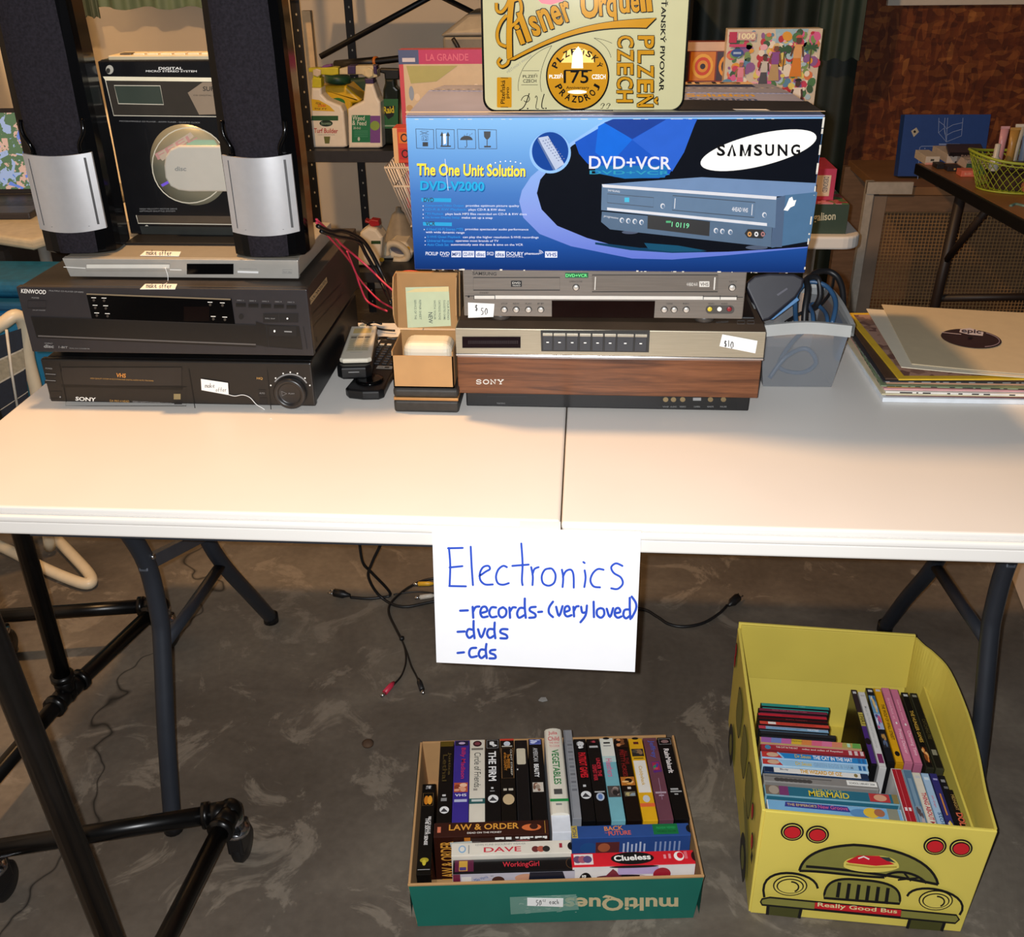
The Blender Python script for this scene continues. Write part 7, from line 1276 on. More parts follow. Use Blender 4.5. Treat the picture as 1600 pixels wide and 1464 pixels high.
# ================================================================== shelving at the back
SHY = 2.55; SHK = mat('1d1e22', .45, .3, var=.1); zs = ony(*K_SH(600, 1325), SHY).z
xl = ony(*K_SH(185, 700), SHY).x; xr = 0.35
Sh = thing('shelving_unit', ((xl + xr) / 2, SHY + .2, 0), 'black perforated steel shelving unit holding garden sprays behind the left stack', 'shelf')
def post(x, y):
    m = MB(); m.box(x - .016, x + .016, y - .001, y + .001, .001, 2.2, SHK); m.box(x - .016, x - .014, y - .001, y + .03, .001, 2.2, SHK)
    I = Ink(m, Face((x, y - .0012, 0), (1, 0, 0), (0, 0, 1)), None, .0004); HOLE = ink('b8b4a8')
    for k in range(42): I.ell(.002, .05 + k * .05, .003, .0042, HOLE, 1, n=8)
    m.build('post', Sh)
for x in (xl, xr): post(x, SHY); post(x + (.095 if x == xl else -.02), SHY + .4)
def shelf(z):
    m = MB(); m.box(xl - .015, xr + .015, SHY - .004, SHY + .42, z - .004, z, SHK); m.box(xl - .015, xr + .015, SHY - .006, SHY - .003, z - .04, z, mat('3c3c40', .4, .3)); m.build('shelf_board', Sh)
zlow = .30; ztop_ = ony(640, -3, SHY).z + .035
shelf(zs); shelf(zlow); m = MB(); m.box(xl - .015, xr + .015, SHY - .004, SHY + .42, ztop_ - .034, ztop_, SHK); m.box(xl - .015, xr + .015, SHY - .02, SHY - .006, ztop_ - .036, ztop_ + .01, mat('a8835c', .6)); m.build('shelf_board', Sh)  # top shelf lip coloured tan to carry the orange lamplight on it
m = MB(); a = ony(*K_SH(420, 455), SHY + .4); c = ony(*K_SH(1230, 15), SHY + .4); d = c - a; m.tube([a - d * .1, c + d * .6], .012, SHK, 6); m.build('cross_brace', Sh)
m = MB(); a = ony(700, 0, SHY + .4); c = ony(748, 24, SHY + .4); d = c - a; m.tube([a - d * .6, c + d * 3], .011, SHK, 6); m.build('cross_brace', Sh)
m = MB(); q0, q1 = ony(*K_SH(175, 95), 2.66), ony(*K_SH(300, 600), 2.66); m.box(q0.x, q0.x + .03, 2.66, 2.69, zs + .001, q0.z, mat('c8b08c', .7)); tag(m.build('wooden_slat'), 'pale wooden slat standing on the shelf behind the front post', 'slat')

# bottles on the middle shelf: outline on a face, given real thickness
def SHo(pts, Y): F = Face((0, Y, zs), (1, 0, 0), (0, 0, 1)); return F, [F.uv(*K_SH(x, y)) for x, y in pts]
BW = mat('efe8da', .4, var=.03)
def bottle(label, body, Y, th, col, extras=(), prints=None, group=None, cap=0.0):
    F, p = SHo(body, Y); p = [(u, max(v, .001)) for u, v in p]; cx = sum(u for u, _ in p) / len(p); P = thing('spray_bottle', (cx, Y + th / 2, zs), label, 'bottle', group)
    m = MB(); m.prism(F, p, -th, 0, col, .008, 3); I = Ink(m, Face(F.at(0, 0, 0), F.U, F.V), K_SH, .0006)
    if prints: prints(I)
    m.build('body', P)
    for nm, pts, c, d0, d1 in extras:
        _, q = SHo(pts, Y); m = MB(); m.prism(F, q, -d1, -d0, c, .003); m.build(nm, P)
    return P
YLC = mat('c8c02a', .4); PUR = mat('3a2a5a', .4)
def pr1(I):
    I.poly([(262, 870), (330, 880), (420, 930), (470, 980), (270, 972)], ink('e0b81e'), 1); I.text('HOSE', (300, 915), (345, 925), 22, ink('6a4a10'), 2, 1); I.text('2,500', (318, 940), (388, 945), 25, ink('d8402a'), 2, 1); I.text('SQ FT', (290, 962), (400, 966), 14, ink('6a4a10'), 2, 1)
    I.rect(262, 1018, 498, 1060, ink('2a5a34'), 1); I.ell(392, 1084, 58, 28, ink('17301f'), 2); I.text('Scotts', (348, 1096), (436, 1096), 24, ink('8aa890'), 3, 1); I.text('Turf Builder', (285, 1168), (495, 1172), 42, ink('b8322a'), 2, .8); I.text('LIQUID LAWN FERTILIZER', (320, 1190), (470, 1190), 10, GRY, 2); I.poly([(372, 1200), (428, 1200), (420, 1262), (382, 1262)], ink('6a7038'), 2)
bottle('cream spray bottle with a yellow top and a green banded label, leftmost on the shelf', [(258, 1310), (262, 775), (348, 775), (352, 830), (400, 880), (520, 930), (545, 985), (572, 1290), (545, 1318)], 2.60, .07, BW,
       [('collar', [(262, 690), (340, 690), (342, 775), (260, 775)], YLC, .012, .058), ('nozzle', [(225, 605), (450, 595), (490, 600), (490, 660), (430, 668), (330, 660), (320, 700), (268, 700), (262, 640), (230, 640)], YLC, .015, .055), ('dial', [(268, 620), (300, 605), (340, 620), (340, 660), (310, 680), (272, 665)], mat('d8c8b0', .4), .008, .02), ('trigger_tip', [(330, 600), (360, 580), (420, 570), (430, 590), (360, 606)], mat('7a4a90', .4), .02, .05)], pr1)
def pr2(I):
    I.rect(618, 1012, 780, 1252, ink('1f7a52'), 1); I.rect(780, 1018, 868, 1256, ink('7a4a98'), 1); I.ell(822, 1105, 42, 42, ink('8aa84a'), 2); I.text('Weed', (622, 1056), (730, 1060), 42, ink('d8e4d8'), 2, .6); I.text('& Feed', (622, 1100), (745, 1104), 42, ink('d8e4d8'), 2, .6); I.text('20-0-0', (630, 1135), (695, 1138), 22, ink('c8d8cc'), 2, .6); I.ell(680, 1222, 10, 18, ink('c8d8cc'), 2); [I.rect(640, 1150 + 16 * k, 760, 1156 + 16 * k, ink('4a9a78'), 2) for k in range(4)]
bottle('cream spray bottle with a purple collar and a green and purple label on the shelf', [(592, 1320), (580, 960), (620, 935), (715, 890), (735, 740), (805, 740), (845, 860), (868, 900), (885, 1295), (850, 1325)], 2.59, .075, BW,
       [('collar', [(722, 695), (800, 695), (803, 742), (732, 742)], PUR, .012, .06), ('nozzle', [(500, 610), (600, 585), (790, 580), (835, 620), (835, 680), (760, 700), (700, 660), (500, 660)], mat('d0c4a0', .4), .015, .06), ('dial', [(722, 620), (760, 595), (800, 615), (800, 670), (765, 688), (728, 670)], mat('dccfa8', .4), .006, .02), ('hose_end', [(575, 582), (645, 580), (645, 655), (575, 655)], PUR, .008, .066), ('knob', [(800, 575), (830, 580), (835, 660), (805, 650)], PUR, .008, .05)], pr2)
F, p = SHo([(340, 1312), (330, 760), (570, 755), (650, 830), (700, 880), (690, 905), (620, 915), (600, 1310)], 2.72); P = thing('jug', (F.at(*p[0]).x + .05, 2.79, zs), 'yellow jug with a dark green screw cap behind the two cream spray bottles', 'jug')
p = [(u, max(v, .001)) for u, v in p]; m = MB(); m.prism(F, p, -.14, 0, mat('e0b822', .4, var=.05), .012, 3); I = Ink(m, F, K_SH, .0008); I.ell(490, 900, 68, 40, ink('2a7a3a'), 1); I.ell(490, 910, 30, 24, ink('143a1e'), 2); m.build('body', P)
m = MB(); a = F.at(*F.uv(*K_SH(455, 750)), -.07); c = F.at(*F.uv(*K_SH(455, 680)), -.07); r = (F.uv(*K_SH(575, 700))[0] - F.uv(*K_SH(345, 700))[0]) / 2; m.cyl(a, c, r, mat('1f4a34', .45), 26, bev=.004); m.build('cap', P)
F, p = SHo([(575, 1300), (570, 700), (800, 680), (820, 720), (820, 1300)], 2.87); p = [(u, max(v, .002)) for u, v in p]; m = MB(); m.prism(F, p, -.05, 0, mat('22422e', .5, var=.2), .012); I = Ink(m, F, K_SH, .0008); I.text('TURF', (600, 830), (720, 840), 48, ink('a8b8a8'), 1, 1); I.text('RX', (640, 890), (700, 895), 40, ink('a8b8a8'), 1, 1); tag(m.build('fertilizer_bag'), 'dark green bag with pale letters behind the purple collared bottle', 'bag')
F, p = SHo([(890, 1140), (890, 790), (905, 740), (905, 690), (990, 690), (1000, 760), (1030, 790), (1030, 1140), (1030, 1310), (890, 1310)], 2.66); p = [(u, max(v, .001)) for u, v in p]; P = thing('spray_can', (F.at(*p[0]).x + .03, 2.69, zs), 'dark insect spray bottle with a green label and yellow lettering, right end of the sprays', 'bottle')
m = MB(); m.prism(F, p, -.05, 0, mat('17201a', .25, var=.1), .01, 3); I = Ink(m, F, K_SH, .0008); I.rect(898, 870, 1025, 1130, ink('2a6a3e'), 1); I.poly([(900, 935), (1000, 930), (985, 1020), (940, 1050), (905, 1000)], BLK, 2); I.text('Raid', (900, 1000), (992, 992), 62, ink('e0d02a'), 3, 2); I.rect(905, 1100, 1020, 1112, ink('9ab8a0'), 2); m.build('body', P)
m = MB(); F, q = SHo([(860, 605), (1030, 610), (1030, 700), (985, 705), (905, 705), (900, 650), (862, 640)], 2.66); m.prism(F, q, -.045, -.005, BLACKPL, .004); m.build('trigger', P)
m = MB(); m.tube([ony(*K_SH(475, 570), 2.88), ony(*K_SH(830, 540), 2.82), ony(*K_SH(835, 540), 2.82), ony(*K_SH(1040, 515), 2.78)], [.016, .017, .012, .012], BLACKPL, 12); m.tube([ony(*K_SH(822, 541), 2.822), ony(*K_SH(836, 540), 2.819)], .0185, mat('c8742a', .4), 12); m.box(ony(*K_SH(475, 570), 2.88).x, ony(*K_SH(480, 570), 2.88).x + .02, 2.87, 2.89, zs + .001, ony(*K_SH(475, 570), 2.88).z, BLACKPL)
tag(m.build('garden_tool'), 'black long-handled tool with an orange ring lying across behind the sprays', 'tool')
# tote on the shelf
q0 = ony(*K_P1(308, 230), 2.62); q1 = ony(*K_P1(525, 105), 2.62); P = thing('storage_tote', (q0.x + .2, 2.75, zs), 'pale grey plastic tote with a handle on the shelf above the puzzle box', 'tote'); TT = mat('8a8478', .45)
m = MB(); m.hexa([(q0.x + .02, 2.62, zs + .001), (q0.x + .5, 2.62, zs + .001), (q0.x + .5, 2.9, zs + .001), (q0.x + .02, 2.9, zs + .001), (q0.x + .01, 2.60, q0.z + .02), (q0.x + .52, 2.60, q0.z + .02), (q0.x + .52, 2.92, q0.z + .02), (q0.x + .01, 2.92, q0.z + .02)], TT, .01); m.build('tub', P)
m = MB(); m.hexa([(q0.x, 2.59, q0.z + .021), (q0.x + .53, 2.59, q0.z + .021), (q0.x + .53, 2.93, q0.z + .021), (q0.x, 2.93, q0.z + .021), (q0.x + .1, 2.62, q1.z + .02), (q0.x + .5, 2.62, q1.z + .03), (q0.x + .5, 2.9, q1.z + .03), (q0.x + .1, 2.9, q1.z + .02)], mat('9a9386', .4), .012, 3); m.build('lid', P)
m = MB(); m.tube([ony(*K_P1(375, 210), 2.585), ony(*K_P1(400, 250), 2.58), ony(*K_P1(412, 290), 2.585)], .008, mat('2a2826', .4), 8, sub=3); m.build('handle', P)
# jugs and funnel on the lower shelf
def JJ(pts, Y, base=None): F = Face((0, Y, zlow), (1, 0, 0), (0, 0, 1)); return F, [(u, max(v, .001)) for u, v in (F.uv(*K_J(x, y)) for x, y in pts)]
F, p = JJ([(500, 1400), (500, 760), (580, 700), (660, 720), (720, 800), (720, 1400)], 2.62); P = thing('jug', (F.at(*p[0]).x + .05, 2.68, zlow), 'cream bottle with a red spout on the lower shelf behind the black cables', 'bottle')
m = MB(); m.prism(F, p, -.09, 0, mat('eee4d0', .45, var=.03), .012, 3); I = Ink(m, F, K_J, .0008); I.rect(610, 830, 700, 860, ink('2a4a20'), 1); I.ell(710, 1010, 24, 20, ink('9a8a2a'), 1); m.build('body', P)
m = MB(); F, q = JJ([(540, 645), (575, 660), (600, 640), (670, 650), (680, 700), (600, 715), (575, 680), (540, 672)], 2.62); m.prism(F, q, -.06, -.02, mat('a81c24', .4), .004); m.build('spout', P)
F, p = JJ([(720, 1400), (735, 900), (820, 830), (940, 850), (1010, 940), (1010, 1400)], 2.72); P = thing('jug', (F.at(*p[0]).x + .08, 2.74, zlow), 'cream jug with a loop handle on the lower shelf beside the blue carton edge', 'jug')
m = MB(); m.prism(F, p, -.12, 0, mat('f0e6d2', .45, var=.03), .014, 3); I = Ink(m, F, K_J, .0008); I.poly(bz((790, 890), (830, 850), (900, 880), (945, 930)) + bz((945, 930), (930, 980), (850, 960), (800, 920)), ink('7a7680'), 1); I.ell(960, 905, 22, 22, ink('d0a020'), 1); I.poly([(750, 1150), (850, 1140), (860, 1165), (760, 1180)], ink('4a7a3a'), 1); m.build('body', P)
m = MB(); m.tube([F.at(*F.uv(*K_J(x, y)), .016) for x, y in ((770, 960), (760, 900), (800, 850), (880, 860), (950, 920), (960, 980), (900, 1010), (830, 1000))], .014, mat('dccfb6', .45), 10, sub=4); m.build('handle', P)
F, p = JJ([(900, 500), (960, 520), (1010, 900), (900, 860), (780, 800)], 2.86); m = MB(); a = F.at(*F.uv(*K_J(910, 510)), 0); c = F.at(*F.uv(*K_J(890, 850)), 0); m.lathe(Vector((c.x, c.y, c.z)), [(.076, 0), (.072, .004), (.028, (a.z - c.z) * .8), (.012, (a.z - c.z) * .9), (.010, a.z - c.z), (.004, a.z - c.z)], mat('9a9284', .45), 24); m.box(c.x - .05, c.x + .05, c.y - .04, c.y + .04, zlow + .001, c.z, mat('9a9284', .45)); tag(m.build('funnel'), 'grey plastic funnel upside down on the lower shelf beside the carton edge', 'funnel')
F, p = JJ([(540, 1500), (540, 1320), (620, 1240), (700, 1300), (700, 1500)], 2.5); 

# ================================================================== puzzle table behind the carton
WT = thing('side_table', (.15, 1.68, 0), 'white folding table behind the blue carton, holding the puzzles', 'table')
m = MB(); ps = rr(-.43, 0, .735, .44, .05, 6); m.prism(Face((0, 1.46, .70), (1, 0, 0), (0, 1, 0)), ps, 0, .034, TOPM, .006, 3); m.build('tabletop', WT)
for x in (-.36, .62):
    for y in (1.52, 1.84): m = MB(); m.tube([(x, y, .70), (x, y, .002)], .0125, mat('b8b0a4', .4, .3), 10); m.build('leg', WT)
ZT2 = .7345
def pbox(name, x0, x1, y0, y1, z0, z1, label, col, draw=None, cat='box', group=None, edge=None):
    m = MB(); m.box(x0, x1, y0, y1, z0, z1, edge or col, .0015); I = Ink(m, Face((x0, y0, z0), (1, 0, 0), (0, 0, 1)), None, .0005)
    if draw: draw(I, x1 - x0, z1 - z0, m)
    return tag(m.build(name), label, cat, group)
PG = 'jigsaw puzzle boxes behind the carton'
def pA(I, W, H, m):
    I.rect(.0, 0, W, H, ink('c04a5a'), 1); I.rect(.012, .0, W, H - .035, ink('c8b89c'), 2); I.rect(0, H - .036, .055, H, ink('4a5a88'), 2); I.rect(.055, H - .036, W, H, ink('b8386a'), 2); I.text('LA GRANDE', (.075, H - .028), (.19, H - .028), .018, ink('d86a8a'), 3, .8); I.rect(.01, H - .03, .045, H - .02, ink('c8c8d8'), 3)
    I.poly([(.02, H - .04), (.16, H - .04), (.10, H - .08), (.03, H - .085)], ink('a8a86a'), 3); random.seed(3)
    for k in range(46): u = .016 + random.random() * (W - .03); v = .18 + random.random() * (H - .27); I.ell(u, v, .005 + .007 * random.random(), .008 + .012 * random.random(), ink(['c87a3a', 'b89a6a', '8a9ab0', 'd8c8b0', 'a85a3a', 'e0d0b8', '9a8a5a'][k % 7]), 3, n=10)
a = ony(622, 78, 1.75); pbox('puzzle_box', a.x, a.x + .36, 1.75, 1.80, ZT2, a.z, 'puzzle box with a pink title band and a market picture, left behind the blue carton', ink('c04a5a'), pA, group=PG)
def pB(I, W, H, m):       # generic concentric rounded shapes
    I.rect(0, 0, W, H, ink('7a2a1c'), 1); I.rect(0, H - .022, W, H, ink('c8a890'), 2); I.text('CIRCLES IN SQUARES'[:0] + 'ooo', (.02, H - .015), (.08, H - .015), .006, ink('e8d8c8'), 3); random.seed(9)
    for i in range(5):
        for j in range(4):
            cx = .035 + i * .07; cy = H - .06 - j * .075; I.rect(cx - .033, cy - .036, cx + .033, cy + .036, ink(['a8321e', '2a1a1a', 'c8781e', '3a2a3a', '8a2a2a'][(i + j) % 5]), 2)
            for k in range(4): I.ell(cx, cy, .028 - k * .007, .031 - k * .008, ink(['d8902a', '2a1a2a', 'b82a4a', '8a7a98', 'e0a83a', 'c8401e'][(i * 2 + j + k) % 6]), 3 + k, n=18)
a = ony(1068, 66, 1.76); pbox('puzzle_box', a.x - .12, a.x + .17, 1.765, 1.81, .93, a.z, 'puzzle box with rows of coloured rings, between the tin sign and the floral puzzle', ink('8a3a2a'), pB, group=PG)
pbox('puzzle_box', a.x - .15, a.x + .09, 1.77, 1.84, ZT2, .9295, 'plain box lying under the ring patterned puzzle behind the carton', mat('7a6a5a', .6), group=PG)
def pC(I, W, H, m):
    random.seed(21); I.rect(0, 0, W, H, ink('cfc4b0'), 1)
    cols = ['c83a5a', 'd8609a', 'e0a02a', '4a7a4a', '7a9a5a', 'e8e0d0', 'b82a3a', '5a8ab0', 'd87a4a', '8a5a98', '3a5a3a', 'e8b0c0', 'a8c8d8', 'e0d06a']
    I.poly([(W * .5, H), (W * .85, H), (W * .8, H - .05), (W * .55, H - .06)], ink('9ac0d4'), 2)
    for k in range(520):
        u = .008 + random.random() * (W - .016); v = .008 + random.random() * (H - .016); r = .004 + .009 * random.random(); I.ell(u, v, r, r * (.6 + .8 * random.random()), ink(cols[int(random.random() * len(cols))]), 2 + (k % 3), rot=random.random() * 180, n=9)
    for u, v in ((W * .62, H - .05), (W * .9, H - .045)):     # palms
        I.line([(u, v - .05), (u, v)], .003, ink('5a4a2a'), 6); [I.line([(u, v), (u + .018 * math.cos(a_), v + .012 * math.sin(a_))], .005, ink('2f5a34'), 6) for a_ in (0, .6, 1.2, 1.9, 2.5, 3.1, 3.8, 5.6)]
    def fig(u, v, h, dress, top_, skin, hair):        # little painted people
        I.poly([(u - h * .16, v), (u + h * .16, v), (u + h * .09, v + h * .5), (u - h * .09, v + h * .5)], ink(dress), 7); I.poly([(u - h * .1, v + h * .45), (u + h * .1, v + h * .45), (u + h * .12, v + h * .78), (u - h * .12, v + h * .78)], ink(top_), 8)
        I.ell(u, v + h * .88, h * .07, h * .09, ink(skin), 9, n=14); I.ell(u, v + h * .94, h * .09, h * .07, ink(hair), 10, n=14, a0=0, a1=180); I.line([(u - h * .11, v + h * .74), (u - h * .17, v + h * .5)], h * .05, ink(skin), 9); I.line([(u + h * .11, v + h * .74), (u + h * .15, v + h * .48)], h * .05, ink(skin), 9)
    fig(W * .76, H - .115, .10, 'd8821e', 'e0a868', '5a3a28', 'c85a4a'); fig(W * .53, H - .125, .09, 'b89a6a', '8a4a9a', '7a4a30', 'd8c890'); fig(W * .42, H - .14, .08, '4a4850', 'c8c4bc', '5a3a2a', '3a2a24'); fig(W * .17, H - .15, .075, 'd86a8a', 'e08aa0', 'a86a4a', 'e8a0a8'); fig(W * .8, H - .22, .10, 'd8d0c0', 'e8e0d4', '4a3026', '1a1414')
    I.rect(.004, H - .032, .024, H - .006, ink('b81c4a'), 11); I.rect(.025, H - .026, .072, H - .006, ink('c8a8a0'), 11); I.text('1000', (.028, H - .023), (.070, H - .023), .014, ink('f0e8c0'), 12, 1.4); I.rect(.006, H - .042, .05, H - .035, ink('c83a6a'), 11); I.ell(.028, H - .056, .016, .010, ink('2a4a9a'), 11); I.rect(.018, H - .059, .038, H - .054, ink('a8c0e0'), 12)
a = ony(1137, 52, 1.72); c = ony(1286, 44, 1.72); pbox('puzzle_box', a.x, c.x, 1.72, 1.765, .905, c.z - .001, 'colourful floral puzzle box with painted people, standing in front of the green tarp', ink('c8bca8'), pC, group=PG)
pbox('puzzle_box', a.x + .015, a.x + .22, 1.7225, 1.80, ZT2, .9045, 'plain box supporting the floral puzzle behind the carton', mat('8a7a6a', .6), group=PG)
def pD(I, W, H, m): I.rect(.0, .0, W, H, ink('b83a5a'), 1); I.rect(W - .10, .01, W - .012, H - .016, ink('d8c4a8'), 2); [I.rect(W - .09 + k * .006, .014, W - .0875 + k * .006, H * .5, ink('3a2a20'), 3) for k in range(8)]; I.text('DESIGNED', (W - .03, H - .02), (W - .03, .02), .012, ink('3a3a50'), 3)
a = ony(1304, 260, 1.56); c = ony(1304, 308, 1.50); pbox('puzzle_box', a.x - .25, a.x, 1.53, 1.68, .812, a.z, 'pink box with a barcode label lying on the dark green floral box', mat('a8304a', .5), pD, group=PG)
g = ony(1326, 330, 1.49); 
def pE(I, W, H, m): I.rect(0, 0, W, H, ink('35463a'), 1); I.text('galison', (W - .085, H * .35), (W - .03, H * .4), H * .36, ink('c8c4a8'), 2, 1)
gb = pbox('puzzle_box', g.x - .34, g.x, 1.49, 1.72, ZT2, .8095, 'dark green box with a floral lid at the right end of the puzzle table', mat('4a5a44', .5), pE, group=PG)
m = MB(); m.box(g.x - .338, g.x - .002, 1.492, 1.718, .8097, .8112, blotch_mat('floral_lid', ['a83a4a', 'c86a6a', '5a7a4a', 'd88a9a', '8a3a3a'], 40)); m.build('lid', gb, label='floral printed lid')
# white wire basket of red boxes
WB = thing('wire_basket', (-.36, 1.55, ZT2), 'white wire basket of small red boxes at the left end of the puzzle table', 'basket'); WW = mat('d8ccbc', .4)
q = ony(601, 262, 1.5); m = MB(); bx_, bz_ = q.x, q.z
for (z_, o_) in ((bz_, 0), (bz_ - .05, .02), (ZT2 + .004, .055)): m.tube([(bx_ + o_, 1.5 + o_ * .5, z_), (-.1, 1.5 + o_ * .5, z_), (-.1, 1.72, z_), (bx_ + o_, 1.72, z_)], .003, WW, 6, closed=True)
for k in range(9): t = k / 8; m.tube([(bx_ + .0, 1.5 + .22 * t, bz_), (bx_ + .055, 1.5275 + .19 * t, ZT2 + .004)], .002, WW, 6)
for k in range(14): x = bx_ + (-.1 - bx_) * k / 13; m.tube([(x, 1.5, bz_), (x + .055 * (1 - k / 13), 1.5275, ZT2 + .004)], .002, WW, 6)
m.build('wire_frame', WB)
for i, (dx, z0, z1, c, lab) in enumerate(((.062, ZT2 + .006, .86, 'b8442e', 'small reddish box low in the white wire basket'), (.020, .902, .99, 'c8452c', 'upright red and orange box with dark symbols, sticking up from the white wire basket'))):
    def pF(I, W, H, m): I.rect(0, 0, .012, H, ink('d8b080'), 1); [I.rect(.015, .01 + k * .04, .045, .038 + k * .04, ink(['b82a2a', 'd8742a', 'c83a4a'][k % 3]), 1) for k in range(int(H / .042))]; [I.ring(.03, .024 + k * .04, .008, .009, .003, BLK, 2) for k in range(int(H / .042))]
    pbox('small_box', bx_ + dx, bx_ + dx + .16, 1.535, 1.60, z0, z1, lab, ink(c), pF)
pbox('small_box', bx_ + .07, bx_ + .20, 1.535, 1.60, .861, .9015, 'flat brown box in the white wire basket under the upright red box', mat('8a4a34', .5))

# ================================================================== right: hutch, blue carton, desk
HX0 = ony(1350, 400, 2.6).x; ht = .615; Hu = thing('mesh_hutch', (HX0 + .4, 2.8, 0), 'wooden framed wire mesh hutch standing by the brown strand board wall', 'hutch')
WD = mat('7a5f48', .7, var=.15, scale=12, stretch=(1, 1, 6)); WD2 = mat('8a7868', .75, var=.12, scale=12)
m = MB(); m.box(HX0, HX0 + .9, 2.62, 3.1, .02, .05, WD); m.box(HX0, HX0 + .9, 3.06, 3.1, .05, ht - .02, WD); m.build('back_panel', Hu)
m = MB(); m.box(HX0 + .02, HX0 + .9, 2.60, 3.1, ht - .03, ht, mat('8a6440', .6, var=.12, scale=10), .003); m.build('top_board', Hu)
for x in (HX0, HX0 + .86): m = MB(); m.box(x, x + .05, 2.598, 2.64, .002, ht - .031, WD2, .002); m.build('stile', Hu)
m = MB(); m.box(HX0 - .03, HX0 - .002, 2.59, 2.62, .002, ht + .02, mat('b4aca0', .75, var=.1)); m.box(HX0 - .03, HX0 + .13, 2.585, 2.597, ht - .022, ht + .02, mat('b4aca0', .75, var=.1)); m.build('pale_trim', Hu)
for z0, z1 in ((.002, .09), (ht - .09, ht - .031)): m = MB(); m.box(HX0 + .05, HX0 + .86, 2.60, 2.635, z0, z1, WD, .002); m.build('rail', Hu)
m = MB(); WM = mat('b08a5c', .5)
for k in range(64): x = HX0 + .05 + k * .0128; m.box(x, x + .0022, 2.612, 2.614, .09, ht - .09, WM)
for k in range(34): z_ = .09 + k * .0130; m.box(HX0 + .05, HX0 + .86, 2.6145, 2.6165, z_, z_ + .0022, WM)
m.build('wire_mesh', Hu)
a = ony(1415, 184, 2.76); c = ony(1550, 183, 2.76); bl = MB(); FB = Face((a.x, 2.74, ht + .0095), (1, 0, 0), (0, .16, 1)); hB = (a.z - ht) * 1.01; wB = c.x - a.x
bl.prism(FB, [(0, 0), (wB, 0), (wB, hB), (0, hB)], -.05, 0, mat('23478f', .5, var=.05)); I = Ink(bl, FB, K_D, .0008); LBL = ink('8aa0d0')
I.poly([(172, 400), (232, 360), (262, 410), (202, 470)], ink('b8b4a4'), 1); I.ell(212, 408, 14, 14, BLK, 2)
for s in ([(490, 250), (485, 420), (575, 525), (748, 455), (765, 250)], [(575, 525), (590, 250)], [(490, 290), (550, 335), (575, 375), (650, 330), (760, 305)], [(485, 420), (545, 370), (560, 440)], [(575, 450), (650, 410), (752, 380)], [(560, 250), (550, 335), (575, 525)]): I.line(s, 6, LBL, 1)
I.rect(490, 545, 730, 560, LBL, 1); I.line([(240, 1060), (270, 590), (290, 575), (920, 568), (942, 600), (930, 760)], 7, LBL, 1); I.line([(240, 1060), (255, 1075), (420, 1080)], 6, LBL, 1); [I.ell(330 + 165 * k, 600, 7, 7, LBL, 1, n=8) for k in range(4)]; I.ell(330, 665, 26, 30, ink('5a78b8'), 1); [I.rect(270, 960 + 14 * k, 340 + 20 * (k % 3), 966 + 14 * k, ink('5a78b8'), 1) for k in range(5)]; [I.rect(280, 1085 + 20 * k, 560 - 60 * k, 1093 + 20 * k, ink('5a78b8'), 1) for k in range(3)]
tag(bl.build('flat_carton'), 'flat blue carton with a white line drawing leaning on the strand board wall', 'box')
D0 = onz(1430, 255, .74); D1 = onz(1600, 345, .74); ud = (D1 - D0).normalized(); vd = Vector((-ud.y, ud.x, 0))
if vd.x < 0: vd = -vd
DK = thing('desk', D0 + Vector((.4, -.3, -.74)), 'brown topped desk with a black edge at the right, covered in small cosmetics', 'desk'); Fd = Face(D0 - Vector((0, 0, .03)), ud, vd if ud.cross(vd).z > 0 else -vd)
def Dp(l, w_, z): return D0 + ud * l + vd * w_ + Vector((0, 0, z))
m = MB(); m.hexa([Dp(0, 0, -.035), Dp(1.3, 0, -.035), Dp(1.3, .75, -.035), Dp(0, .75, -.035), Dp(0, 0, 0), Dp(1.3, 0, 0), Dp(1.3, .75, 0), Dp(0, .75, 0)], BLACKPL, .003); m.hexa([Dp(.008, .008, .0002), Dp(1.29, .008, .0002), Dp(1.29, .74, .0002), Dp(.008, .74, .0002), Dp(.008, .008, .0012), Dp(1.29, .008, .0012), Dp(1.29, .74, .0012), Dp(.008, .74, .0012)], mat('8a5e38', .4, var=.08, scale=8)); m.build('desktop', DK)
LGM = mat('2a201c', .5)
for l, w_ in ((.25, .06), (.25, .68), (1.1, .06), (1.1, .68)): m = MB(); m.tube([Dp(l, w_, -.036), Dp(l - (.06 if l < .5 else -.06), w_, -.739)], .016, LGM, 10); m.build('leg', DK)
m = MB(); m.tube([Dp(.21, .06, -.40), Dp(.21, .68, -.40)], .013, LGM, 8); m.tube([Dp(.45, .06, -.036), Dp(.22, .06, -.28)], .011, LGM, 8); m.build('stretcher', DK)
zd = .7415
def onD(x, y, z=zd): return onz(*K_D(x, y), z)
def dbox(x0, x1, yb, dep, h, col, label, draw=None, rot=0.0, name='cosmetics_box'):
    a = onD(x0, yb); c = onD(x1, yb); m = MB(); U = (c - a); L = U.length; U = Vector((U.x, U.y, 0)).normalized(); V = Vector((-U.y, U.x, 0)); F = Face(a, U, (0, 0, 1))
    m.hexa([a, a + U * L, a + U * L + V * dep, a + V * dep, a + Vector((0, 0, h)), a + U * L + Vector((0, 0, h)), a + U * L + V * dep + Vector((0, 0, h)), a + V * dep + Vector((0, 0, h))], mat(col, .5, var=.05), .001); I = Ink(m, F, None, .0005)
    if draw: draw(I, L, h)
    return tag(m.build(name), label, 'cosmetics', 'cosmetics on the desk')
dbox(330, 490, 785, .12, .026, 'cfc6b8', 'small white lidded box at the far left corner of the desk', lambda I, L, h: (I.rect(L * .35, h * .45, L * .6, h * .7, ink('4a4a44'), 1), I.rect(0, 0, L, h * .25, ink('d89a8a'), 1)))
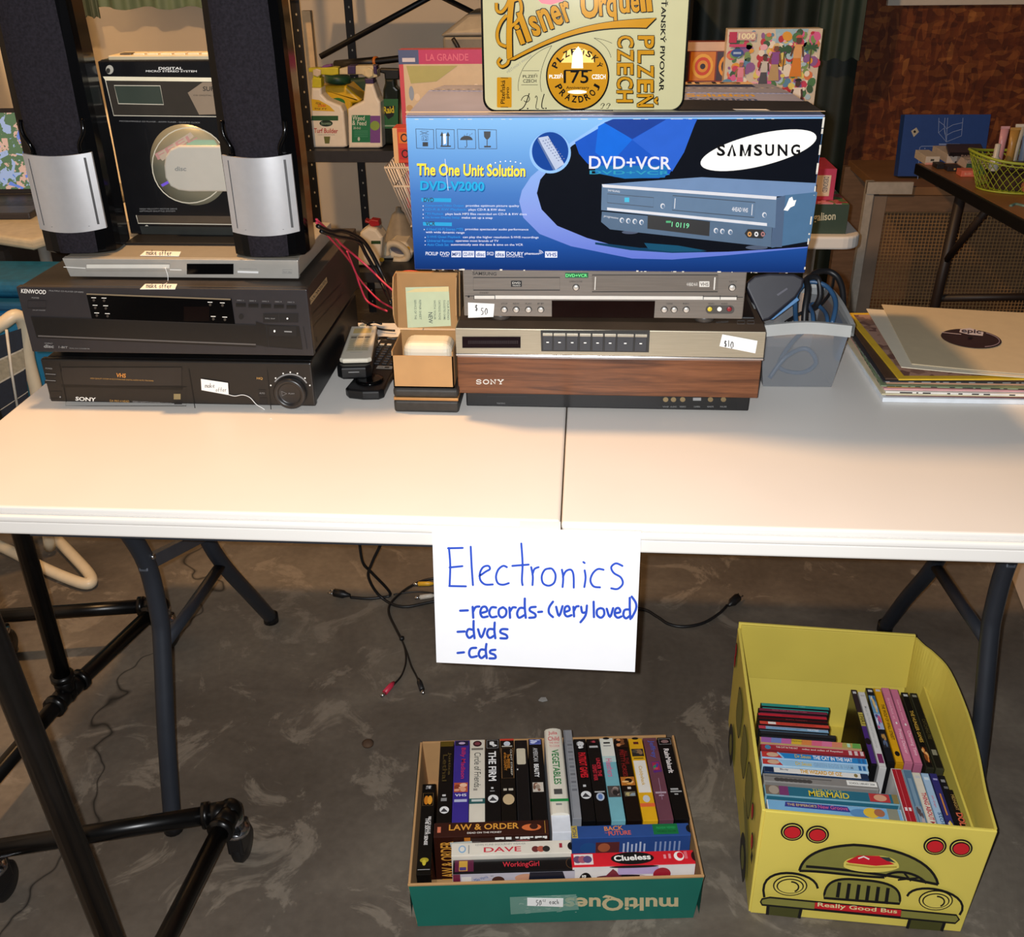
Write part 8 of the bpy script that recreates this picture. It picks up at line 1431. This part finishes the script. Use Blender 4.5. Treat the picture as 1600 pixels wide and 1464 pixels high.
dbox(465, 575, 835, .05, .014, '17161a', 'narrow black palette in front of the white lidded box on the desk')
dbox(585, 740, 862, .05, .014, '241e22', 'dark slim palette beside the narrow black one on the desk', lambda I, L, h: I.rect(L * .45, h * .3, L * .6, h * .7, ink('c8a060'), 1))
dbox(575, 900, 768, .16, .028, 'c8beb4', 'white box with black spots lying behind the dark palettes on the desk', lambda I, L, h: [I.ell(L * (.1 + .8 * random.random()), h * random.random() * .9, .004, .004, BLK, 1, n=8) for k in range(16)])
q = onD(690, 640, zd + .03); a = onD(600, 690, zd + .0288); m = MB(); c = onD(1010, 690, zd + .0288); m.hexa([a, c, c + Vector((.04, .16, 0)), a + Vector((.04, .16, 0)), a + Vector((0, 0, .012)), c + Vector((0, 0, .012)), c + Vector((.04, .16, .012)), a + Vector((.04, .16, .012))], mat('1c1216', .35), .002); I = Ink(m, Face((0, 0, a.z + .0122), (1, 0, 0), (0, 1, 0)), K_D, .0006); I.text('PARA', (745, 700), (890, 705), 24, ink('b8a8a8'), 1, 1); tag(m.build('makeup_palette'), 'wide dark palette with pale letters lying on top of the spotted white box', 'cosmetics', 'cosmetics on the desk')
dbox(740, 925, 925, .045, .019, 'd8705a', 'coral red slim box in front of the palettes on the desk', lambda I, L, h: (I.text('BLUSH', (L * .2, h * .3), (L * .6, h * .3), h * .4, ink('f0c0a8'), 1), I.ell(L * .86, h * .5, .006, .006, BLK, 1)))
dbox(865, 1000, 905, .06, .025, '3a6a5c', 'teal green slim box just behind the coral red one on the desk')
dbox(800, 1050, 835, .10, .026, 'c8bab0', 'pale striped book sized box behind the teal green one on the desk', lambda I, L, h: [I.rect(0, h * (.2 + .3 * k), L, h * (.3 + .3 * k), ink('5a4a48'), 1) for k in range(3)])
# lime wire basket with tubes
bk = onD(1290, 1110); cx, cy = bk.x + .05, bk.y + .06; LG = thing('wire_basket', (cx, cy, zd), 'lime green wire basket full of tubes on the brown desk', 'basket'); LM = mat('9aa832', .4)
m = MB(); H_ = .088; R0, R1 = .105, .14
def bp_(a, t): r = R0 + (R1 - R0) * t; s = .8; return Vector((cx + r * math.cos(a) * 1.15, cy + r * math.sin(a) * s, zd + .003 + H_ * t + (.02 * abs(math.cos(a)) ** 3 * t)))
for k in range(40):
    a = 2 * math.pi * k / 40
    for sgn in (1, -1): m.tube([bp_(a + sgn * .5 * t / 6, t / 6) for t in range(7)], .0012, LM, 4)
m.build('wire_mesh', LG)
m = MB(); m.tube([bp_(2 * math.pi * k / 40, 1.0) for k in range(40)], .0042, LM, 8, closed=True); m.tube([bp_(2 * math.pi * k / 40, .88) for k in range(40)], .002, LM, 6, closed=True); m.build('rim', LG)
m = MB(); m.tube([bp_(2 * math.pi * k / 40, 0) for k in range(40)], .003, LM, 6, closed=True); m.lathe((cx, cy, zd + .001), [(.001, 0), (.085, 0), (.085, .001), (.001, .0015)], LM, 24); m.build('base', LG)
m = MB(); m.grid(lambda i, j: Vector((cx + (.095 * j) * math.cos(6.2832 * i) * 1.1, cy + (.095 * j) * math.sin(6.2832 * i) * .8, zd + .050 + .006 * math.sin(i * 40) * j)), 30, 5, mat('3a261c', .8, var=.5, scale=60)); m.grid(lambda i, j: Vector((cx + (.075 + .02 * j) * math.cos(6.2832 * i) * 1.1, cy + (.075 + .02 * j) * math.sin(6.2832 * i) * .8, zd + .004 + .046 * j)), 30, 3, mat('3a261c', .8, var=.5, scale=60)); m.build('dark_lining', LG)
TG_ = 'tubes in the lime basket'
def tubeobj(x, y0, y1, w0, w1, col, capc, label, dy=0.0):
    Yp_ = cy + dy; F = Face((0, Yp_, 0), (1, 0, 0), (0, 0, 1)); u, v0 = F.uv(*K_D(x, y0)); _, v1 = F.uv(*K_D(x, y1)); s = 1 / 7.32 * 2.6 / 1556; a_, c_ = w0 * s / 2, w1 * s / 2; zb0 = zd + .058; m = MB(); k = 16
    prof = [(a_ * .8, zb0), (a_, zb0 + .004), (a_, v1 - (v1 - zb0) * .4), (c_, v1)]
    vs = []
    for i, (r, z_) in enumerate(prof):
        fl_ = [1, 1, .9, .12][i]
        for j in range(k): t = 2 * math.pi * j / k; vs.append((u + r * math.cos(t), Yp_ + r * fl_ * math.sin(t), z_))
    fs = [[i * k + j, i * k + (j + 1) % k, (i + 1) * k + (j + 1) % k, (i + 1) * k + j] for i in range(3) for j in range(k)] + [list(range(k))[::-1], [3 * k + j for j in range(k)]]
    m.add(vs, fs, mat(col, .35, var=.04), True); m.box(u - c_, u + c_, Yp_ - c_ * .13, Yp_ + c_ * .13, v1 - .001, v1 + .006, mat(capc, .35)); tag(m.build('cosmetic_tube'), label, 'tube', TG_)
tubeobj(1180, 700, 370, 90, 110, 'c8929a', 'd0a0a8', 'pink squeeze tube with a flat crimp standing at the left in the lime basket', .05)
tubeobj(1300, 700, 385, 100, 130, 'a88040', 'b89050', 'gold squeeze tube standing in the middle of the lime basket', .02)
tubeobj(1350, 700, 345, 90, 130, 'c8c2b4', 'd8d2c6', 'cream squeeze tube standing behind the gold one in the lime basket', .07)
tubeobj(1440, 700, 400, 80, 100, '8a98b0', '9aa8bc', 'pale blue squeeze tube at the right of the lime basket', .05)
m = MB(); F = Face((0, cy - .03, 0), (1, 0, 0), (0, 0, 1)); u, v = F.uv(*K_D(1140, 690)); m.lathe((u, cy - .03, zd + .058), [(.012, 0), (.014, .003), (.014, .035), (.008, .042), (.008, .075), (.003, .077)], mat('c0bcb4', .35), 18); tag(m.build('lotion_bottle'), 'small white capped bottle at the left inside the lime basket', 'bottle', TG_)
random.seed(8)
for k, (c, lab) in enumerate((('a83a34', 'red compact lying inside the lime basket near its rim'), ('b87a5a', 'peach stick lying low in the lime basket'), ('3a2a26', 'dark brown jar inside the lime basket'), ('c8a890', 'beige compact lying at the bottom of the lime basket'))):
    m = MB(); px, py, pz = ((.055, -.03, .070), (.0, -.088, .022), (-.02, .0, .066), (.05, -.09, .022))[k]; m.box(cx + px - .025, cx + px + .025, cy + py - .018, cy + py + .018, zd + pz - .012, zd + pz + .012, mat(c, .4), .004); tag(m.build('cosmetic_item'), lab, 'cosmetics', TG_)
m = MB(); a = onD(1310, 1262); m.tube([a, onD(1360, 1240), onD(1420, 1250), onD(1480, 1262), onD(1500, 1240)], .005, mat('5a7a74', .4), 8, sub=3); tag(m.build('hair_clip'), 'small greenish clip on the desk in front of the lime basket', 'clip')

# pale cabinet at the far right under the table level
q = onz(1575, 890, 0); m = MB(); m.hexa([(1.04, .64, .001), (1.5, .58, .001), (1.55, 1.0, .001), (1.105, 1.06, .001), (1.04, .64, .45), (1.5, .58, .45), (1.55, 1.0, .45), (1.105, 1.06, .45)], mat('d2c8c0', .5, var=.03), .004); tag(m.build('white_chest'), 'pale chest on the floor at the far right beyond the table leg', 'chest')

# ================================================================== left: laptop table, tote, lawn chair
LT = thing('laptop_table', (-1.85, 1.8, 0), 'pale folding table at the left that carries the laptop', 'table')
a = onz(0, 352, .73); c = onz(66, 372, .73); m = MB(); m.prism(Face((0, 0, .70), (1, 0, 0), (0, 1, 0)), [(-2.09, 1.46), (a.x, 1.46), (c.x - .02, c.y - .02), (c.x, c.y + .03), (c.x, 2.1), (-2.09, 2.1)], 0, .03, mat('cabfa6', .45), .01, 3); m.build('tabletop', LT)
for x, y in ((c.x - .06, c.y + .1), (c.x - .06, 2.0), (-2.0, 2.0), (-2.0, 1.52)): m = MB(); m.tube([(x, y, .70), (x, y, .002)], .016, mat('a8a49c', .4, .4), 10); m.build('leg', LT)
LP_ = thing('laptop', (-1.65, 1.62, .7305), 'open dark laptop showing a bright picture at the left edge', 'laptop')
b0 = onz(0, 345, .745); b1 = onz(46, 335, .745); s0 = onz(44, 292, .745); m = MB(); ux = Vector((1, .06, 0)).normalized(); vy = Vector((-.06, 1, 0)).normalized(); o = Vector((b1.x, b1.y, .731)) - ux * .36
def Lp(a_, c_, z_): return o + ux * a_ + vy * c_ + Vector((0, 0, z_))
m.hexa([Lp(0, 0, 0), Lp(.36, 0, 0), Lp(.36, .24, 0), Lp(0, .24, 0), Lp(0, 0, .018), Lp(.36, 0, .018), Lp(.36, .24, .02), Lp(0, .24, .02)], mat('2e2e34', .4), .004); I = Ink(m, Face(Lp(0, 0, .0185), ux, vy), None, .0006)
for i in range(14):
    for j in range(5): I.rect(.03 + i * .0215, .09 + j * .024, .049 + i * .0215, .11 + j * .024, BLK, 1)
m.build('keyboard_base', LP_)
Fs_ = Face(Lp(0, .235, .021), ux, Vector((0, 0, 1)) + vy * .18); m = MB(); m.prism(Fs_, rr(0, 0, .36, .245, .008), -.008, 0, mat('1c1e26', .4), .002); m.build('screen_lid', LP_)
m = MB(); m.prism(Fs_, [(.01, .014), (.35, .014), (.35, .232), (.01, .232)], .0003, .001, blotch_mat('screen_picture', ['1c2a4a', '3f6fc8', '8aa4d0', '4a6a52', 'b8a098', '5a7ad0', 'c8c8e0', '2a3a6a'], 34, .3, .5, .8)); m.build('screen', LP_)
m = MB(); q = onz(64, 300, .745); q.x += .05; m.hexa([(q.x - .02, q.y - .10, .732), (q.x + .05, q.y - .11, .732), (q.x + .06, q.y + .02, .732), (q.x, q.y + .05, .732), (q.x - .01, q.y - .08, .80), (q.x + .04, q.y - .09, .78), (q.x + .05, q.y, .79), (q.x + .01, q.y + .03, .80)], blotch_mat('paper_heap', ['c8b8a0', '9a8a9a', 'd8a04a', '6a9a8a', 'b87a5a'], 30), .006); tag(m.build('paper_heap'), 'small heap of coloured papers beside the laptop', 'paper')
# blue tote
TB = mat('0f6fa0', .45, var=.06); P = thing('storage_tote', (-1.45, 1.5, 0), 'bright blue storage tote standing behind the lawn chair', 'tote')
m = MB(); m.hexa([(-1.75, 1.23, .001), (-1.18, 1.23, .001), (-1.18, 1.42, .001), (-1.75, 1.42, .001), (-1.80, 1.205, .60), (-1.14, 1.205, .60), (-1.14, 1.44, .60), (-1.80, 1.44, .60)], TB, .015, 3); m.build('tub', P)
m = MB(); m.box(-1.82, -1.12, 1.19, 1.45, .601, .625, mat('0a5078', .5), .008); m.build('lid', P)
m = MB(); m.box(-1.92, -1.62, 1.56, 1.95, .002, .66, mat('2a221c', .8, var=.4, scale=8), .03); tag(m.build('dark_bag'), 'dark brown bundle on the floor under the laptop table', 'bag')
m = MB(); m.box(-1.80, -1.2, 1.22, 1.42, .6255, .67, mat('0d5f86', .55, var=.2), .02, 3); tag(m.build('folded_tarp'), 'folded bright blue plastic sheet on the blue tote lid', 'sheet')
# lawn chair
CHR = thing('lawn_chair', (-1.5, .9, 0), 'white tube lawn chair with navy and tan striped fabric, left of the table', 'chair'); TUBE = mat('d8cbb0', .4, var=.03)
def tb(pts, nm='frame', r=.0145, sub=6): m = MB(); m.tube(pts, r, TUBE, 12, sub=sub); m.build(nm, CHR)
A = ony(-60, 545, .86); B1 = ony(0, 508, .88); B2 = ony(25, 493, .9); B3 = ony(38, 510, .92); B4 = ony(44, 560, .93)
tb([A, B1, B2, B3, B4, B4 + Vector((-.01, .01, -.12)), (-1.30, .95, .25), (-1.36, 1.0, .02)], 'armrest')
g_ = lambda x, y: onz(x, y, .0155)
tb([g_(-60, 830), g_(0, 853), g_(70, 888), g_(118, 908), g_(138, 912), g_(143, 905), g_(134, 890), g_(104, 858), g_(84, 838)], 'floor_tube')
NVY = stripes_mat('navy_and_tan_stripes', '121a2a', '121a2a', 1); m = MB()
f0 = ony(5, 520, .86); f1 = ony(30, 512, .86); fb = ony(42, 640, .84); fa = ony(-120, 720, .80)
T0 = ony(-120, 560, .80); T1 = ony(30, 515, .88); T2 = ony(44, 640, .86); T3 = ony(-120, 760, .78)
m2 = MB()
def strip(v0, v1, c):
    def L4(i, j): return (T0 * (1 - i) + T1 * i) * (1 - j) + (T3 * (1 - i) + T2 * i) * j
    m2.grid(lambda i, j: L4(i, v0 + (v1 - v0) * j) + Vector((0, -.012 * math.sin(i * 3.14), 0)), 10, 4, mat(c, .85, var=.15, scale=120, bmp=.1))
    m2.grid(lambda i, j: L4(i, v0 + (v1 - v0) * j) + Vector((0, .008 - .012 * math.sin(i * 3.14), 0)), 10, 4, mat(c, .85, var=.15, scale=120, bmp=.1))
strip(0, .24, '16202f'); strip(.24, .26, 'a8a498'); strip(.26, .48, '8a8472'); strip(.48, .50, 'a8a498'); strip(.50, .78, '141c2a'); strip(.78, .79, 'a8a498'); strip(.79, 1, '141c2a')
m2.build('fabric_back', CHR)
m = MB(); m.tube([ony(10, 515, .85), ony(18, 580, .845), ony(28, 640, .84)], .003, mat('c8c4b8', .5), 6); m.build('piping', CHR)
bpy.context.view_layer.update()
